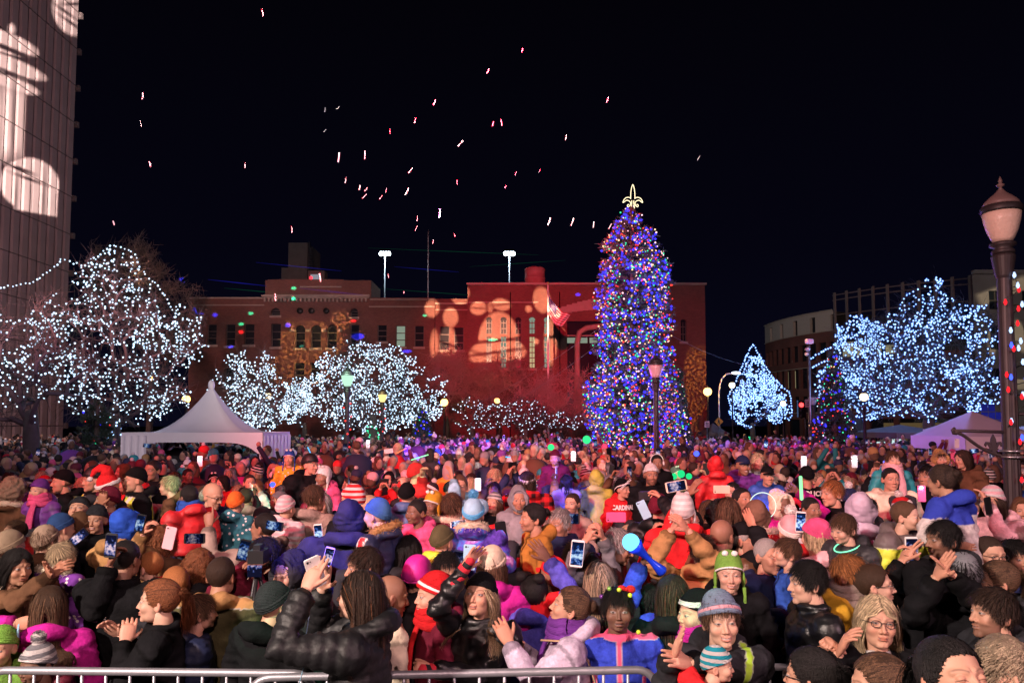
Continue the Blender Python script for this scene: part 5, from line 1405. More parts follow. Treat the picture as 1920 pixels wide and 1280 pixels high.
def head(var, hi=True):
    key = (var, hi)
    if key in _heads: return _heads[key]
    v = VAR[var]; nu, nv = (136, 104) if hi else (72, 56)
    D = dirs(nu, nv); r = ray_out(D, lambda P: head_sdf(P, v)); P = D * r[..., None]
    X, Yc, Zc = np.abs(P[..., 0]), P[..., 1], P[..., 2]; fl = v['fl']; front = Yc < -.05
    C = np.ones(P.shape[:-1] + (4,)); C[..., 3] = 0
    def put(mask, rgb, alpha=0.0):
        m = np.clip(mask, 0, 1)[..., None]
        C[...] = C * (1 - m) + np.array([*rgb, alpha]) * m
    put(.6 * np.exp(-(((X - .040) / .018) ** 2 + ((Zc + .035 * fl) / .02) ** 2)) * front, (1.05, .80, .78))
    put(.55 * np.exp(-((X / .014) ** 2 + ((Zc + .037) / .014) ** 2)) * front, (1.05, .78, .74))
    put(.5 * sst(X, .070, .080) * (np.abs(Zc + .01) < .04), (1.05, .74, .70))
    put(.5 * np.exp(-(((X - .031) / .017) ** 2 + ((Zc + .001) / .011) ** 2)) * front, (.80, .66, .66))
    if v['beard']:
        bz = sst(-Zc, .038 * fl, .052 * fl) * (1 - .85 * (np.exp(-((X / .020) ** 2 + ((Zc + .066 * fl) / .008) ** 2)))) * (Yc < .02)
        bz = np.maximum(bz, (sst(X, .052, .06) * (Zc < -.01) * (Yc < .015) * (Zc > -.09)) * .9)
        put(bz * v['beard'], (.30, .25, .24))
    bx = np.clip((X - .010) / .040, 0, 1); bz = .0175 + .007 * np.sin(bx * 2.6) * (1 if v['brow'] < 1 else .6)
    put(front * np.exp(-((Zc - bz) / (.0030 + .0012 * (v['brow'] > 1))) ** 2) * sst(X, .007, .013) * (1 - sst(X, .047, .054)) * .9, (v['bt'],) * 3)
    sm = v['sm']; Zl = Zc - sm * 12 * X ** 2; mo = v['mo'] * .007; lw = .021 * (1 + .22 * max(sm, 0))
    lt = 1 - sst(X / lw, .82, 1.1)
    up = np.exp(-((Zl - (-.0610 * fl + mo * .3)) / (.0048 * v['lip'])) ** 4); lo = np.exp(-((Zl - (-.0712 * fl - mo)) / (.0058 * v['lip'])) ** 4)
    put(np.clip(up + lo, 0, 1) * lt * front * (.65 if v['brow'] > 1 else .95), (.92, .54, .52) if v['brow'] < 1 else (.88, .64, .60))
    ln = np.exp(-((Zl - (-.0658 * fl - mo * .4)) / (.0014 + mo * .55)) ** 4) * lt * front
    put(ln, (.10, .03, .03) if v['mo'] < .6 else (.05, .012, .012), .8)
    if v['mo'] and v['sm'] > .5:
        tm = np.exp(-((Zl - (-.0650 * fl - mo * .1)) / (.0032)) ** 4) * (1 - sst(X / lw, .6, .85)) * front
        put(tm * .9, (.62, .56, .52), 1)
    put(np.exp(-(((X - .0065 * v['nose']) / .0032) ** 2 + ((Zc + .0455 * fl) / .0022) ** 2)) * front * .8, (.28, .16, .14))
    ex = X - .031
    eo = v['eye']
    if eo > 0:
        h_up = .0052 * eo * (1 - (ex / .0148) ** 2); h_lo = -.0038 * eo * (1 - (ex / .0148) ** 2)
        zz = Zc - .0 - .06 * ex
        inside = sst(h_up - zz, -.0006, .0009) * sst(zz - h_lo, -.0006, .0009) * (np.abs(ex) < .0148) * front
        put(inside, (.36, .33, .32), 1)
        rr = np.sqrt(ex ** 2 + (zz - .0006) ** 2)
        iris = (1 - sst(rr, .0050, .0062)) * inside
        put(iris, (.07, .045, .03), 1); put((1 - sst(rr, .0020, .0030)) * inside, (.005, .004, .004), 1)
        lash = np.exp(-((zz - h_up) / .0014) ** 2) * (np.abs(ex) < .0155) * front * (h_up > 0)
        put(lash * .9, (.05, .035, .03), .75)
        put(np.exp(-((zz - h_lo) / .0011) ** 2) * (np.abs(ex) < .015) * front * .5, (.35, .25, .23))
    else:
        zl_ = -.0025 + .0038 * (ex / .0148) ** 2 * -1
        put(np.exp(-((Zc - zl_) / .0014) ** 2) * (np.abs(ex) < .0155) * front * .95, (.12, .08, .07))
    m = MB(); m.add(P.reshape(-1, 3), grid_faces(nv, nu), col=C.reshape(-1, 4))
    _heads[key] = m
    return m
_hr = {}
def head_r(var, nu=64, nv=44):
    key = (var, nu, nv)
    if key not in _hr:
        D = dirs(nu, nv); _hr[key] = (D, ray_out(D, lambda P: head_sdf(P, VAR[var], False), n=40))
    return _hr[key]
def hairline(P, style):
    y = P[..., 1]
    f = {'bald': .2}.get(style, 0)
    l = np.interp(y, [-.10, -.085, -.06, -.045, -.025, -.005, .012, .03, .05, .12], [.068, .064, .052, .020, -.006, -.012, .008, -.03, -.065, -.072])
    return P[..., 2] - l
def head_pt(var, n, r, style='short'):
    """random points on the scalp with outward normals"""
    D, rr = head_r(var); Df = D.reshape(-1, 3); P = Df * rr.reshape(-1, 1)
    sth = np.sqrt(Df[:, 0] ** 2 + Df[:, 1] ** 2)
    ok = hairline(P, style) > -.002
    w = (sth + .05) * ok; w /= w.sum()
    k = r.choice(len(P), n, p=w)
    Q = P[k] + r.normal(size=(n, 3)) * .003
    nrm = (Q - np.array([0, .012, .02])) / np.array([.075, .094, .087]) ** 2; nrm /= np.linalg.norm(nrm, axis=1)[:, None]
    return Q, nrm
def ribbons(PTS, w0, col, mb, taper=True):
    """PTS: (steps, n, 3) strands as narrow ribbons with a slight roof shape"""
    S, n, _ = PTS.shape
    T = np.gradient(PTS, axis=0); T /= np.linalg.norm(T, axis=2)[..., None] + 1e-9
    C = PTS - np.array([0, .02, 0]); C[..., 2] *= .3
    side = np.cross(T, C); side /= np.linalg.norm(side, axis=2)[..., None] + 1e-9
    wv = (w0 * (1 - .75 * np.linspace(0, 1, S) ** 2 if taper else w0 * np.ones(S)))[:, None, None]
    A, B = PTS - side * wv, PTS + side * wv
    V = np.stack([A, B], 2)                     # S, n, 2, 3
    idx = np.arange(S * n * 2).reshape(S, n, 2)
    Q = np.stack([idx[:-1, :, 0], idx[:-1, :, 1], idx[1:, :, 1], idx[1:, :, 0]], -1).reshape(-1, 4)
    cc = np.broadcast_to(col[None, :, None, :], (S, n, 2, 4)).reshape(-1, 4)
    mb.add(V.reshape(-1, 3), Q, col=cc)
def shell(var, th, style, seed, mb, jag=.006, nscale=40, nu=64, nv=44, lo=-.014, col=(.8, .8, .8, 0)):
    D, rr = head_r(var, nu, nv); P = D * rr[..., None]
    hl = hairline(P, style) + jag * vnoise(P * 90 + seed)
    m = sst(hl, -.004, .012)
    t = th * m * (1 + .35 * vnoise(P * nscale + seed * 7)) + lo * (1 - m)
    mb.add((D * (rr + t)[..., None]).reshape(-1, 3), grid_faces(nv, nu), col=col)
def hair(style, var, seed, dense=1.0, tint2=None, down=(0, 0, -1), under=False):
    """styles: short, buzz, long, bob, pony, bun, curly, afro, puffs, quiff, thin"""
    r = np.random.default_rng(seed); mb = MB(); down = np.array(down, float)
    def cols(n, s=.6):
        c = np.ones((n, 4)); c[:, 3] = 0; c[:, :3] *= r.uniform(1 - s, 1 + s, n)[:, None]
        if tint2 is not None:
            k = r.random(n) < tint2[1]; c[k, :3] = np.array(tint2[0])
        return c
    if style in ('buzz', 'thin'):
        shell(var, .004 if style == 'buzz' else .003, style, seed, mb, .005, col=(1, 1, 1, 0)); return mb
    if style == 'afro':
        shell(var, .045, style, seed, mb, .004, 60, nu=96, nv=64, col=(.9, .9, .9, 0))
        n = int(700 * dense); Q, nr = head_pt(var, n, r); S = 5
        t = np.linspace(0, 1, S)[:, None, None]
        ph = r.uniform(0, 6.28, n)[None, :, None]
        P = Q + nr * (.03 + .028 * t) + .006 * np.concatenate([np.sin(t * 12 + ph), np.cos(t * 12 + ph), np.sin(t * 9 + ph)], -1)
        ribbons(P, .0022, cols(n), mb); return mb
    if style == 'curly':
        shell(var, .022, style, seed, mb, .006, 60, nu=96, nv=64, col=(.75, .75, .75, 0))
        n = int(1000 * dense); Q, nr = head_pt(var, n, r); S = 14; P = [Q + nr * .016]; d = nr * .5 + down * .3
        ph = r.uniform(0, 6.28, n)
        for k in range(1, S):
            d = d * .86 + down * .16; q = P[-1] + d * .013; P.append(q)
        P = np.stack(P); t = np.arange(S)[:, None]
        P[..., 0] += .010 * np.sin(t * 1.5 + ph) * np.minimum(1, t / 3); P[..., 1] += .010 * np.cos(t * 1.5 + ph) * np.minimum(1, t / 3)
        P = keep_off(P, .018)
        ribbons(P, .0019, cols(n), mb); return mb
    if style in ('short', 'quiff', 'bob', 'long', 'pony', 'bun', 'puffs', 'straight'):
        th = {'short': .007, 'quiff': .007, 'bob': .007, 'long': .006, 'pony': .008, 'bun': .008, 'puffs': .005, 'straight': .013}[style]
        if under: th = .002
        shell(var, th, style, seed, mb, .005, 30, col=(.45, .45, .45, 0))
    if style == 'short':
        n = int(1500 * dense); Q, nr = head_pt(var, n, r); S = 5
        whorl = np.array([.01, .06, .10]); tg = Q - whorl; tg -= nr * (tg * nr).sum(1)[:, None]; tg /= np.linalg.norm(tg, axis=1)[:, None] + 1e-6
        L = r.uniform(.018, .036, n)[:, None] * np.where(Q[:, 2:3] > .04, 1.25, .7); nr = nr * np.where(r.random(n) < .10, 2.2, 1)[:, None]
        P = [Q + nr * (.012 * t_ ** .5 + .003) + tg * L * t_ + down * .010 * t_ ** 2 for t_ in np.linspace(0, 1, S)]
        ribbons(np.stack(P), .0015, cols(n), mb)
    elif style == 'quiff':
        n = int(700 * dense); Q, nr = head_pt(var, n, r); S = 9; top = (Q[:, 2] > .05)[:, None]
        tg = np.array([[.9, -.5, .1]]) * np.ones((n, 1)); P = []
        for t_ in np.linspace(0, 1, S):
            P.append(Q + nr * (.006 + .05 * t_ * (1 - .4 * t_) * top) + tg * t_ * np.where(top, .075, .008))
        c = cols(n); tp = np.where(top[:, 0])[0]; f = np.clip((Q[tp, 0] + .05) / .09, 0, 1)[:, None]
        c[tp, :3] = np.array([8, 4.2, 1.2]) * (1 - f) + np.array([7, .4, .35]) * f
        ribbons(np.stack(P), .0028, c, mb, False)
    elif style in ('long', 'bob', 'straight'):
        n = int(2000 * dense); Q, nr = head_pt(var, n, r)
        L = {'bob': 18, 'long': 34, 'straight': 36}[style]; part = np.array([r.uniform(-.02, .02), .0, .115])
        d = Q - part; d[:, 0] += np.sign(Q[:, 0] + 1e-4) * .05; d[:, 1] = np.maximum(d[:, 1], -.02) + .02
        d -= nr * (d * nr).sum(1)[:, None]; d /= np.linalg.norm(d, axis=1)[:, None] + 1e-6
        P = [Q + nr * r.uniform(.004, .013, n)[:, None] * np.where(r.random(n) < .06, 1.8, 1)[:, None]]; st = .0125; wv = r.uniform(0, 6.28, n); amp = .0022 if style != 'straight' else .0008
        for k in range(1, L):
            d = d * .80 + down * .22 + r.normal(size=(n, 3)) * .02; d /= np.linalg.norm(d, axis=1)[:, None]
            q = P[-1] + d * st
            q[:, 0] += amp * np.sin(k * .45 + wv); q = keep_off(q[None], .007 if style != 'bob' else .009)[0]
            fb = (q[:, 2] < .055) & (q[:, 1] < .0) & (q[:, 2] > -.11); q[fb, 1] += .0065
            if style == 'long': ff = (q[:, 2] < -.09) & (P[0][:, 1] < .035); q[ff, 1] -= .0060
            f = (q[:, 1] < -.02) & (q[:, 2] < .034) & (q[:, 2] > -.16) & (np.abs(q[:, 0]) < .061)
            q[f, 0] = np.sign(q[f, 0] + 1e-5) * .061
            g = (q - np.array([0, .02, -.31])) / np.array([.21, .125, .15]); gl = np.linalg.norm(g, axis=1); inn = gl < 1
            q[inn] = np.array([0, .02, -.31]) + g[inn] / gl[inn][:, None] * np.array([.21, .125, .15])
            P.append(q)
        P = np.stack(P); cut = r.uniform(.8, 1, n)
        if under:
            kk = (1 - .13 * sst(P[..., 2], -.03, .03))[..., None]; P = np.array([0, .012, .0]) + (P - np.array([0, .012, .0])) * kk
        t = np.arange(L)[:, None] / (L - 1); P = np.where((t <= cut)[..., None], P, np.take_along_axis(P, np.broadcast_to((cut * (L - 1)).astype(int)[None, :, None], P.shape), 0))
        ribbons(P, .0018, cols(n), mb)
    elif style in ('pony', 'bun', 'puffs'):
        n = int(1100 * dense); Q, nr = head_pt(var, n, r); S = 8
        tgt = np.array([[0, .098, .045]]) if style != 'puffs' else np.where(Q[:, 0:1] > 0, np.array([[.055, .05, .095]]), np.array([[-.055, .05, .095]]))
        P = [Q + nr * .007]
        for k in range(1, S):
            t_ = k / (S - 1); q = Q + (tgt - Q) * t_; q = keep_off(q[None], .009)[0]; P.append(q)
        ribbons(np.stack(P), .0016, cols(n), mb)
        if style == 'bun': mb.add(*ell((0, .112, .048), (.036, .030, .034), 16, 12), col=(.8, .8, .8, 0))
        if style == 'puffs':
            for s in (-1, 1): mb.add(*ell((s * .062, .06, .112), (.036, .036, .033), 14, 10), col=(.9, .9, .9, 0))
        if style == 'pony' or style == 'bun':
            n = int(700 * dense); S = 22 if style == 'pony' else 6; q = np.tile([0, .105, .045], (n, 1)) + r.normal(size=(n, 3)) * .010
            d = np.array([0, .8, .25]) + r.normal(size=(n, 3)) * .30; P = [q]; wv = r.uniform(0, 6.28, n)
            for k in range(1, S):
                d = d * .80 + down * .2; q = P[-1] + d * .012; q = q + .0035 * np.stack([np.sin(k * .8 + wv), np.cos(k * .7 + wv), 0 * wv], -1); P.append(keep_off(q[None], .01)[0])
            ribbons(np.stack(P), .0018, cols(n), mb)
    return mb
def keep_off(P, g):
    """push strand points out of the head"""
    R_ = np.array([.075 + g, .094 + g, .087 + g]); c = np.array([0, .012, .028]); q = (P - c) / R_; l = np.linalg.norm(q, axis=-1)[..., None]
    P = np.where(l < 1, c + q / (l + 1e-9) * R_, P)
    R2 = np.array([.062 + g * .6, .062 + g * .6, .085 + g * .3]); c2 = np.array([0, -.018, -.04]); q = (P - c2) / R2; l = np.linalg.norm(q, axis=-1)[..., None]
    return np.where(l < 1, c2 + q / (l + 1e-9) * R2, P)
def cap_shell(var, th, line, mb, nu=64, nv=44, top=0.0, mi=0, seed=1, back=None, rough=.06):
    D, rr = head_r(var, nu, nv); P = D * rr[..., None]
    ln = np.interp(P[..., 1], [-.1, 0, .11], line)
    m = sst(P[..., 2] - ln, -.003, .004)
    t = (th * (1 + rough * vnoise(P * 28 + seed)) + top * sst(P[..., 2], .05, .12)) * m - .014 * (1 - m)
    mb.add((D * (rr + t)[..., None]).reshape(-1, 3), grid_faces(nv, nu), mi=mi)
def ring_on(var, line, th, r_, mb, mi=0, n=48, tw=1.0, squash=1.0):
    """roll of fabric round the head along a tilted line"""
    a = np.arange(n + 1) / n * 2 * math.pi; D, rr = head_r(var)
    P = []
    for t in a:
        d = np.array([math.sin(t), -math.cos(t)]); z = np.interp(d[1] * .1, [-.1, 0, .11], line)
        k = math.sqrt(max(.05, 1 - ((z - .028) / .09) ** 2))
        P.append((d[0] * (.075 * k + th), .012 + d[1] * (.094 * k + th) - (.004 if d[1] < 0 else 0), z))
    V, Q, T = tube(P, r_, 10, False); mb.add(V, Q, mi=mi)
BEL = [.052, .02, -.035]
def hat(style, var, seed=1):
    mb = MB()
    if style in ('beanie', 'pom'):
        cap_shell(var, .007, BEL, mb, top=.011, seed=seed)
        D = None
        for k, dz in enumerate((.0, .012, .024)):
            ring_on(var, [x + .006 + dz for x in BEL], .006, .0085, mb, 1 if style == 'pom' else 0)
        if style == 'pom':
            r = np.random.default_rng(seed); V, Q, T = ell((0, .015, .158), .033, 20, 16); V = V + r.normal(size=V.shape) * .003; mb.add(V, Q, T, mi=1)
            n = 260; d = r.normal(size=(n, 3)); d /= np.linalg.norm(d, axis=1)[:, None]; c = np.array((0, .015, .158))
            tv, tq, _ = tubes3(c + d * .028, c + d * .045, .002, .0015); mb.add(tv, tq, mi=1)
    elif style == 'flaps':
        cap_shell(var, .011, [.050, .0, -.05], mb, top=.016, seed=seed)
        ring_on(var, [.052, .004, -.045], .009, .006, mb, 1)
        for s in (-1, 1):
            mb.add(*ell((s * .084, -.006, -.035), (.011, .030, .052), 12, 10))
            mb.add(*tube([(s * .086, -.015, -.08), (s * .088, -.03, -.13), (s * .085, -.045, -.19)], [.012, .009, .011], 8), mi=0)
        mb.add(*ell((.028, -.045, .128), (.020, .018, .018), 12, 8), mi=1); mb.add(*ell((-.028, -.045, .128), (.020, .018, .018), 12, 8), mi=1)
    elif style == 'cap':
        cap_shell(var, .008, [.045, .038, .005], mb, top=.006, seed=seed, rough=.01)
        u = np.linspace(-1, 1, 13); V = []
        for k, q in enumerate((0, .5, 1)):
            for a in u:
                ang = a * 1.05; V.append((math.sin(ang) * (.082 + .004 * q), .005 - math.cos(ang) * (.093 + .075 * q * (1 - .25 * a * a)), .046 - .012 * q - .012 * a * a))
        V = np.array(V); V2 = V - (0, 0, .005); i = np.arange(12)
        Q = np.vstack([np.stack([i + b, i + b + 1, i + b + 14, i + b + 13], -1) for b in (0, 13)])
        mb.add(V, Q, mi=0); mb.add(V2, Q[:, ::-1], mi=0); mb.add(np.vstack([V[26:], V2[26:]]), np.stack([i, i + 1, i + 14, i + 13], -1), mi=0)
        mb.add(*ell((0, .012, .128), .007, 8, 6))
    elif style == 'santa':
        cap_shell(var, .010, [.055, .03, -.02], mb, top=.01, seed=seed)
        for dz in (0, .012): ring_on(var, [.055 + dz, .03 + dz, -.02 + dz], .014, .014, mb, 1)
        mb.add(*tube([(0, .02, .11), (.01, .03, .16), (.03, .07, .18), (.045, .12, .15), (.05, .15, .09)], [.065, .055, .04, .026, .012], 14), mi=0)
        V, Q, T = ell((.05, .155, .075), .026, 14, 10); mb.add(V, Q, T, mi=1)
    elif style == 'hood':
        D, rr = head_r(var, 64, 44); P = D * rr[..., None]
        front = sst(-P[..., 1], .045, .07) * (P[..., 2] < .07) * (P[..., 2] > -.2)
        m = 1 - np.clip(front, 0, 1)
        r2 = np.maximum(rr, .092) + .014 + .010 * vnoise(P * 15 + seed) + .007 * (1 - 2 * np.abs(vnoise(P * 34 + seed))) + .034 * np.clip(D @ np.array([0, .62, .78]), 0, 1) ** 7 - .012 * np.clip(D @ np.array([0, .9, -.2]), 0, 1) ** 4
        r2 = np.where(P[..., 2] < -.06, np.maximum(r2, .118), r2)
        t = np.where(m > .5, r2, rr - .008)
        mb.add((D * t[..., None]).reshape(-1, 3), grid_faces(44, 64))
        a = np.linspace(-2.5, 2.5, 30); mb.add(*tube([(math.sin(t) * .083, -.056 - .008 * math.cos(t), .005 + math.cos(t) * .098) for t in a], .012, 8), mi=1)
    elif style == 'furhood':
        return hat('hood', var, seed)
    elif style == 'band':
        for dz in (0, .012, .024): ring_on(var, [.05 + dz, .03 + dz, -.01 + dz], .008, .009, mb, 0)
    elif style == 'muffs':
        mb.add(*tube([(math.sin(t) * .088, .0, .028 + math.cos(t) * .095) for t in np.linspace(-1.7, 1.7, 20)], .006, 8), mi=0)
        for s in (-1, 1): mb.add(*ell((s * .09, .006, -.008), (.018, .034, .036), 14, 10), mi=1)
    elif style == 'helmet':
        cap_shell(var, .022, [.045, .03, -.01], mb, top=.012, seed=seed, rough=0)
        ring_on(var, [.047, .032, -.008], .020, .006, mb, 1)
    elif style == 'tall':   # knitted slouchy crown hat rolled back over the head
        cap_shell(var, .012, [.062, .02, -.03], mb, top=.02, seed=seed)
        for k, dz in enumerate((.0, .014, .028)):
            ring_on(var, [.062 + dz, .03 + dz * .8, -.045 + dz * .5], .013, .012, mb, 1 if k == 1 else 0)
    elif style == 'bow':
        for s in (-1, 1): mb.add(*ell((.045 + s * .024, -.02, .112), (.026, .018, .022), 12, 8))
        mb.add(*ell((.045, -.025, .112), (.011, .014, .012), 10, 8))
        r = np.random.default_rng(seed)
    return mb
def hand_src(pose):
    """wrist at origin, fingers up +z, palm faces -y, thumb on +x"""
    mb = MB()
    curl = {'open': [.12, .10, .12], 'relax': [.35, .35, .3], 'grip': [.75, .65, .45], 'fist': [1.35, 1.45, 1.0], 'flat': [.05, .05, .05], 'point': [1.35, 1.45, 1.0]}[pose]
    mb.add(*tube([(0, 0, -.035), (0, 0, 0), (0, -.001, .03), (.0, -.002, .06), (0, -.002, .088)], [.024, .027, .036, .040, .038], 14, True, .46))
    spread = {'open': .22, 'flat': .05, 'relax': .08, 'grip': .10, 'fist': .02, 'point': .02}[pose]
    for i, (x, L) in enumerate(((.030, .072), (.0105, .080), (-.0095, .075), (-.028, .058))):
        a = 0; p = np.array([x, 0, .082]); P = [p - (0, 0, .02), p]
        fan = (x / .03) * spread
        cc = curl if not (pose == 'point' and i == 0) else [.05, .05, .05]
        for s, f in zip(cc, (.45, .31, .24)):
            a += s * (1 + .08 * (i - 1)); d = np.array([math.sin(fan) * math.cos(a), -math.sin(a), math.cos(a)]); p = p + d * L * f; P.append(p)
        mb.add(*tube(P, [.0085, .0092, .0084, .0076, .0062], 8))
    th = {'open': (.55, .1), 'flat': (.35, .05), 'relax': (.35, .35), 'grip': (.25, .7), 'fist': (.1, 1.0), 'point': (.1, 1.0)}[pose]
    p = np.array([.022, -.004, .022]); P = [p - (.006, 0, .012), p]
    for k, f in enumerate((.034, .028, .022)):
        d = np.array([math.sin(.75 * (1 - .35 * k) * (1.25 if th[0] > .3 else .8)), -th[1] * .8, math.cos(.7)]); d /= np.linalg.norm(d); p = p + d * f; P.append(p)
    mb.add(*tube(P, [.012, .0125, .0105, .0095, .0072], 8))
    return mb
def remesh_all(srcs, vox, smooth=4, target=None):
    """fuse overlapping pieces of each mesh into one continuous skin; srcs: list of MB; returns list of (V, Q, T)"""
    tmp = []
    tc = bpy.data.collections.new('tmp'); COL.children.link(tc)
    for k, (m, vx) in enumerate(zip(srcs, vox)):
        me = m.mesh('tmp'); ob = bpy.data.objects.new('tmp', me); tc.objects.link(ob)
        md = ob.modifiers.new('r', 'REMESH'); md.mode = 'VOXEL'; md.voxel_size = vx; md.adaptivity = 0
        if smooth:
            ms = ob.modifiers.new('s', 'SMOOTH'); ms.iterations = smooth; ms.factor = .5
        tmp.append(ob)
    dg = bpy.context.evaluated_depsgraph_get(); out = []
    for ob in tmp:
        ev = ob.evaluated_get(dg); me = ev.to_mesh()
        V = np.empty(len(me.vertices) * 3, np.float32); me.vertices.foreach_get('co', V); V = V.reshape(-1, 3).astype(float)
        n = len(me.polygons); lt = np.empty(n, np.int32); me.polygons.foreach_get('loop_total', lt)
        li = np.empty(len(me.loops), np.int32); me.loops.foreach_get('vertex_index', li)
        st = np.concatenate([[0], np.cumsum(lt)[:-1]])
        q = st[lt == 4]; t = st[lt == 3]
        out.append((V, li[q[:, None] + np.arange(4)] if len(q) else np.zeros((0, 4), int), li[t[:, None] + np.arange(3)] if len(t) else np.zeros((0, 3), int)))
        ev.to_mesh_clear()
    for ob in tmp:
        me = ob.data; bpy.data.objects.remove(ob); bpy.data.meshes.remove(me)
    bpy.data.collections.remove(tc)
    return out
_hp = ['open', 'relax', 'grip', 'fist', 'flat', 'point']
HANDS = dict(zip(_hp, remesh_all([hand_src(p) for p in _hp], [.0033] * 6, 3)))
def normals(V, Q, T):
    nn = np.zeros_like(V)
    for Fc in (Q, T):
        if len(Fc) == 0: continue
        a, b, c = V[Fc[:, 0]], V[Fc[:, 1]], V[Fc[:, 2]]; f = np.cross(b - a, c - a)
        for k in range(Fc.shape[1]): np.add.at(nn, Fc[:, k], f)
    return nn / (np.linalg.norm(nn, axis=1)[:, None] + 1e-12)
def ik(S, Tt, l1, l2, hint):
    S, Tt, hint = np.array(S, float), np.array(Tt, float), np.array(hint, float)
    d = Tt - S; L = np.linalg.norm(d)
    if L > (l1 + l2) * .995: Tt = S + d / L * (l1 + l2) * .995; d = Tt - S; L = np.linalg.norm(d)
    if L < .12: Tt = S + d / (L + 1e-6) * .12; d = Tt - S; L = .12
    u = d / L; a = (l1 ** 2 - l2 ** 2 + L ** 2) / (2 * L); h = math.sqrt(max(0, l1 ** 2 - a ** 2))
    p = hint - u * hint.dot(u); p /= np.linalg.norm(p) + 1e-9
    return S + u * a + p * h, Tt
class Fig:
    """one figure in its own frame: forward -y, its left hand at +x, feet at z = 0"""
    def __init__(s, H=1.7, hsc=1.0, var='m', hy=0, hp=0, ht=0, hands=(None, None), hpose=('relax', 'relax'), bulk=1.0, coat='wool', sit=False, lean=0.0, vox=.014, hi=True, collar='hood', hem=.48, palm=(None, None)):
        s.H, s.var, s.hi, s.coat, s.vox, s.sit = H, var, hi, coat, vox, sit
        child = H < 1.42
        s.hs = (1.0 if not child else (.90 if H > 1.15 else .86)) * hsc
        k = (H / 1.72); s.k = k
        top = H; s.hc = np.array([0, -.02 + lean * -.25, top - .118 * s.hs])
        neck = s.hc[2] - .145 * s.hs; s.neckz = neck
        sw = .178 * k ** .8 * bulk; shz = neck - .055 * k
        s.shz = shz
        yl = lean * -.22
        l1, l2 = .285 * k, .255 * k
        s.arms = []
        for i, sd in enumerate((1, -1)):
            S = np.array([sd * sw, .01 + yl, shz]); T = hands[i]
            if T is None: T = np.array([sd * (sw + .06), -.06 + yl, shz - .50 * k])
            T = np.array(T, float)
            hint = np.array([sd * .55, .25 if T[2] < shz else -.1, -1.0])
            E, T = ik(S, T, l1, l2, hint); s.arms.append((S, E, T))
        b = bulk
        tor = [(0, yl * .1, H * hem, .175 * k * b, .135 * k * b), (0, yl * .3, H * .56, .170 * k * b, .130 * k * b), (0, yl * .5, H * .63, .165 * k * b, .125 * k * b), (0, yl * .8, H * .72, .178 * k * b, .130 * k * b),
               (0, yl * .95, shz - .035 * k, .182 * k * b, .118 * k * b), (0, yl, shz + .02 * k, .145 * k * b, .098 * k), (0, yl - .005, neck + .015 * k, .078 * k, .075 * k)]
        if sit: tor = [(c[0], c[1], c[2] if c[2] > H * .55 else H * .55 + (c[2] - H * .55) * .5, c[3], c[4]) for c in tor]
        m = MB(); V, Q, T = rings(tor, 28); m.add(V, Q, T)
        thick = {'puffer': 1.18, 'leather': 1.0, 'fleece': 1.06, 'wool': 1.05}.get(coat, 1.08) * b ** .5
        for (S, E, Tw), hnd in zip(s.arms, hands):
            cuff = E + (Tw - E) * .93
            m.add(*tube([S + (np.array([0, yl, shz]) - S) * .35, S, (S + E) / 2, E, (E + cuff) / 2, cuff], np.array([.075, .074, .064, .057, .050, .043]) * k ** .6 * thick, 14))
            m.add(*ell(S, .078 * k ** .6 * thick, 14, 10))
        nc = np.array([0, yl, neck])
        if collar in ('hood', 'fur'):
            a = np.linspace(-.6, math.pi + .6, 16)
            m.add(*tube([nc + (math.cos(t) * .105 * k, .035 + math.sin(t) * .095 * k, .005 + .03 * math.sin(t)) for t in a], [.026 + .022 * math.sin((t + .6) / (math.pi + 1.2) * math.pi) for t in a], 10))
        elif collar == 'collar':
            a = np.linspace(0, 2 * math.pi, 20)
            m.add(*tube([nc + (math.cos(t) * .076 * k, math.sin(t) * .078 * k + .004, .018) for t in a], .020, 8, False))
        elif collar == 'scarf':
            a = np.linspace(0, 2 * math.pi, 20)
            for z_ in (.0, .04): m.add(*tube([nc + (math.cos(t) * .085 * k, math.sin(t) * .085 * k - .005, z_) for t in a], .030, 8, False))
        s.coat_src = m; s.nc = nc
        Rh = Matrix.Rotation(R(hy), 4, 'Z') @ Matrix.Rotation(R(-hp), 4, 'X') @ Matrix.Rotation(R(ht), 4, 'Y')
        piv = Vector(s.hc) + Vector((0, .015, -.09 * s.hs))
        s.HM = Matrix.Translation(piv) @ Rh @ Matrix.Translation(Vector(s.hc) - piv) @ Matrix.Scale(s.hs, 4)
        s.down = np.array(Rh.to_3x3().inverted() @ Vector((0, 0, -1)))
        s.handM = []
        bd = MB(); bd.addm(head(var, hi), s.HM)
        hcW = np.array(s.HM.translation)
        bd.add(*tube([hcW + (0, .0, -.045 * s.hs), hcW * .5 + nc * .5 + (0, .018, -.03), nc + (0, .01, -.05), (0, yl, shz - .12), (0, yl * .5, H * .62)], [.052 * s.hs, .050 * s.hs, .060 * s.hs, .10 * k, .11 * k], 14))
        for i, ((S, E, Tw), pose) in enumerate(zip(s.arms, hpose)):
            sd = 1 if i == 0 else -1
            bd.add(*tube([np.array([0, yl, shz - .02]), S, E, E + (Tw - E) * .9, Tw], np.array([.05, .045, .036, .026, .024]) * k ** .5, 10))
            z = Tw - E; z /= np.linalg.norm(z)
            pn = palm[i] if palm[i] is not None else np.array([-sd * .8, -.25, 0.])      # palm normal hint
            pn = np.array(pn, float); y = -(pn - z * pn.dot(z)); y /= np.linalg.norm(y) + 1e-9; x = np.cross(y, z)
            hsz = (.98 if H > 1.42 else .76)
            A = np.column_stack([x * (1 if sd < 0 else 1), y, z]) * hsz
            V, Q, T = HANDS[pose]
            Vh = V.copy()
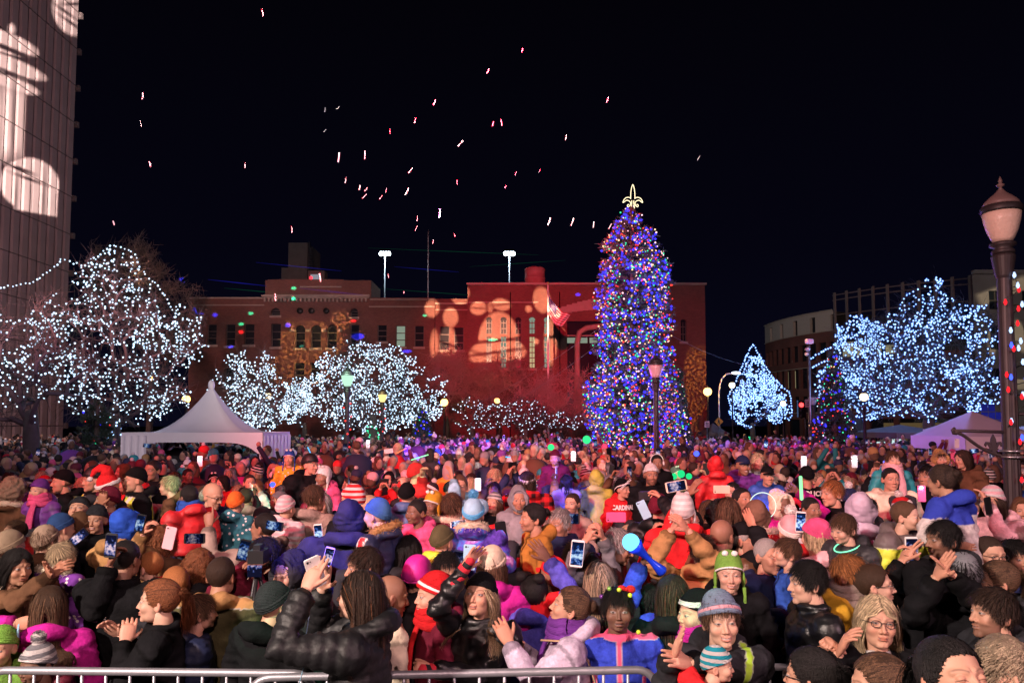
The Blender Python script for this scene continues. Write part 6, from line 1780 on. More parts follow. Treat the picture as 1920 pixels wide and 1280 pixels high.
            if sd > 0: Vh[:, 0] *= -1
            Vw = Vh @ A.T + Tw
            nb = bd.n
            bd.add(Vw, Q[:, ::-1] if sd > 0 else Q, T[:, ::-1] if sd > 0 and len(T) else T, col=(1.0, .86, .84, 0))
            s.handM.append((Tw, z, -y))
        s.body = bd
    def finish(s, res):
        V, Q, T = res
        nrm = normals(V, Q, T)
        best = np.full(len(V), 9.0); tt = np.zeros(len(V)); rad = np.zeros(len(V)); L_ = np.zeros(len(V))
        for (S, E, Tw) in s.arms:
            off = 0
            for a, b in ((S, E), (E, Tw)):
                ab = b - a; L = np.linalg.norm(ab); h = np.clip(((V - a) @ ab) / (L * L), 0, 1); d = np.linalg.norm(V - a - h[:, None] * ab, axis=1) - .055
                k = d < best; best[k] = d[k]; tt[k] = off + h[k] * L; off += L
                near = np.exp(-((h * L - (L if a is S else 0)) / .07) ** 2); L_[k] = near[k]
        arm = best < .045
        yl = V[:, 2]
        if s.coat == 'puffer':
            ph = np.where(arm, tt / .052, yl / .052); q = np.abs(np.sin(ph * math.pi)) ** .6 - .6
            dsp = .0085 * q + .005 * vnoise(V * 22) + .004 * vnoise(V * 45)
        else:
            amp = {'leather': .009, 'fleece': .007, 'wool': .008}.get(s.coat, .008)
            w = vnoise(np.stack([V[:, 0] * 9, V[:, 1] * 9, V[:, 2] * 16], -1)) + .8 * (1 - 2 * np.abs(vnoise(V * (14, 14, 22) + 5)))
            fold = np.sin((tt / .028 + 2.2 * vnoise(V * 9)) * 1.6) * np.where(arm, .35 + L_, 0)
            dr = np.sin(V[:, 0] * 34 + 3 * vnoise(V * 5) + V[:, 2] * 11) * np.where(arm, 0, .45)
            dsp = amp * (w * 1.3 + fold + dr)
        V = V + nrm * dsp[:, None]
        C = np.ones((len(V), 4)); C[:, 3] = 0; seam = np.zeros(len(V))
        tot = sum(np.linalg.norm(b - a) for a, b in ((s.arms[0][0], s.arms[0][1]), (s.arms[0][1], s.arms[0][2])))
        fr = (V[:, 1] < 0) & ~arm; seam = np.maximum(seam, fr * (np.abs(V[:, 0]) < .009) * .75)
        seam = np.maximum(seam, arm * (tt > tot * .90) * .55); seam = np.maximum(seam, arm * (np.abs(tt - .03) < .009) * .5)
        seam = np.maximum(seam, fr * (np.abs(np.abs(V[:, 0]) - .10 - (V[:, 2] - s.H * .6) * .3) < .008) * (np.abs(V[:, 2] - s.H * .6) < .07) * .6); seam = np.maximum(seam, (~arm) * (np.abs(V[:, 2] - s.neckz) < .012) * .4)
        C[:, :3] *= ((1 - seam) * (1 + .30 * vnoise(V * 6 + s.H) + .22 * vnoise(V * 26)))[:, None]
        m = MB(); m.add(V, Q, T, col=C); s.coatm = m
        return m
    def legs(s):
        m = MB(); H, k = s.H, s.k
        for sd in (1, -1):
            if s.sit:
                hip = np.array([sd * .08 * k, 0, H * .56]); kn = hip + (sd * .03, -.34 * k, .02); ft = kn + (0, -.03, -.36 * k)
            else:
                hip = np.array([sd * .085 * k, 0, H * .56]); kn = np.array([sd * .09 * k, -.015, H * .29]); ft = np.array([sd * .10 * k, .02, .07])
            m.add(*tube([hip, (hip + kn) / 2, kn, (kn + ft) / 2, ft], np.array([.095, .085, .066, .060, .055]) * k ** .7, 10))
            m.add(*ell(ft + (0, -.05, -.03), (.048 * k, .125 * k, .042), 12, 8), mi=1)
        return m
def add_glasses(mb_parent, M, s=1.0):
    m = MB()
    for sd in (-1, 1):
        c = np.array([sd * .031, -.098, -.002])
        a = np.linspace(0, 2 * math.pi, 19)
        m.add(*tube([c + (math.cos(t) * .021, .004 * abs(math.cos(t)) * (1 if sd * math.cos(t) > 0 else 0), math.sin(t) * .0145 * (1 + .12 * abs(math.cos(t)))) for t in a], .0018, 6, False))
        m.add(*tube([(sd * .052, -.094, .004), (sd * .074, -.06, .006), (sd * .080, .01, .004)], .0018, 6))
    m.add(*tube([(-.011, -.100, .002), (0, -.103, .005), (.011, -.100, .002)], .0016, 6))
    return link('glasses', m.mesh('glasses', [plain('glasses_frame', (.015, .012, .012), .3)]), mb_parent, M=M)
SP = []
def P_(label, x, y, Y, f=0, var='m', skin='light', hair=('short', 'darkbrown'), hat=None, coat=('wool', 'black'), hands=(None, None), hp=0, hy=0, ht=0, **kw):
    SP.append(dict(label=label, x=x, y=y, Y=Y, f=f, var=var, skin=skin, hair=hair, hat=hat, coat=coat, hands=hands, hp=hp, hy=hy, ht=ht, **kw))
P_('child in bright green knit hat and green blue costume at the left edge', 4, 1213, 3.95, 10, 'c', 'light', None, ('beanie', 'green'), ('fleece', 'green'))
P_('woman with very long straight brown hair in a magenta jacket beside the boy', 92, 1142, 4.15, 200, 'f', 'light', ('straight', 'brown'), None, ('fleece', 'magenta'), ((30, 1180, -.05), None), hy=0, hpose=('grip', 'relax'))
P_('dark skinned child in a grey knitted bobble hat low behind the barrier', 78, 1244, 3.92, -20, 'c', 'dark', ('buzz', 'black'), ('pom', 'grey'), ('puffer', 'maroon'), hp=-4, hatmat='knit_stripe')
P_('dark haired woman at the left edge stretching her arm towards the fur hood child', 28, 1064, 4.7, 60, 'f', 'tan', ('bob', 'black'), None, ('wool', 'brown'), ((95, 1074, -.25), (92, 1080, -.2)), hpose=('open', 'relax'))
P_('little blond girl in a spotted purple coat with pale fur collar', 112, 1048, 4.9, 165, 'c', 'light', ('short', 'blond'), None, ('dots', 'purple'), lift=1.0, collar='fur')
P_('heavy set man in a black fleece with a small white chest logo on his back', 232, 1050, 4.45, 172, 'm', 'brown', ('buzz', 'black'), None, ('fleece', 'black'), ((205, 1060, -.15), None), bulk=1.22, hpose=('grip', 'relax'), collar='collar', logo='quarter')
P_('woman with auburn frizzy ponytail in a black coat facing left', 303, 1128, 3.95, -78, 'f', 'pale', ('pony', 'auburn'), None, ('wool', 'black'), ((235, 1205, -.1), (222, 1190, .1)), bulk=1.12, hp=4, collar='collar')
P_('blond toddler in a red jacket looking left over the ponytail woman', 285, 1066, 4.6, -110, 'c', 'pale', ('thin', 'ginger'), None, ('puffer', 'red'), lift=.95)
P_('balding man with ginger hair just behind the auburn ponytail', 330, 1098, 4.5, -140, 'm', 'light', ('thin', 'ginger'), None, ('wool', 'charcoal'))
P_('child in a dark jacket with blue and orange trim beside the ponytail woman', 368, 1150, 4.15, 120, 'c', 'light', ('short', 'brown'), None, ('puffer', 'navy'), (None, (378, 1225, 0)))
P_('person with long curly auburn hair seen from behind left of centre', 372, 1068, 4.75, 185, 'f', 'light', ('curly', 'auburn'), None, ('wool', 'charcoal'))
P_('person with short curly ginger hair behind the pink phone', 296, 1018, 5.4, 170, 'f', 'light', ('curly', 'auburn'), None, ('wool', 'brown'))
P_('dark haired man in a dark coat with an open tan hood seen from behind', 412, 1082, 4.35, 175, 'm', 'tan', ('buzz', 'darkbrown'), None, ('wool', 'olive'), bulk=1.08, hoodcol='tan')
P_('photographer in a maroon jacket bent over a camera on a tripod', 510, 1040, 4.7, -100, 'm', 'brown', ('short', 'black'), None, ('wool', 'maroon'), ((470, 1062, -.1), (478, 1078, -.2)), hp=-20, hpose=('grip', 'grip'))
P_('bald man pointing left with his grey brown sleeve stretched out', 497, 990, 5.6, -105, 'm', 'brown', ('thin', 'black'), None, ('wool', 'taupe'), ((392, 985, -.2), None), hpose=('point', 'relax'), hp=6)
P_('person in a black hooded coat low at the front with green light on the hat', 508, 1136, 3.95, 150, 'm', 'light', None, ('beanie', 'charcoal'), ('wool', 'black'), bulk=1.15)
P_('smiling woman with closed eyes in a grey hood behind the filming woman', 545, 1076, 4.55, -25, 'x', 'pale', ('long', 'darkbrown'), ('hood', 'charcoal'), ('wool', 'charcoal'))
P_('woman in a black quilted jacket filming with both arms raised before the barrier', 678, 1122, 3.3, -98, 'f', 'pale', ('straight', 'darkbrown'), None, ('puffer', 'black'), ((574, 1104, -.12), (604, 1102, .08)), hp=8, hpose=('flat', 'flat'), streak=((5, 3.4, 2.2), .07), logo='triangle', dense=1.7, palm=((.3, 1, 0), (-.3, -1, 0)), hs=.93)
P_('bald brown skinned man in a cream jacket behind the filming woman', 722, 1118, 4.15, 115, 'm', 'brown', ('bald', 'black'), None, ('wool', 'cream'), bulk=1.12, hp=-10, collar='collar')
P_('dark haired man peering left beneath the boy in the blue wool hat', 690, 1064, 4.2, -70, 'mb', 'light', ('short', 'darkbrown'), None, ('wool', 'charcoal'))
P_('boy in a blue wool hat and navy jacket with red sleeve stripes', 712, 968, 4.6, -118, 'c', 'pale', None, ('beanie', 'blue'), ('puffer', 'navy'), lift=1.02, stripe=True, hatcol=(.05, .14, .30), collar='fur')
P_('teenager in a red football beanie and red scarf looking left', 817, 1118, 4.2, -68, 'f', 'pale', None, ('tall', 'red'), ('wool', 'maroon'), hp=4, scarf='red', hatmat2='white')
P_('blonde woman in black beanie and leather jacket gazing upward', 900, 1118, 4.0, -22, 'f', 'light', ('long', 'blond'), ('beanie', 'black'), ('leather', 'black'), ((812, 1256, -.26), (869, 1068, -.12)), hp=16, hpose=('fist', 'open'), glove=True, dense=1.5, railhand=(806, 1262), streak=((.5, .45, .4), .2))
P_('woman with long black hair seen from behind beside the pink helmet', 764, 1040, 4.7, 180, 'f', 'light', ('long', 'black'), None, ('wool', 'charcoal'))
P_('child wearing a shiny pink bicycle helmet behind the cream jacket', 782, 1082, 4.5, 170, 'c', 'light', None, ('helmet', 'magenta'), ('puffer', 'black'), lift=.0)
P_('child in an olive beanie and bright lime hood seen from behind', 826, 1018, 4.75, 150, 'c', 'light', None, ('beanie', 'olive'), ('puffer', 'lime'), lift=1.0)
P_('child in a light blue bobble hat and galaxy print coat', 887, 967, 4.85, 178, 'c', 'light', None, ('pom', 'light blue'), ('galaxy', 'white'), lift=1.05, hatcol2=(.08, .35, .62), collar='fur', bulk=1.25)
P_('person in an oatmeal knitted beanie before the galaxy coat child', 922, 1062, 4.55, 165, 'f', 'light', ('bob', 'brown'), ('beanie', 'cream'), ('wool', 'magenta'))
P_('woman in glasses lifting a phone beside the oatmeal beanie', 836, 1072, 4.35, 20, 'f', 'tan', ('short', 'black'), None, ('wool', 'charcoal'), glasses=True)
P_('broad person in a dark hooded coat seen from behind near centre', 655, 975, 5.0, 178, 'm', 'light', None, ('hood', 'charcoal'), ('wool', 'charcoal'), bulk=1.3)
P_('woman in lavender sweater and purple scarf looking up to the left', 1066, 1140, 4.0, -95, 'f', 'light', ('bun', 'brown'), None, ('fleece', 'lavender'), ((955, 1205, -.2), (975, 1215, 0)), hp=18, bulk=1.22, scarf='purple', bag=True)
P_('child in a purple blue fleece reaching one arm high', 1000, 1112, 4.5, 150, 'c', 'dark', ('puffs', 'black'), None, ('fleece', 'royal blue'), (None, (1028, 1050, .0)), hpose=('relax', 'open'), bulk=1.2, coatcol=(.10, .09, .50))
P_('small child in a red and pink cap beside the reaching arm', 1040, 1078, 4.6, -150, 'c', 'brown', None, ('cap', 'red'), ('wool', 'red'))
P_('woman with long pale blonde hair seen from behind near the blue wand', 1124, 1092, 4.45, 182, 'f', 'light', ('long', 'ash'), None, ('wool', 'charcoal'), dense=1.3, streak=((1.8, 1.6, 1.5), .3))
P_('little girl in a blue fleece with pink zip facing the camera', 1158, 1140, 3.92, -4, 'co', 'dark', ('short', 'black'), ('bow', 'red'), ('fleece', 'royal blue'), zip_=True, collar='collar', hp=6, dense=1.4, ears=True)
P_('child in a blue fleece holding up a glowing ball wand', 1222, 1128, 4.5, 170, 'c', 'dark', ('short', 'black'), None, ('fleece', 'royal blue'), ((1206, 1050, -.1), None), hpose=('fist', 'relax'), bulk=1.15)
P_('woman with long dark hair caught in green light from behind', 1262, 1122, 4.0, 182, 'f', 'light', ('straight', 'darkbrown'), None, ('wool', 'black'), dense=1.4, streak=((2.5, 1.8, 1.5), .15))
P_('young woman in a multicoloured crochet hat clapping at the front', 1352, 1164, 3.42, -2, 'fs', 'pale', ('short', 'brown'), ('tall', 'grey'), ('wool', 'charcoal'), ((1288, 1240, -.30), (1262, 1232, -.30)), hpose=('flat', 'flat'), hatcol=(.20, .25, .36), hatcol2=(.62, .30, .36), straps=True, ht=-3, hp=5)
P_('child in a black and white beanie looking left beside the crochet hat woman', 1312, 1146, 3.85, -72, 'co', 'pale', None, ('beanie', 'black'), ('puffer', 'navy'), scarf='magenta', hatmat='knit_band')
P_('baby in a striped pink and teal hat held before the crochet hat woman', 1336, 1262, 3.1, 75, 'c', 'pale', None, ('beanie', 'pink'), ('fleece', 'red'), lift=.7, hs=.72, hatmat='knit_stripe', hatcol=(.02, .30, .40))
P_('smiling woman in a lime green knitted earflap hat', 1366, 1074, 4.5, -8, 'fs', 'pale', None, ('flaps', 'green'), ('wool', 'black'), hatcol2=(.75, .72, .68))
P_('stern man with stubble and receding hair looking at the camera', 1436, 1042, 4.9, 25, 'mc', 'light', ('thin', 'grey'), None, ('wool', 'navy'))
P_('bald brown skinned man with glasses seen from behind on the right', 1352, 1006, 5.1, 140, 'm', 'brown', ('bald', 'black'), None, ('leather', 'brown'), glasses=True)
P_('man in a black baseball cap squinting to the right', 1392, 1012, 5.2, 55, 'mc', 'light', ('thin', 'grey'), ('cap', 'black'), ('wool', 'black'), (None, (1412, 985, -.1)), hpose=('relax', 'flat'))
P_('man with cropped silver hair looking down to the right', 1148, 1022, 5.0, 75, 'mc', 'light', ('short', 'grey'), None, ('puffer', 'black'), hp=-14)
P_('person in a striped grey sweater filming with raised arms near centre', 1080, 1048, 5.1, 190, 'f', 'light', ('short', 'brown'), None, ('wool', 'grey'), ((1098, 1012, -.25), (1130, 1008, -.25)), hpose=('grip', 'grip'))
P_('toddler with hair puffs in a brown canvas coat looking left', 1004, 974, 4.9, -75, 'co', 'tan', ('bun', 'black'), None, ('wool', 'tan'), lift=1.0, coatcol=(.34, .15, .03))
P_('child in a grey hood looking at the camera near the centre', 972, 938, 6.3, 5, 'co', 'tan', None, ('hood', 'grey'), ('wool', 'grey'), lift=1.0)
P_('person in a tan work jacket with both hands raised', 1318, 1036, 4.9, 165, 'm', 'light', ('short', 'darkbrown'), None, ('wool', 'tan'), ((1260, 992, -.15), (1286, 990, -.2)), hpose=('fist', 'relax'), bulk=1.15, hem=.5)
P_('person in a bright red sleeve stretching an arm up with a phone', 1352, 975, 5.6, 170, 'm', 'brown', ('afro', 'black'), None, ('fleece', 'red'), ((1290, 928, -.1), None), hpose=('open', 'relax'))
P_('sports fan in red lettered jersey and banded hat near the centre', 1165, 918, 8.2, 12, 'f', 'light', None, ('tall', 'black'), ('fleece', 'red'), (None, None), hy=35, lift=1.0, jersey=True, hatcol2=(.75, .72, .70))
P_('dark haired man in a shiny leather jacket facing left', 1523, 1092, 4.0, -92, 'm', 'pale', ('short', 'black'), None, ('leather', 'black'), bulk=1.1, hp=-2, collar='collar', dense=1.4)
P_('light haired boy in a blue jacket above the leather jacket man', 1478, 1040, 4.75, -92, 'c', 'pale', ('short', 'brown'), None, ('fleece', 'blue'), lift=.95, hp=8)
P_('hand clasped adult in dark clothes left of the leather jacket man', 1448, 1075, 4.35, 30, 'm', 'light', ('short', 'darkbrown'), ('cap', 'black'), ('wool', 'navy'), ((1440, 1100, -.25), (1432, 1112, -.25)), hpose=('grip', 'grip'), skip=True)
P_('strawberry blonde woman with a striped scarf looking right', 1587, 1078, 4.25, 50, 'f', 'light', ('short', 'ginger'), None, ('wool', 'mustard'), scarf='taupe')
P_('person with an orange and red quiff and black glasses', 1634, 1098, 4.15, 72, 'm', 'pale', ('quiff', 'brown'), None, ('wool', 'black'), glasses=True, hp=5, collar='none')
P_('older blonde woman in glasses with folded hands facing the camera', 1642, 1166, 3.42, -14, 'fo', 'light', ('long', 'blond'), None, ('wool', 'black'), ((1582, 1222, -.2), (1572, 1224, -.24)), hpose=('fist', 'relax'), glasses=True, dense=1.5, shirt=True, ht=3, hy=4, hp=8)
P_('dark haired woman in glasses at the bottom edge seen from behind', 1530, 1272, 2.95, -128, 'f', 'light', ('pony', 'black'), None, ('wool', 'charcoal'), glasses=True, dense=1.4)
P_('woman with swept back brown hair in profile at the bottom edge', 1658, 1288, 2.72, -100, 'f', 'light', ('pony', 'brown'), None, ('wool', 'brown'), dense=1.5)
P_('dark haired woman with closed eyes cut by the bottom edge', 1792, 1278, 2.1, 8, 'x', 'light', ('pony', 'black'), None, ('wool', 'charcoal'), dense=1.6, hp=20, ht=0)
P_('person with short curly grey blond hair in the bottom right corner', 1886, 1262, 2.75, -15, 'f', 'light', ('curly', 'ash'), None, ('wool', 'taupe'), dense=1.3, hp=12)
P_('bearded man in profile facing left at the right edge', 1868, 1150, 3.45, -88, 'mb', 'light', ('short', 'darkbrown'), None, ('wool', 'charcoal'), hp=4, dense=1.5)
P_('man in a black ribbed beanie seen from behind below the phone screen', 1702, 1086, 4.5, 175, 'm', 'light', ('bob', 'blond'), ('beanie', 'black'), ('wool', 'black'), ((1692, 1050, -.2), (1722, 1050, -.2)), hpose=('open', 'grip'))
P_('boy in a black hood looking at the camera behind raised hands', 1728, 1098, 4.2, 8, 'c', 'pale', None, ('hood', 'black'), ('wool', 'black'))
P_('person in a black coat raising both hands to film, seen from behind', 1808, 1082, 3.95, 165, 'm', 'light', ('short', 'black'), ('beanie', 'grey'), ('wool', 'black'), ((1755, 1082, -.25), (1784, 1078, -.25)), hpose=('flat', 'flat'), palm=((1, 0, 0), (-1, 0, 0)), bulk=1.15)
P_('boy in a lime and grey jacket looking right, lifted over the crowd', 1692, 970, 4.7, 28, 'c', 'pale', ('buzz', 'brown'), None, ('puffer', 'lime'), (None, None), lift=1.0, hy=20, bulk=1.15, yoke=True)
P_('boy in a dark jacket wearing a glowing green necklace', 1590, 992, 4.75, -70, 'c', 'pale', ('short', 'brown'), None, ('puffer', 'charcoal'), lift=1.0, hp=-12, necklace=True, bulk=1.15)
P_('bearded man facing left beneath the lifted white and blue jacket child', 1774, 1012, 4.45, -85, 'mb', 'brown', ('short', 'black'), None, ('wool', 'charcoal'))
P_('girl in a white jacket with blue shoulders twisting away on someone', 1812, 905, 4.6, -150, 'f', 'tan', ('bun', 'darkbrown'), None, ('fleece', 'white'), ((1795, 1020, -.1), None), lift=1.25, yoke='blue', lean=.5, hp=-5, coatcol=(.55, .48, .47))
P_('man in glasses with cropped hair facing the camera on the right', 1852, 1040, 4.6, 2, 'mc', 'light', ('buzz', 'darkbrown'), None, ('wool', 'navy'), glasses=True)
P_('blurry dark haired boy facing the camera at the right edge', 1900, 1042, 4.8, 0, 'c', 'tan', ('short', 'black'), None, ('fleece', 'maroon'))
P_('woman with braided brown hair in profile near the right edge', 1878, 1092, 4.1, -110, 'f', 'light', ('pony', 'brown'), None, ('wool', 'charcoal'))
P_('child in a pink beanie with a white bobble on the right', 1484, 996, 5.2, 175, 'c', 'pale', None, ('pom', 'pale pink'), ('puffer', 'red'), hatcol2=(.75, .7, .66))
P_('child in a pink and red fleece hat beside the necklace boy', 1536, 1004, 5.0, -140, 'c', 'pale', ('bob', 'blond'), ('beanie', 'pink'), ('wool', 'pale pink'))
P_('person in a pale lilac padded hood behind the necklace boy', 1614, 960, 5.2, 160, 'f', 'light', None, ('hood', 'lavender'), ('puffer', 'lavender'), bulk=1.1)
P_('man carrying the teal jacketed child on his shoulders', 1668, 898, 7.4, -5, 'm', 'light', ('buzz', 'black'), None, ('wool', 'cream'))
P_('little girl in a teal jacket sitting on shoulders on the right', 1672, 864, 7.5, -5, 'c', 'pale', ('short', 'brown'), None, ('puffer', 'teal'), lift=1.0, scarf='pale pink')
P_('girl in a pink coat and furry brown hood eating, right of the canopy', 1762, 862, 8.6, -10, 'c', 'pale', ('short', 'darkbrown'), ('hood', 'tan'), ('wool', 'pink'), lift=1.0, hands=((1755, 878, -.1), (1762, 880, -.1)), coatcol=(.7, .22, .42))
P_('man with short dark hair in a black coat looking left at right', 1740, 893, 7.6, -60, 'm', 'tan', ('short', 'black'), None, ('wool', 'black'))
P_('woman with long hair in profile by the lamp post on the far right', 1808, 862, 8.8, -80, 'f', 'light', ('long', 'darkbrown'), None, ('wool', 'brown'))
P_('person in striped knit hat holding a phone beside the lamp post', 1862, 940, 5.8, -60, 'f', 'light', ('long', 'darkbrown'), ('beanie', 'pale pink'), ('fleece', 'pale pink'), ((1852, 945, -.2), None), hatmat='knit_stripe')
P_('child in a bright red hooded coat seen from behind right of the fir', 1342, 875, 8.3, 178, 'c', 'light', None, ('hood', 'red'), ('puffer', 'red'), lift=1.0)
P_('girl with long white blonde hair facing the camera right of the fir', 1420, 865, 9.2, 0, 'f', 'pale', ('long', 'blond'), None, ('wool', 'white'), lift=1.2)
P_('man with a dark hat laughing right of the red hooded child', 1392, 873, 8.8, 5, 'ms', 'tan', None, ('cap', 'navy'), ('wool', 'purple'))
P_('person in a blue puffer hood holding a bright light right of the fir', 1438, 892, 8.2, 0, 'm', 'light', None, ('cap', 'black'), ('puffer', 'blue'), lift=1.2)
P_('police officer in a lettered dark jacket seen from behind', 1513, 892, 8.6, 178, 'm', 'light', None, ('beanie', 'black'), ('wool', 'black'), police=True, lift=1.6, collar='none')
P_('fair man in profile looking left beside the police officer', 1564, 925, 6.4, -75, 'm', 'light', ('short', 'ginger'), None, ('wool', 'black'))
P_('small boy with big eyes held above the black jacket on the right', 1518, 956, 6.0, 15, 'c', 'brown', ('buzz', 'black'), None, ('wool', 'white'), lift=.9)
P_('child in a magenta sleeve raising a light stick', 1462, 946, 6.4, 20, 'c', 'dark', None, ('hood', 'cream'), ('fleece', 'magenta'), ((1494, 920, -.05), None), hpose=('fist', 'relax'))
P_('person in a red hooded coat with brown fur trim seen from behind', 1418, 972, 5.7, 178, 'm', 'light', None, ('hood', 'brown'), ('wool', 'red'), bulk=1.1, hatcol=(.16, .09, .06))
P_('boy in a black jacket with a buzz cut looking up to the right', 1392, 936, 6.6, 20, 'c', 'tan', ('buzz', 'black'), None, ('wool', 'black'), hp=12)
P_('person with a royal blue hood up and a tan jacket', 234, 990, 5.2, 172, 'f', 'light', None, ('hood', 'blue'), ('wool', 'tan'), ((268, 1000, -.15), None), hpose=('grip', 'relax'), hatcol=(.02, .07, .42))
P_('child in a red puffy jacket and blue collar, dark skinned, on shoulders', 356, 934, 6.0, -125, 'c', 'dark', ('buzz', 'black'), None, ('puffer', 'red'), lift=.95, scarf='blue', bulk=1.25)
P_('child in a bright orange beanie and dark teal patterned coat', 440, 946, 6.4, 175, 'c', 'light', None, ('beanie', 'orange'), ('dots', 'teal'), lift=1.0, coatcol=(.03, .12, .16))
P_('girl in a purple beanie and pink scarf facing the camera on the left', 77, 920, 6.9, -12, 'c', 'pale', None, ('beanie', 'purple'), ('puffer', 'purple'), lift=1.0, scarf='pink')
P_('person in a tan cloth hat on the left below the hi-vis vests', 82, 1016, 5.6, 170, 'f', 'light', ('short', 'brown'), ('beanie', 'cream'), ('wool', 'brown'), hatcol=(.42, .30, .22))
P_('person in an olive tan knit hat at the left edge', 14, 1028, 5.2, 160, 'm', 'light', None, ('beanie', 'taupe'), ('wool', 'charcoal'), hatcol=(.30, .22, .15))
P_('person in a navy knit beanie looking away on the left', 110, 992, 5.9, 150, 'm', 'light', None, ('beanie', 'navy'), ('wool', 'black'), hatcol=(.03, .07, .20))
P_('person in a brown knit beanie seen from behind on the left', 148, 988, 6.1, 185, 'm', 'light', None, ('beanie', 'brown'), ('wool', 'black'))
P_('man in a grey beanie tipping his face up on the left', 146, 958, 6.3, 10, 'm', 'light', None, ('beanie', 'charcoal'), ('wool', 'charcoal'), hp=25)
P_('smiling girl in a dark beanie facing the camera on the left', 182, 974, 6.2, 8, 'fs', 'tan', None, ('beanie', 'charcoal'), ('wool', 'black'))
P_('person in a maroon beret in profile, hand on face', 206, 938, 6.6, -70, 'f', 'tan', None, ('beanie', 'maroon'), ('wool', 'maroon'), (None, (190, 945, -.15)))
P_('officer in a lime hi-vis vest and black beanie, leftmost of three', 122, 903, 7.6, -60, 'm', 'light', None, ('beanie', 'black'), ('wool', 'black'), vest=True)
P_('officer in a lime hi-vis vest and black riding helmet', 180, 900, 7.4, -45, 'm', 'light', None, ('helmet', 'black'), ('wool', 'black'), vest=True)
P_('officer in a lime hi-vis vest with arms spread, nearest the tent', 258, 900, 7.2, -55, 'm', 'light', None, ('beanie', 'black'), ('wool', 'black'), vest=True)
P_('person in a drooping red and white party hat among the hi-vis vests', 200, 912, 7.0, 150, 'f', 'light', None, ('santa', 'red'), ('wool', 'charcoal'))
P_('tall dark skinned man in a black sweater below the tent', 289, 882, 8.2, -15, 'm', 'brown', ('buzz', 'black'), None, ('wool', 'black'))
P_('fair boy in profile looking left below the white tent', 322, 912, 7.2, -75, 'c', 'pale', ('short', 'blond'), None, ('wool', 'brown'), lift=1.2)
P_('bald man in glasses looking down right of the red jacket child', 392, 928, 6.6, 70, 'm', 'light', ('bald', 'grey'), None, ('wool', 'navy'), glasses=True, hp=-15)
P_('child in a fair isle patterned hat and shawl near centre left', 533, 955, 6.0, 160, 'c', 'light', None, ('beanie', 'pale pink'), ('knit_stripe', 'pale pink'), hatmat='knit_stripe', lift=1.0)
P_('young man in a taupe sweater seen from behind near centre left', 587, 935, 6.2, 150, 'm', 'light', ('short', 'brown'), None, ('fleece', 'taupe'))
P_('girl in a white animal hat and hot pink coat with dark face', 609, 895, 7.6, -30, 'c', 'brown', None, ('flaps', 'white'), ('fleece', 'pink'), lift=1.0)
P_('person in a red black and grey striped knit hat near centre', 665, 938, 5.8, -120, 'm', 'light', None, ('beanie', 'red'), ('wool', 'black'), hatmat='knit_stripe')
P_('boy in a striped elf hat and scarf, lifted above the crowd', 543, 860, 9.6, 5, 'c', 'light', None, ('flaps', 'blue'), ('dots', 'mustard'), lift=1.0, hatcol2=(.7, .7, .7))
P_('mounted style officer in a black helmet turning right near centre left', 580, 872, 8.8, 60, 'm', 'light', None, ('helmet', 'black'), ('wool', 'black'), bulk=1.3)
P_('dark skinned girl in a hot pink coat turning back near centre', 784, 962, 5.6, -40, 'c', 'dark', ('thin', 'black'), None, ('fleece', 'pink'), lift=1.0)
P_('boy in a denim blue jacket and black and red hat near centre', 762, 930, 6.3, 175, 'c', 'light', None, ('beanie', 'black'), ('puffer', 'blue'), lift=1.0, coatcol=(.06, .11, .26))
P_('girl in round yellow and white bird shaped hat, dark skinned', 815, 948, 6.0, -35, 'c', 'dark', None, ('flaps', 'mustard'), ('wool', 'black'), hatcol2=(.75, .72, .7), lift=1.0)
P_('woman in a maroon parka with fur hood down near centre', 846, 952, 5.9, 150, 'f', 'light', ('short', 'brown'), None, ('wool', 'maroon'), collar='fur')
P_('person in a light blue top shading the eyes near centre', 862, 912, 7.0, 0, 'm', 'light', ('buzz', 'brown'), None, ('wool', 'light blue'), ((848, 898, -.1), None))
P_('person in a bright red knit hat filming to the right near centre', 778, 890, 7.9, 120, 'm', 'light', None, ('beanie', 'red'), ('wool', 'red'), ((792, 892, -.2), None), hpose=('grip', 'relax'))
P_('man with a grey knit cap and dark beard facing the camera', 1220, 890, 8.2, 0, 'mb', 'tan', None, ('beanie', 'white'), ('wool', 'black'))
P_('child in white earmuffs facing the camera before the giant fir', 1231, 868, 9.0, 0, 'c', 'brown', ('buzz', 'black'), ('muffs', 'white'), ('wool', 'black'), lift=1.2, hatcol2=(.8, .78, .78))
P_('person in a yellow and blue hooded costume near the centre', 1118, 900, 8.8, 160, 'm', 'light', None, ('hood', 'mustard'), ('wool', 'mustard'), lift=1.3, hatcol=(.50, .46, .08), coatcol=(.50, .46, .08))
P_('woman in a red plaid shirt on the near side of the blue light', 988, 905, 7.6, 178, 'f', 'light', ('long', 'darkbrown'), ('band', 'white'), ('plaid', 'red'))
P_('boy in a maroon hat and jacket with orange trim, lifted up', 1041, 860, 9.4, -15, 'c', 'light', None, ('beanie', 'maroon'), ('wool', 'maroon'), lift=1.0)
P_('person filming with an open flip phone in a red glove', 1235, 955, 6.0, 150, 'f', 'light', None, ('beanie', 'maroon'), ('puffer', 'black'), ((1222, 1000, -.2), (1240, 935, -.1)), hpose=('grip', 'grip'))
P_('person in a black and white patterned earflap hat right of centre', 1280, 960, 5.35, 165, 'f', 'light', None, ('flaps', 'white'), ('wool', 'red'), hatmat='knit_stripe')
P_('woman with chin length brown hair seen from behind right of centre', 1366, 964, 5.5, 182, 'f', 'light', ('bob', 'brown'), None, ('wool', 'charcoal'))
P_('woman with fur trimmed hat and scarf at the left edge', 22, 925, 7.0, 170, 'f', 'light', ('afro', 'ash'), None, ('wool', 'brown'))
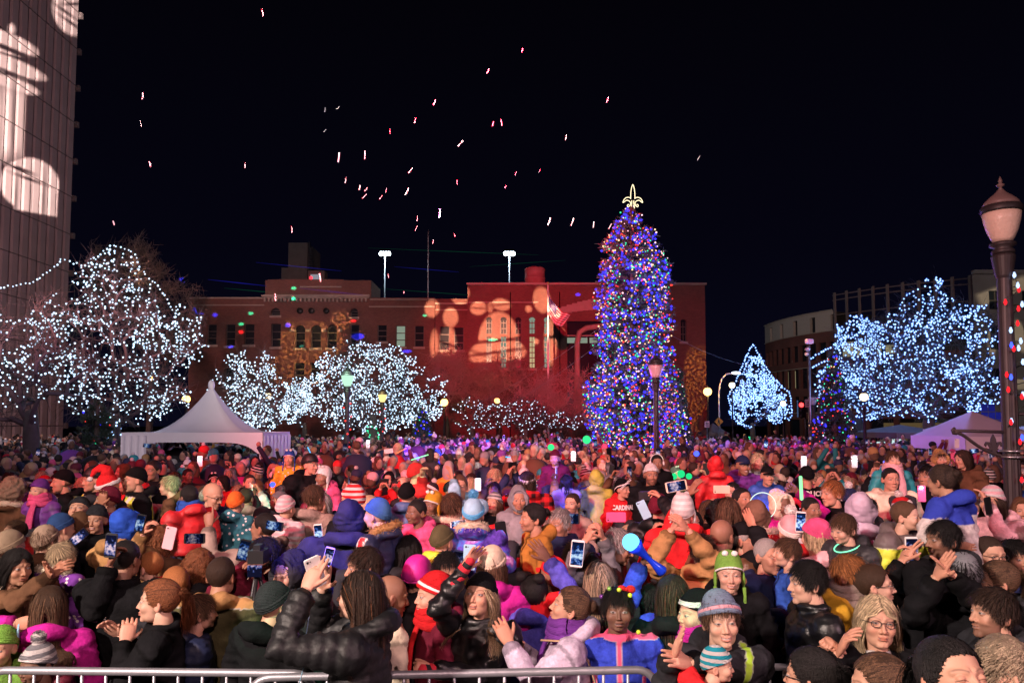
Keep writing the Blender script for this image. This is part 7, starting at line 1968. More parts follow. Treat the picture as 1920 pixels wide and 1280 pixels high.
SP = [s for s in SP if not s.get('skip')]
def person_root(s):
    child = s['var'] in ('c', 'co') or s.get('lift') is not None
    hs = .9 if child else 1.0
    c = at(s['x'], s['y'], s['Y'])
    Htop = c.z + .118 * hs
    lift = s.get('lift')
    if lift:   # carried or standing on something: own height 'lift' above its base
        Hb = lift if lift > 1.15 else 1.12
        z0 = Htop - Hb
    else:
        Hb, z0 = Htop, 0.0
    return c, Hb, z0, child
figs = []
for s in SP:
    c, Hb, z0, child = person_root(s)
    f = R(s['f']); root = Vector((c.x, c.y, z0)); s['root'], s['Hb'], s['child'] = root, Hb, child
    Mi = (Matrix.Translation(root) @ Matrix.Rotation(f, 4, 'Z')).inverted()
    hd = []
    for h in s['hands']:
        hd.append(None if h is None else tuple(Mi @ at(h[0], h[1], s['Y'] + h[2])))
    pm = []
    for p in s.get('palm', (None, None)):
        pm.append(None if p is None else tuple(Mi.to_3x3() @ Vector(p)))
    near = s['Y'] < 5.4
    s['fig'] = Fig(Hb, s.get('hs', .97), s['var'], s['hy'], s['hp'], s['ht'], hd, s.get('hpose', ('relax', 'relax')), s.get('bulk', 1.0), s['coat'][0], bool(s.get('lift') and s['lift'] < 1.15), s.get('lean', 0), .012 if near else .02, s['Y'] < 6.6, s.get('collar', 'collar' if s['coat'][0] == 'leather' else 'hood'), s.get('hem', .46), pm)
    figs.append(s['fig'])
STOCK = []
_st = [  # var, head yaw, pitch, hands (local), hand pose, child
    ('m', 0, 5, (None, None), 0), ('f', 20, 8, (None, None), 0), ('ms', -25, 0, (None, None), 0), ('fs', 10, 4, (None, None), 0), ('mb', -10, 12, (None, None), 0), ('f', -35, 15, (None, None), 0),
    ('m', 0, 12, ((.07, -.32, 1.62), (-.07, -.32, 1.62)), 0), ('f', 0, 10, ((.06, -.30, 1.70), (-.08, -.30, 1.68)), 0), ('mc', 15, 10, ((.12, -.28, 1.80), None), 0), ('fo', 0, 6, (None, (-.10, -.26, 1.74)), 0),
    ('f', 0, 16, ((.20, -.22, 1.84), None), 0), ('fs', -12, 8, ((.04, -.28, 1.34), (-.04, -.28, 1.34)), 0), ('mb', 30, 3, (None, (-.10, -.2, 1.46)), 0), ('fo', -20, 0, (None, None), 0),
    ('c', 0, 8, (None, None), 1), ('co', 25, 14, (None, None), 1), ('c', -30, 5, ((.05, -.2, .88), (-.05, -.2, .88)), 1), ('c', 5, 10, ((.2, -.1, 1.32), None), 1), ('co', -15, 0, (None, (-.2, -.15, 1.2)), 1)]
for v, hy, hp, hands, ch in _st:
    H = 1.18 if ch else 1.72
    for ct in (('puffer', 'wool') if not ch else ('puffer',)):
        fg = Fig(H, .94, v, hy, hp, 0, hands, ('grip', 'grip'), random.uniform(.95, 1.15), ct, False, 0, .024, False, random.choice(['hood', 'hood', 'collar', 'scarf']))
        STOCK.append(dict(fig=fg, child=ch, hands=hands, coat=ct, var=v, hy=hy)); figs.append(fg)
res = remesh_all([f.coat_src for f in figs], [f.vox for f in figs], 3)
for f, r_ in zip(figs, res): f.finish(r_)
EMBM = plain('print_white', (.75, .73, .72), .6, noise=.05)
def textmesh(txt, size, depth=.002, bold=0.0):
    cu = bpy.data.curves.new('t', 'FONT'); cu.body = txt; cu.size = size; cu.extrude = depth; cu.align_x = 'CENTER'; cu.align_y = 'CENTER'; cu.offset = bold; cu.resolution_u = 3
    ob = bpy.data.objects.new('t', cu); COL.objects.link(ob); dg = bpy.context.evaluated_depsgraph_get()
    me = bpy.data.meshes.new_from_object(ob.evaluated_get(dg)); bpy.data.objects.remove(ob)
    return me
def wrap_text(txt, size, mat, fig, z, front=True, squash=1.0, bold=.003):
    """lettering laid on the torso"""
    me = textmesh(txt, size, .002, bold); n = len(me.vertices); V = np.empty(n * 3, np.float32); me.vertices.foreach_get('co', V); V = V.reshape(-1, 3)
    x = V[:, 0] * squash; rx, ry = .186 * fig.k + .016, .128 * fig.k + .022
    if txt == 'POLICE': rx, ry = rx + .012, ry + .014
    yy = ry * np.sqrt(np.clip(1 - (x / rx) ** 2, .05, 1)); sg = -1 if front else 1
    out = np.stack([x * (1 if front else -1), sg * (yy + .004 + V[:, 2]), z + V[:, 1]], -1)
    me.vertices.foreach_set('co', out.astype(np.float32).ravel()); me.materials.clear(); me.materials.append(mat)
    return me
def dress(o, fig, skin, haircol, hairstyle, hatspec, coatkind, coatcol, seed, s=None, dense=.6, cache=None):
    """the parts of one person under its empty o"""
    s = s or {}
    link('body', fig.body.mesh('body', [SKINM], True, True), o, color=skin)
    link('coat', fig.coatm.mesh('coat', [CLOTH[coatkind]], True, True), o, color=coatcol)
    link('trousers', fig.legs().mesh('trousers', [PANTS, SHOE]), o)
HATC = {}
def hat_mesh(style, var, kind, c2key):
    key = (style, var, kind, c2key)
    if key not in HATC:
        m2 = {'puffer': 'puffer', 'wool': 'wool'}.get(kind, kind)
        sec = plain('hat_second_%s' % (c2key or 'own'), COLR.get(c2key, (.6, .55, .52)) if not isinstance(c2key, tuple) else c2key, .9, noise=.3, scale=60, bump=.4) if c2key else CLOTH[kind]
        HATC[key] = hat(style, var).mesh('hat', [CLOTH[kind], sec], True, True)
    return HATC[key]
def add_phone(px, py, Y, yaw, roll=0, tilt=0, case='black', screen=True, land=False, size=1.0, label='', flash=False):
    p = at(px, py, Y)
    M = Matrix.Translation(p) @ Matrix.Rotation(R(yaw), 4, 'Z') @ Matrix.Rotation(R(tilt), 4, 'X') @ Matrix.Rotation(R(roll + (90 if land else 0)), 4, 'Y') @ Matrix.Scale(size * (.8 if Y < 10 else 1), 4)
    key = 'phone' + case
    if key not in HATC:
        m = MB(); w, h, t = .036, .074, .0045
        P = []; rc = .009
        for cxx, czz, a0 in ((w - rc, h - rc, 0), (-w + rc, h - rc, 90), (-w + rc, -h + rc, 180), (w - rc, -h + rc, 270)):
            for k in range(5): a = R(a0 + k * 22.5); P.append((cxx + rc * math.cos(a), czz + rc * math.sin(a)))
        V, Q, T = prism(P, t * 2); m.add(V, Q, T); V, Q, T = prism([(x * .96, z * .98) for x, z in P], t * 2 + .0016); m.add(V, Q, T)
        HATC[key] = m.mesh('phone', [plain('case_' + case, COLR.get(case, (.05, .05, .05)), .35)], False)
        m = MB(); nx, nz = 8, 14; x = np.linspace(-.0325, .0325, nx); z = np.linspace(-.063, .063, nz)
        V = np.array([(a, -.0060, b) for b in z for a in x]); i = np.arange(nz - 1)[:, None] * nx; j = np.arange(nx - 1)[None]
        m.add(V, np.stack([i + j, i + j + 1, i + j + nx + 1, i + j + nx], -1).reshape(-1, 4)); HATC[key + 's'] = m.mesh('screen', [SCREEN], False)
        m = MB(); V, Q, T = ell((.022, .0058, .060), (.006, .0015, .006), 10, 6); m.add(V, Q, T); V, Q, T = ell((.010, .0058, .060), (.003, .0012, .003), 8, 6); m.add(V, Q, T)
        HATC[key + 'c'] = m.mesh('camera_lens', [DARKM])
    o = bpy.data.objects.new('phone', HATC[key]); COL.objects.link(o); o.matrix_world = M
    tag(o, label, 'phone', 'phones held up by the crowd')
    if screen: link('screen', HATC[key + 's'], o)
    link('camera_lens', HATC[key + 'c'], o)
    if flash:
        m = MB(); m.add(*ell((.004, .0065, .052), .011, 8, 6)); link('flash', m.mesh('flash', [glow('phone_flash', (.75, .92, 1), 60)]), o)
        point('flash_light', p + Vector((0, -.15, .05)), 1.1, (.7, .9, 1), .02)
    return o
def screen_mat():
    m, t, b = nodes_of('phone_screen'); t.nodes.remove(b)
    tcn = t.nodes.new('ShaderNodeTexCoord'); oi = t.nodes.new('ShaderNodeObjectInfo')
    ad = t.nodes.new('ShaderNodeVectorMath'); ad.operation = 'ADD'; t.links.new(tcn.outputs['Object'], ad.inputs[0]); t.links.new(oi.outputs['Random'], ad.inputs[1])
    nz = t.nodes.new('ShaderNodeTexNoise'); nz.inputs['Scale'].default_value = 55; nz.inputs['Detail'].default_value = 4; t.links.new(ad.outputs[0], nz.inputs[0])
    sp = t.nodes.new('ShaderNodeSeparateXYZ'); t.links.new(tcn.outputs['Object'], sp.inputs[0])
    gz = math_(t, 'MULTIPLY', math_(t, 'ADD', sp.outputs[2], .015), 26); gz = math_(t, 'SUBTRACT', .16, math_(t, 'MULTIPLY', math_(t, 'ABSOLUTE', gz), .22))
    fc = math_(t, 'ADD', nz.outputs[0], gz)
    r = t.nodes.new('ShaderNodeValToRGB'); e = r.color_ramp.elements; e[0].position = .40; e[0].color = (.005, .01, .04, 1); e[1].position = .72; e[1].color = (.6, .8, 1, 1)
    x = e.new(.50); x.color = (.03, .10, .42, 1)
    t.links.new(fc, r.inputs[0]); em = t.nodes.new('ShaderNodeEmission'); t.links.new(math_(t, 'MULTIPLY_ADD', math_(t, 'FRACT', math_(t, 'MULTIPLY', oi.outputs['Random'], 7.3)), 1.3, .35), em.inputs[1])
    wm = mixc(t, math_(t, 'GREATER_THAN', math_(t, 'FRACT', math_(t, 'MULTIPLY', oi.outputs['Random'], 13.7)), .6), r.outputs[0], (1, .55, .5), 'MULTIPLY')
    t.links.new(wm, em.inputs[0]); t.links.new(em.outputs[0], t.nodes['Material Output'].inputs[0]); m.cycles.emission_sampling = 'NONE'
    return m
SCREEN = screen_mat()
for i_, s in enumerate(SP):
    fig = s['fig']; o = empty('person', s['root'], R(s['f'])); tag(o, s['label'], 'person')
    s['o'] = o
    ck, cc = s['coat']; ccol = s.get('coatcol', COLR[cc])
    link('body', fig.body.mesh('body', [SKINM], True, True), o, color=SKIN[s['skin']])
    cm = fig.coatm
    V = cm.V[0]; C = cm.C[0].copy()
    def paint(mask, col, a=1.0): C[mask] = (*col, a)
    k = fig.k
    if s.get('vest'):
        m_ = (V[:, 2] < fig.neckz - .01) & (np.abs(V[:, 0]) < .205 * k) & (V[:, 2] > fig.shz - .45); paint(m_, (.55, .60, .06))
        paint(m_ & (np.abs(np.abs(V[:, 0]) - .10) < .022), (.62, .6, .55)); paint(m_ & (np.abs(V[:, 2] - (fig.shz - .22)) < .03), (.62, .6, .55))
        paint(m_ & (np.abs(V[:, 0]) < .05) & (V[:, 2] > fig.shz - .02), (.02, .02, .02))
    if s.get('yoke'):
        yc = (.03, .05, .38) if s['yoke'] == 'blue' else (.13, .10, .10)
        arm = np.abs(V[:, 0]) > .17 * k
        paint((V[:, 2] > fig.shz - (.09 if s['yoke'] == 'blue' else .03)) & ~(arm & (V[:, 2] < fig.shz - .05)), yc)
        if s['yoke'] is True: paint((V[:, 2] < fig.shz - .36), yc)
    if s.get('hoodcol'):
        paint((V[:, 2] > fig.neckz - .02) & (V[:, 1] > .03), COLR[s['hoodcol']])
    if s.get('zip_'):
        paint((np.abs(V[:, 0]) < .008) & (V[:, 1] < 0), (.80, .10, .22)); paint(V[:, 2] > fig.neckz + .006, (.80, .10, .22))
        paint((np.abs(np.abs(V[:, 0]) - .125) < .012) & (V[:, 1] < .02) & (V[:, 2] < fig.shz - .12), (.80, .10, .22))
        k2 = fig.arms[0]
    if s.get('shirt'):
        paint((np.abs(V[:, 0]) < .045) & (V[:, 1] < 0) & (V[:, 2] > fig.shz - .12), (.62, .58, .56))
    if s.get('stripe'):
        for S, E, Tw in fig.arms:
            for a, b in ((S, E), (E, Tw)):
                ab = b - a; L = np.linalg.norm(ab); h = ((V - a) @ ab) / L ** 2; q = V - a - h[:, None] * ab; d = np.linalg.norm(q, axis=1)
                side = q[:, 0] * np.sign(a[0]) / (d + 1e-6); nearr = (h > -.15) & (h < 1.1) & (d < .10) & (side > .55)
                w = np.abs(q[:, 1])
                paint(nearr & (w < .030), (.75, .72, .72)); paint(nearr & (w < .019), (.55, .02, .03))
    if s.get('straps'):
        paint((np.abs(V[:, 0] - .07 - (V[:, 2] - fig.shz) * .35) < .018) & (V[:, 1] < .02), (.36, .60, .05))
    if s['coat'][0] in ('knit_stripe',):
        pass
    cm.C = [C]
    link('coat', cm.mesh('coat', [CLOTH[ck]], True, True), o, color=ccol)
    link('trousers', fig.legs().mesh('trousers', [PANTS, SHOE]), o)
    if s['hair']:
        st, hc = s['hair']
        if st != 'bald':
            hm = hair(st, s['var'], i_ + 3, (s.get('dense', 1.0)) * (1.0 if s['Y'] < 5.4 else .6), s.get('streak'), fig.down, bool(s['hat']) and s['hat'][0] in ('beanie', 'tall', 'pom', 'cap', 'hood'))
            link('hair', hm.mesh('hair', [HAIRM], True, True), o, M=fig.HM, color=HAIRC[hc])
    if s['hat']:
        st, hc = s['hat']; kind = s.get('hatmat', {'cap': 'wool', 'hood': ck if ck in CLOTH else 'wool', 'helmet': 'puffer', 'bow': 'knit', 'muffs': 'fur', 'santa': 'fleece'}.get(st, 'knit'))
        if kind in ('dots', 'galaxy', 'plaid'): kind = 'wool'
        c2 = s.get('hatcol2'); hm = hat(st, s['var'], i_ + 1)
        if c2: sec = plain('hat_second_%d' % i_, c2, .9, noise=.3, scale=60, bump=.4)
        elif s.get('hatmat2'): sec = EMBM
        elif st == 'santa': sec = plain('fur_white', (.75, .7, .7), .95, noise=.3, scale=90, bump=.8)
        elif st == 'hood' and s['label'].find('fur') >= 0: sec = plain('fur_brown', (.25, .15, .09), .95, noise=.4, scale=90, bump=.8)
        else: sec = CLOTH[kind]
        hc_ = s.get('hatcol', COLR[hc])
        link('hat', hm.mesh('hat', [CLOTH[kind], sec], True, True), o, M=fig.HM, color=hc_)
    if s.get('glasses'): add_glasses(o, fig.HM)
    if s.get('scarf'):
        m = MB(); a = np.linspace(0, 2 * math.pi, 26); nc = fig.nc
        for q, z_ in enumerate((.005, .04, .07)):
            m.add(*tube([nc + (math.cos(t) * (.098 - .008 * q) * k ** .5, math.sin(t) * (.098 - .008 * q) * k ** .5 - .008, z_ + .008 * math.sin(3 * t + q)) for t in a], .028, 10, False))
        m.add(*tube([nc + (.03, -.11, .0), nc + (.035, -.15, -.10), nc + (.03, -.165, -.26)], [.030, .036, .040], 10, True, .4))
        link('scarf', m.mesh('scarf', [CLOTH['knit']], True, True), o, color=COLR[s['scarf']])
    if s.get('collar') == 'fur' or 'fur' in s['label'].split():
        m = MB(); a = np.linspace(-.5, math.pi + .5, 18); nc = fig.nc; cen = [nc + (math.cos(t) * .128 * k, .04 + math.sin(t) * .118 * k, .035 + .03 * math.sin(t)) for t in a]
        m.add(*tube(cen, .026, 10)); r = np.random.default_rng(i_); q = np.array(cen)[r.integers(0, 18, 500)]; d = r.normal(size=(500, 3)); d /= np.linalg.norm(d, axis=1)[:, None]
        tv, tq, _ = tubes3(q + d * .020 + r.normal(size=(500, 3)) * .008, q + d * .044, .002, .0008); m.add(tv, tq)
        link('fur_trim', m.mesh('fur_trim', [CLOTH['fur']], True, True), o, color=COLR['tan'] if 'blue wool' in s['label'] else COLR['cream'])
    if s.get('logo') == 'quarter':
        m = MB(); base = fig.shz - .075
        for q, (r0, r1) in enumerate(((.034, .040), (.024, .030), (.012, .020))):
            a = np.linspace(0, math.pi / 2, 10); poly = [(-.075 + 0 * t, 0) for t in ()]
            V1 = [(.02 - r1 * math.cos(t), .040 * 0 + r1 * math.sin(t)) for t in a] ; V2 = [(.02 - r0 * math.cos(t), r0 * math.sin(t)) for t in a[::-1]]
            Vv, Q_, T_ = prism(V1 + V2, .002); m.add(Vv, Q_, T_)
        for q in range(3):
            Vv, Q_, T_ = prism([(.022, .004 + q * .012), (.062, .004 + q * .012), (.062, .012 + q * .012), (.022, .012 + q * .012)], .002); m.add(Vv, Q_, T_)
        M = Matrix.Translation((.055, .1475 * fig.k * 1.06, base - .06)) @ Matrix.Rotation(R(178), 4, 'Z') @ Matrix.Rotation(R(-6), 4, 'X')
        link('logo', m.mesh('logo', [EMBM], False), o, M=M)
    if s.get('logo') == 'triangle':
        m = MB(); Vv, Q_, T_ = prism([(-.018, 0), (.014, -.004), (.004, .022)], .002); m.add(Vv, Q_, T_); Vv, Q_, T_ = prism([(-.018, -.010), (.016, -.014), (.014, -.008), (-.016, -.004)], .002); m.add(Vv, Q_, T_)
        S, E, Tw = fig.arms[1]; p = S + (E - S) * .25; M = Matrix.Translation(Vector(p) + Vector((-.088, .01, .03))) @ Matrix.Rotation(R(-90), 4, 'Z') @ Matrix.Rotation(R(20), 4, 'X')
        link('logo', m.mesh('logo', [EMBM], False), o, M=M)
    if s.get('jersey'):
        link('lettering', wrap_text('CARDINALS', .070, EMBM, fig, fig.shz - .035, True, .72), o)
        m = textmesh('CARDINALS', .036, .001, .001); m.materials.append(EMBM)
        M = fig.HM @ Matrix.Translation((-.062, -.088, .072)) @ Matrix.Rotation(R(-38), 4, 'Z') @ Matrix.Rotation(R(90), 4, 'X') @ Matrix.Rotation(R(42), 4, 'Z')
        link('hat_lettering', m, o, M=M)
    if s.get('police'):
        link('lettering', wrap_text('POLICE', .078, EMBM, fig, fig.shz + .01, False, 1.0), o)
    if s.get('necklace'):
        m = MB(); a = np.linspace(-2.4, 2.4, 26); nc = fig.nc; m.add(*tube([nc + (math.sin(t) * .118 * k, -math.cos(t) * .128 * k - .005, .012 - .035 * math.cos(t)) for t in a], .0042, 6))
        link('glow_necklace', m.mesh('glow_necklace', [glow('necklace_green', (.25, 1, .55), 1.6)]), o)
    if s.get('glove'):
        for (S, E, Tw), (w_, z, pn) in zip(fig.arms, fig.handM):
            m = MB()
            for q in range(7):
                a_, b_ = w_ - z * (.10 - q * .024), w_ - z * (.10 - (q + 1) * .024)
                m.add(*tube([a_, b_], [.041, .041] if q < 5 else [.044, .046], 14, True, .8 if q < 5 else .62), mi=q % 2)
            link('striped_glove', m.mesh('striped_glove', [plain('glove_red', (.55, .02, .04), .9), plain('glove_black', (.01, .01, .012), .9)]), o)
    if s.get('bag'):
        m = MB(); m.add(*tube([(.10, -.14, fig.shz + .045), (.16, -.04, fig.shz + .06), (.17, .10, fig.shz - .03), (.17, .17, fig.shz - .25), (.15, .16, fig.H * .56)], .010, 8, True, .5))
        link('bag_strap', m.mesh('bag_strap', [plain('strap_leather', (.48, .30, .18), .5)]), o)
g = next(s for s in SP if 'pink zip' in s['label']); fig = g['fig']
for (p, c_) in (((-.045, -.03, .115), 'green'), ((.005, -.055, .112), 'lime'), ((-.085, .0, .07), 'purple'), ((.105, -.03, -.105), 'lime'), ((.062, -.052, .085), 'lime')):
    m = MB(); m.add(*ell(p, .0125, 12, 8)); link('hair_bead', m.mesh('hair_bead', [plain('bead_' + c_, COLR[c_], .2)]), g['o'], M=fig.HM)
for a in [(591, 1072, 3.24, 215, 20, -12, 'white', True, False, 1.2, 'white framed phone between the raised palms of the filming woman'),
          (208, 1022, 4.25, 0, 4, 0, 'charcoal', True, False, 1.15, 'tall bright phone screen beside the head of the black fleece man'),
          (318, 1008, 4.9, 178, -12, 0, 'pale pink', False, False, 1.25, 'pink phone seen from the back above the blond toddler'),
          (365, 1009, 4.9, 2, 0, 0, 'black', True, True, 1.15, 'phone held sideways with a bright screen right of the pink phone'),
          (457, 1031, 4.7, 10, 14, 0, 'black', True, False, 1.15, 'phone with glowing screen left of the tripod camera'),
          (148, 1006, 5.3, 40, 50, 0, 'black', True, False, 1.1, 'tilted phone glowing pale blue over the spotted purple coat'),
          (263, 980, 5.0, 0, 12, 0, 'black', True, False, 1.0, 'phone screen beside the royal blue hood'),
          (514, 985, 5.2, -5, 8, 0, 'black', True, True, 1.1, 'phone held sideways over the pointing bald man'),
          (597, 998, 5.6, 0, -6, 0, 'white', True, False, 1.1, 'small white phone left of the dark hooded coat'),
          (616, 1043, 4.6, 0, 14, 0, 'lavender', True, False, 1.0, 'slanted pale phone above the blue beam on the crowd'),
          (858, 1052, 4.5, 0, 10, 0, 'navy', True, False, 1.15, 'dark phone with a blue screen left of the oatmeal beanie'),
          (880, 1044, 4.4, 178, -3, 0, 'light blue', False, False, 1.25, 'mint phone seen from the back above the striped glove'),
          (940, 998, 4.8, 190, 8, 0, 'black', False, False, 1.2, 'black phone held up right of the galaxy print coat'),
          (1082, 1037, 4.3, 0, 6, 0, 'white', True, False, 1.3, 'large white phone with a dark blue screen above the lavender sweater'),
          (1067, 972, 5.4, 0, 0, 0, 'charcoal', True, True, 1.3, 'phone held sideways showing white trees near the centre'),
          (1115, 1003, 4.85, 180, 5, 0, 'black', False, True, 1.0, 'black phone between the hands of the striped sweater person'),
          (1215, 929, 6.0, 180, 2, 0, 'charcoal', False, True, 1.25, 'dark phone held sideways right of the red lettered jersey'),
          (1155, 969, 5.4, 180, 0, 0, 'pink', False, True, 1.2, 'hot pink phone held sideways below the red lettered jersey'),
          (1207, 955, 5.7, 170, 25, 0, 'light blue', False, False, 1.2, 'pale reflective phone held in the red glove'),
          (1268, 911, 5.55, 0, -10, 0, 'cream', True, True, 1.35, 'phone held high in the bright red sleeve'),
          (1353, 917, 7.0, 180, 0, 0, 'cream', False, True, 1.3, 'pale phone held sideways right of the red sleeve'),
          (1501, 978, 5.1, 0, 4, 0, 'white', True, False, 1.2, 'white phone between two pink knitted hats'),
          (1709, 1030, 4.3, 0, 0, 0, 'white', True, False, 1.25, 'phone above the black ribbed beanie before the lime jacket'),
          (1853, 948, 5.5, 200, 10, 0, 'black', False, False, 1.1, 'phone in the hand of the striped hat person by the lamp post'),
          (1814, 1312, 1.9, 180, 0, 10, 'navy', False, True, 1.3, 'dark purple phone at the bottom edge before the closed eyes'),
          (34, 1192, 4.0, -60, 20, 0, 'light blue', True, False, 1.0, 'phone held low by the woman in the magenta jacket'),
          (896, 908, 8.4, 180, 0, 0, 'white', False, False, 1.2, 'phone with a blazing white flash above the light blue bobble hat', True),
          (1728, 925, 6.6, 180, 0, 0, 'pink', False, False, 1.2, 'pink phone with a blazing flash right of the lime jacket boy', True),
          (375, 864, 12.5, 180, 0, 0, 'white', False, False, 1.2, 'phone with a white flash in front of the tent opening', True),
          (1075, 855, 13, 180, 0, 0, 'white', False, False, 1.2, 'phone with a white flash left of the foot of the giant fir', True),
          (690, 832, 17, 180, 0, 0, 'white', False, False, 1.2, 'far phone with a white flash below the green lantern', True),
          (1602, 865, 11, 180, 0, 0, 'white', False, False, 1.2, 'phone with a bluish flash under the small coloured fir', True),
          (1507, 866, 11, 180, 0, 0, 'white', False, False, 1.2, 'phone with a bluish flash left of the small coloured fir', True)]:
    add_phone(a[0], a[1], a[2], a[3], a[4], a[5], a[6], a[7], a[8], a[9], a[10], len(a) > 11)
o = empty('video_camera', at(483, 1045, 4.35)); tag(o, 'black video camera on a tripod beside the photographer in maroon', 'camera')
m = MB(); m.add(*box(-.045, .045, -.04, .07, -.03, .045)[:2]); m.add(*tube([(0, .07, .005), (0, .13, .005)], [.034, .040], 16)); m.add(*box(-.02, .02, -.02, .05, .045, .075)[:2])
link('camera_body', m.mesh('camera_body', [DARKM], False), o)
m = MB(); m.add(*box(-.04, .04, -.052, -.041, -.10, -.035)[:2]); link('screen', m.mesh('screen', [SCREEN], False), o)
for k in range(3):
    a = k * 2.1 + .5; m = MB(); m.add(*tube([(0, 0, -.05), (math.cos(a) * .35, math.sin(a) * .35, -at(483, 1045, 4.35).z)], .012, 8)); link('leg', m.mesh('leg', [DARKM]), o)
p1, p2 = at(1183, 1016, 4.3), at(1243, 1072, 4.35)
o = empty('light_wand', p1); tag(o, 'glowing blue ball wand held up by the blue fleece child', 'toy')
d = p2 - p1; BLUEP = plain('blue_plastic', (.01, .03, .5), .2)
m = MB(); m.add(*ell((0, 0, 0), .050, 20, 14)); link('ball', m.mesh('ball', [glow('wand_cyan', (.15, .62, 1), 2.2)]), o)
m = MB(); m.add(*tube([d * .12, d * .24, d * .5, d * .62, d * .8, d * .95, d], [.052, .035, .016, .016, .024, .034, .030], 16)); link('handle', m.mesh('handle', [BLUEP]), o)
point('wand_light', p1 + Vector((-.02, -.1, .02)), 1.6, (.1, .4, 1), .05)
pts = [at(582, 1085, 3.25), at(577, 1120, 3.25), at(580, 1150, 3.22), at(574, 1190, 3.2), at(572, 1240, 3.2), at(560, 1285, 3.2)]
m = MB(); m.add(*tube([tuple(p) for p in pts], .0022, 6)); tag(link('cable', m.mesh('cable', [plain('cable_blue', (.35, .6, .8), .5)])), 'thin pale blue cable hanging from the filming woman\'s phone', 'cable')
for (px, py, Y, c_, r_, lb) in [(1184, 884, 9, (.02, 1, .3), 0, ''), (1277, 888, 9.5, (.02, .8, .25), .05, 'cluster of glowing green balls right of centre'), (1100, 824, 18, (.05, 1, .3), .10, 'round glowing green toy before the red bare trees'), (1033, 838, 16, (.05, 1, .3), .07, 'small glowing green toy left of the giant fir'),
                            (511, 908, 8, (.05, .08, 1), .028, 'small blue glowing ball near the centre left'), (1306, 850, 13, (.05, .08, 1), .05, 'blue glowing ball right of the giant fir'), (1660, 866, 11, (.1, .15, 1), .03, 'tiny blue light left of the teal jacket girl')]:
    if not lb: continue
    p = at(px, py, Y); m = MB(); m.add(*ell((0, 0, 0), r_, 14, 10))
    if 'cluster' in lb:
        m.add(*ell((.10, 0, -.03), r_ * .8, 14, 10)); m.add(*ell((-.09, 0, -.03), r_ * .8, 14, 10))
    mt = glow('toy_%d' % px, c_, 1.1 if 'green' in lb else 3)
    tag(link('glow_ball', m.mesh('glow_ball', [mt]), None, p), lb, 'toy')
def stick(p, q, Y, c_, lb, r_=.009):
    m = MB(); m.add(*tube([tuple(at(*p, Y)), tuple(at(*q, Y))], r_, 8)); tag(link('light_stick', m.mesh('light_stick', [glow('stick_%s' % lb[:6], c_, 1.6)])), lb, 'toy')
stick((1501, 893), (1503, 936), 6.2, (.3, 1, .4), 'green and red light stick raised before the police officer', .014)
stick((771, 862), (803, 852), 12, (.3, 1, .2), 'green light stick waved above the crowd near centre')
stick((742, 850), (762, 840), 13, (1, .25, .1), 'orange light stick waved left of the green stick')
stick((948, 856), (957, 857), 11, (.1, .5, 1), 'short blue light stick at centre')
stick((577, 838), (582, 849), 12, (.1, 1, .4), 'short green light stick above the black helmet officer')
m = MB(); c0 = at(1430, 948, 5.9); m.add(*tube([tuple(c0 + Vector((math.cos(t) * .105, 0, math.sin(t) * .105))) for t in np.linspace(0, 2 * math.pi, 36)], .0035, 6, False))
tag(link('glow_ring', m.mesh('glow_ring', [glow('ring_pale', (.75, .95, .8), 1.3)])), 'large pale glow ring above the fur trimmed red hood', 'toy')
MESHC = {}
for k, st in enumerate(STOCK):
    fg = st['fig']
    st['body_me'] = fg.body.mesh('body', [SKINM], True, True); st['coat_me'] = fg.coatm.mesh('coat', [CLOTH[st['coat']]], True, True); st['leg_me'] = fg.legs().mesh('trousers', [PANTS, SHOE])
def hair_me(style, var, under=False):
    key = ('h', style, var, under)
    if key not in MESHC: MESHC[key] = hair(style, var, len(MESHC) + 11, .42, under=under).mesh('hair', [HAIRM], True, True)
    return MESHC[key]
def hat_me(style, var, kind, sec):
    key = ('c', style, var, kind, sec)
    if key not in MESHC:
        s2 = {'white': plain('second_white', (.72, .68, .66), .95, noise=.3, scale=60, bump=.4)}.get(sec, CLOTH[kind])
        MESHC[key] = hat(style, var, len(MESHC)).mesh('hat', [CLOTH[kind], s2], True, True)
    return MESHC[key]
taken = []     # (px, py, radius px, Y) of heads already placed
for s in SP:
    c = at(s['x'], s['y'], s['Y']); taken.append((s['x'], s['y'], .13 * F / s['Y'], s['Y'], c.x))
for (tx, ty, tY) in ((1500, 920, 8.6), (1528, 920, 8.6), (1152, 952, 8.2), (1180, 952, 8.2)): taken.append((tx, ty, 16, tY, 99))
n_front = len(SP); LIMIT = 300
HAIRW = {'m': [('short', 6), ('buzz', 4), ('thin', 2), ('afro', .4)], 'f': [('long', 4), ('straight', 2), ('bob', 3), ('pony', 2), ('curly', 1), ('bun', 1)], 'c': [('short', 3), ('pony', 2), ('puffs', 1), ('buzz', 1), ('long', 2)]}
def pick(L):
    t = sum(w for _, w in L); x = random.uniform(0, t)
    for a, w in L:
        x -= w
        if x <= 0: return a
    return L[-1][0]
COATS = [('black', 14), ('charcoal', 8), ('navy', 6), ('maroon', 5), ('grey', 3), ('red', 5), ('brown', 4), ('taupe', 1.5), ('pink', 1.3), ('purple', 1.4), ('teal', 1), ('tan', 1.5), ('white', 1), ('cream', .6), ('blue', 1.5), ('olive', 1.5), ('magenta', 1), ('mustard', .6)]
HATS = [('beanie', 6), ('pom', 3), ('cap', 2.5), ('hood', 2.5), ('flaps', 1), ('band', .8), ('santa', .5), ('muffs', .5)]
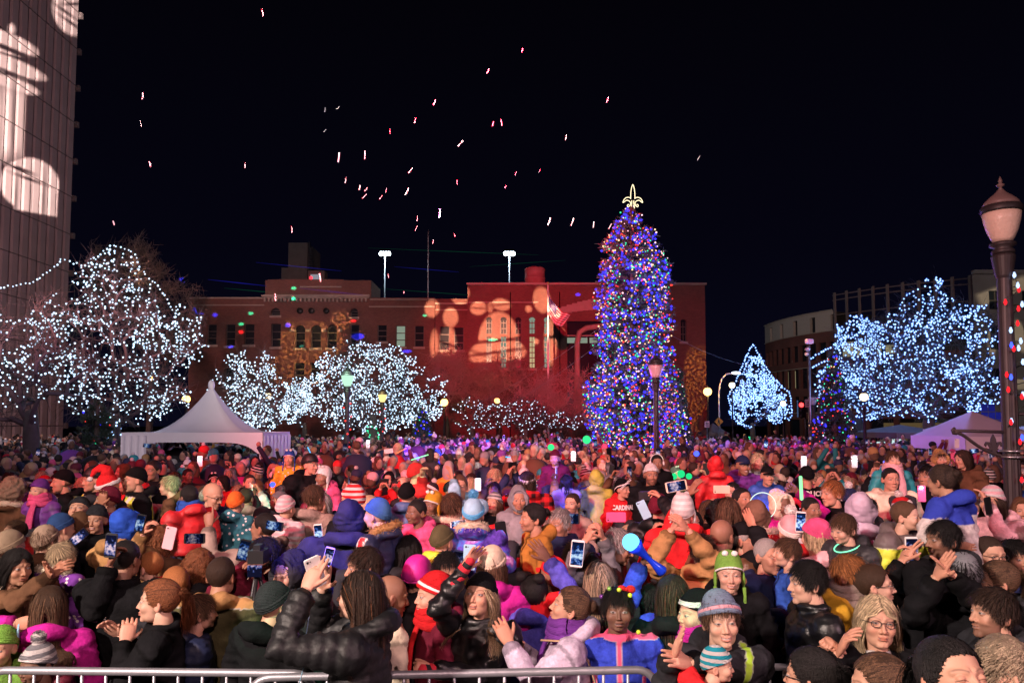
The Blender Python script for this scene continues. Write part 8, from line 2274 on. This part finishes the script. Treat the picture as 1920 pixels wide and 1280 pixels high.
HCOL = [('black', 7), ('charcoal', 4), ('grey', 3), ('red', 4), ('white', 2), ('pink', 1.5), ('maroon', 2), ('navy', 2), ('purple', 1), ('cream', 2), ('pale pink', 1.5), ('teal', .8), ('tan', 1)]
HW = {'beanie': 'knit beanie', 'pom': 'bobble hat', 'cap': 'peaked cap', 'hood': 'raised hood', 'flaps': 'earflap hat', 'band': 'headband', 'santa': 'drooping party hat', 'muffs': 'earmuffs'}
HRW = {'short': 'short hair', 'buzz': 'cropped hair', 'thin': 'thinning hair', 'afro': 'afro hair', 'long': 'long hair', 'straight': 'straight long hair', 'bob': 'bobbed hair', 'pony': 'ponytail', 'curly': 'curly hair', 'bun': 'hair bun', 'puffs': 'hair puffs'}
def where(px, py):
    for a, b, t in ((0, 140, 'at far left'), (140, 240, 'left of the white tent'), (240, 380, 'below the white tent'), (380, 520, 'near the tent\'s right end'), (520, 640, 'under the narrow lit tree'), (640, 760, 'below the green lantern'), (760, 900, 'below the domed tree'), (900, 1080, 'below the flag'), (1080, 1300, 'below the giant fir'), (1300, 1440, 'below the bell shaped tree'), (1440, 1620, 'below the small fir'), (1620, 1780, 'below the grey canopy'), (1780, 1990, 'beside the tall lamp post')):
        if a <= px < b: return t
    return 'at the edge'
used = set(); nfill = 0; cands = []
Yr = 4.9
while Yr < 16:
    hw = Yr * .72 + .3; x = -hw + random.uniform(0, .4)
    while x < hw:
        cands.append((x + random.uniform(-.12, .12), Yr + random.uniform(-.16, .16))); x += random.uniform(.42, .60)
    Yr += .50
far_start = None
FILL = []
for (x, Yp) in cands:
    if n_front + nfill >= LIMIT: break
    child = random.random() < .16
    lifted = child and random.random() < .3
    ztop = random.uniform(1.50, 1.75) if not child else (random.uniform(1.66, 1.84) if lifted else random.uniform(1.2, 1.45))
    px, py = proj(x, Yp, ztop - .12)
    if px < -60 or px > 1980: continue
    if (x - xl) ** 2 + (Yp - YL) ** 2 < .16: continue
    ok = True
    for (tx, ty, tr, tY, twx) in taken:
        dX, dY = x - twx, Yp - tY
        if dX * dX + dY * dY < .115: ok = False; break
        r_ = .13 * F / Yp
        if Yp < tY - .05 and abs(px - tx) < (r_ * 1.5 + tr * .7) and py - r_ < ty + tr * .7: ok = False; break
        if abs(Yp - tY) < .6 and (px - tx) ** 2 + (py - ty) ** 2 < (max(r_, tr) * 1.25) ** 2: ok = False; break
    if not ok and child: continue
    if not ok: continue
    FILL.append((x, Yp, ztop, child, lifted, px, py)); taken.append((px, py, .13 * F / Yp, Yp, x)); nfill += 1
last_Y = max(f[1] for f in FILL)
print('front', n_front, 'fill', nfill, 'last Y', last_Y)
for i_, (x, Yp, ztop, child, lifted, px, py) in enumerate(FILL):
    for attempt in range(200):
        st = random.choice([q for q in STOCK if bool(q['child']) == child])
        v = st['var']; fem = v[0] == 'f'; vk = 'c' if child else ('f' if fem else 'm')
        u = random.random()
        face = random.gauss(-48, 26) if u < .44 else (random.gauss(0, 22) if u < .70 else (random.gauss(178, 20) if u < .90 else random.gauss(60, 20)))
        if Yp < 6.2 and random.random() < .45: face = random.gauss(178, 18)
        has_hat = random.random() < (.7 if child else .36)
        cc = pick(COATS)
        if has_hat:
            hs_ = pick(HATS); hc = pick(HCOL) if hs_ != 'santa' else 'red'
            if hs_ == 'hood': hc = cc
            hd = f'{hc} {HW[hs_]}'
        else:
            hr = pick(HAIRW[vk]); hcn = pick([('black', 3), ('darkbrown', 5), ('brown', 4), ('blond', 2), ('ash', 1), ('grey', 1.2), ('auburn', .8)])
            if hr in ('afro', 'puffs'): hcn = 'black'
            hd = f'{ {"darkbrown": "dark brown", "ash": "ash blond"}.get(hcn, hcn)} {HRW[hr]}'
        up = st['hands'][0] or st['hands'][1]
        fa = (face + 180) % 360 - 180
        fw = 'facing the camera' if abs(fa) < 32 else ('seen from behind' if abs(fa) > 140 else ('facing left' if fa < 0 else 'facing right'))
        who = 'child' if child else ('woman' if fem else 'man')
        if lifted: who = 'lifted child'
        arms = ''
        if up is not None: arms = 'raised arms ' if (st['hands'][0] and st['hands'][1]) else 'raised arm '
        lab = f'{who} {fw} in {cc} {"padded jacket" if st["coat"] == "puffer" else "coat"}, {hd}, {arms}{where(px, py)}'
        lab = lab.replace(' ,', ',')
        if lab not in used and len(lab.split()) <= 16: break
    used.add(lab)
    H = st['fig'].H; sc = (ztop / H) if not lifted else random.uniform(.86, .95); z0 = 0 if not lifted else ztop - H * sc
    o = empty('person', (x, Yp, z0), R(face), sc); tag(o, lab, 'person', 'people standing packed in the crowd')
    dk = random.random(); skin = 'pale' if dk < .25 else 'light' if dk < .58 else 'tan' if dk < .72 else 'brown' if dk < .88 else 'dark'
    if not has_hat and hcn in ('blond', 'ash', 'auburn', 'brown') and skin in ('brown', 'dark'): skin = 'light'
    jit = random.uniform(.75, 1.25); jc = lambda c: tuple(min(.9, q * jit) for q in c)
    link('body', st['body_me'], o, color=SKIN[skin]); link('coat', st['coat_me'], o, color=jc(COLR[cc])); link('trousers', st['leg_me'], o)
    hv = v
    if has_hat:
        kind = {'cap': 'wool', 'hood': 'wool', 'muffs': 'fur', 'santa': 'fleece'}.get(hs_, random.choice(['knit', 'knit', 'knit_stripe', 'knit_band']))
        link('hat', hat_me(hs_, hv, kind, 'white' if hs_ in ('pom', 'santa', 'flaps', 'muffs') and random.random() < .7 or hs_ == 'santa' else 'own'), o, M=st['fig'].HM, color=jc(COLR[hc]))
        if hs_ not in ('hood', 'santa') and (fem or child) and random.random() < .7 or hs_ == 'muffs':
            link('hair', hair_me('long' if hs_ != 'muffs' else 'short', hv, hs_ != 'muffs'), o, M=st['fig'].HM, color=HAIRC[random.choice(['black', 'darkbrown', 'brown', 'blond'])])
    else:
        link('hair', hair_me(hr, hv), o, M=st['fig'].HM, color=HAIRC[hcn])
    if up is not None and not child and random.random() < .8 and up[2] > 1.5:
        hs2 = [h for h in st['hands'] if h]; c_ = np.mean(hs2, axis=0) + (0, -.02, .10)
        Mo = Matrix.Translation((x, Yp, z0)) @ Matrix.Rotation(R(face), 4, 'Z') @ Matrix.Scale(sc, 4); w_ = Mo @ Vector(c_)
        fx, fy = proj(*w_); cs = random.choice(['black', 'black', 'white', 'charcoal', 'pink', 'light blue'])
        lb = f'{cs} phone of the {who} in {cc}, {hd}, {where(px, py)}'
        while lb in used: lb = lb.replace(' phone', ' slim phone', 1)
        used.add(lb)
        land = len(hs2) == 2
        add_phone(fx, fy, w_.y, face + 180, random.uniform(-8, 8), 0, cs, True, land, 1.1, lb)
r = np.random.default_rng(99)
def crowd():
    m = MB(); n = 0
    Y_ = last_Y + .35
    bv, bq, bt = ell((0, 0, 0), 1, 10, 7)
    tv, tq, tt_ = rings([(0, 0, -.95, .22, .17), (0, 0, -.5, .24, .17), (0, 0, -.27, .25, .16), (0, 0, -.19, .19, .13), (0, 0, -.13, .08, .08)], 10)
    ck = [c for c, _ in COATS]; cw = np.array([w * (1.8 if c in ('black', 'charcoal', 'navy', 'brown', 'maroon') else .7) for c, w in COATS]); cw = cw / cw.sum()
    while Y_ < 46:
        step = .50 + max(0, Y_ - 24) * .03
        hw = Y_ * .73 + .5; xs = np.arange(-hw, hw, step) + r.uniform(-.18, .18, len(np.arange(-hw, hw, step)))
        for x in xs:
            y = Y_ + r.uniform(-.2, .2)
            if (x - XM.location.x) ** 2 + (y - 26) ** 2 < 2.6 ** 2: continue
            if abs(x - TD[0]) < TD[2] - .2 and abs(y - TD[1]) < TD[3] and r.random() < .75: continue
            h = r.uniform(1.45, 1.78) if r.random() > .10 else (r.uniform(1.05, 1.4) if r.random() < .6 else r.uniform(1.85, 2.05))
            ya = r.choice([-.8, 0, 3.1, .9], p=[.4, .28, .22, .1]) + r.normal() * .3
            c_, s_ = math.cos(ya), math.sin(ya); Rm = np.array([[c_, -s_, 0], [s_, c_, 0], [0, 0, 1]])
            pos = np.array([x, y, h - .12])
            sk = np.array(SKIN[r.choice(list(SKIN), p=[.3, .3, .15, .15, .1])]) * r.uniform(.85, 1.1)
            cc = np.array(COLR[r.choice(ck, p=cw)]) * r.uniform(.7, 1.2)
            V = bv * (.070, .086, .108); V[:, 1] -= .012 * (V[:, 2] < 0); cf = np.tile([*sk, 1.0], (len(V), 1))
            eye = (np.abs(V[:, 2]) < .03) & (V[:, 1] < -.03); cf[eye, :3] *= .62
            m.add(V @ Rm.T + pos, bq, bt, col=cf)
            V = bv * (.080, .092, .088) + (0, .026, .036)
            if r.random() < .36:
                hc = np.array(COLR[r.choice([a for a, _ in HCOL])]); V = bv * (.083, .096, .086) + (0, .012, .050)
                if r.random() < .3: m.add(bv * .035 @ Rm.T + pos + (0, 0, .15), bq, bt, col=(.6, .55, .55, 1))
            else:
                hc = np.array(HAIRC[r.choice(['black', 'darkbrown', 'brown', 'blond', 'grey'])]);
                if r.random() < .4: m.add((bv * (.10, .07, .17) + (0, .055, -.06)) @ Rm.T + pos, bq, bt, col=(*hc, 1))
            m.add(V @ Rm.T + pos, bq, bt, col=(*hc, 1))
            tvv = tv.copy(); tvv[:, 2] = np.where(tv[:, 2] < -.6, -(h - .2), tv[:, 2]); tvv *= (r.uniform(.9, 1.15), r.uniform(.9, 1.1), 1)
            m.add(tvv @ Rm.T + pos, tq, tt_, col=(*cc, 1))
            if r.random() < .16:
                for sg in ((1, -1) if r.random() < .5 else (1,)):
                    P = np.array([(sg * .2, 0, -.25), (sg * .26, -.18, -.22), (sg * .10, -.30, .10)]); m.add(*[(tube(P @ Rm.T + pos, [.06, .055, .045], 6))[q] for q in (0, 1, 2)], col=(*cc, 1))
                    m.add((bv * .045 + P[2] + (0, 0, .05)) @ Rm.T + pos, bq, bt, col=(*sk, 1))
            n += 1
        Y_ += .55 + max(0, Y_ - 24) * .03
    print('far crowd', n)
    return m
cm_ = crowd()
tag(link('crowd', cm_.mesh('crowd', [attr_mat('crowd_cloth', .8)], True, True)), 'dense far crowd filling the square up to the trees', 'crowd', None, 'stuff')
for k in range(34):
    Yp = r.uniform(12, 30); x = r.uniform(-.66, .66) * Yp; px, py = proj(x, Yp, r.uniform(1.72, 2.0))
    o = add_phone(px, py, Yp, r.choice([0, 0, 180]) + r.uniform(-25, 25), r.uniform(-10, 10), 0, r.choice(['black', 'white']), True, r.random() < .5, 1.15, 'small glowing phone held up among the far heads')
    o['group'] = 'small phones among the far heads'
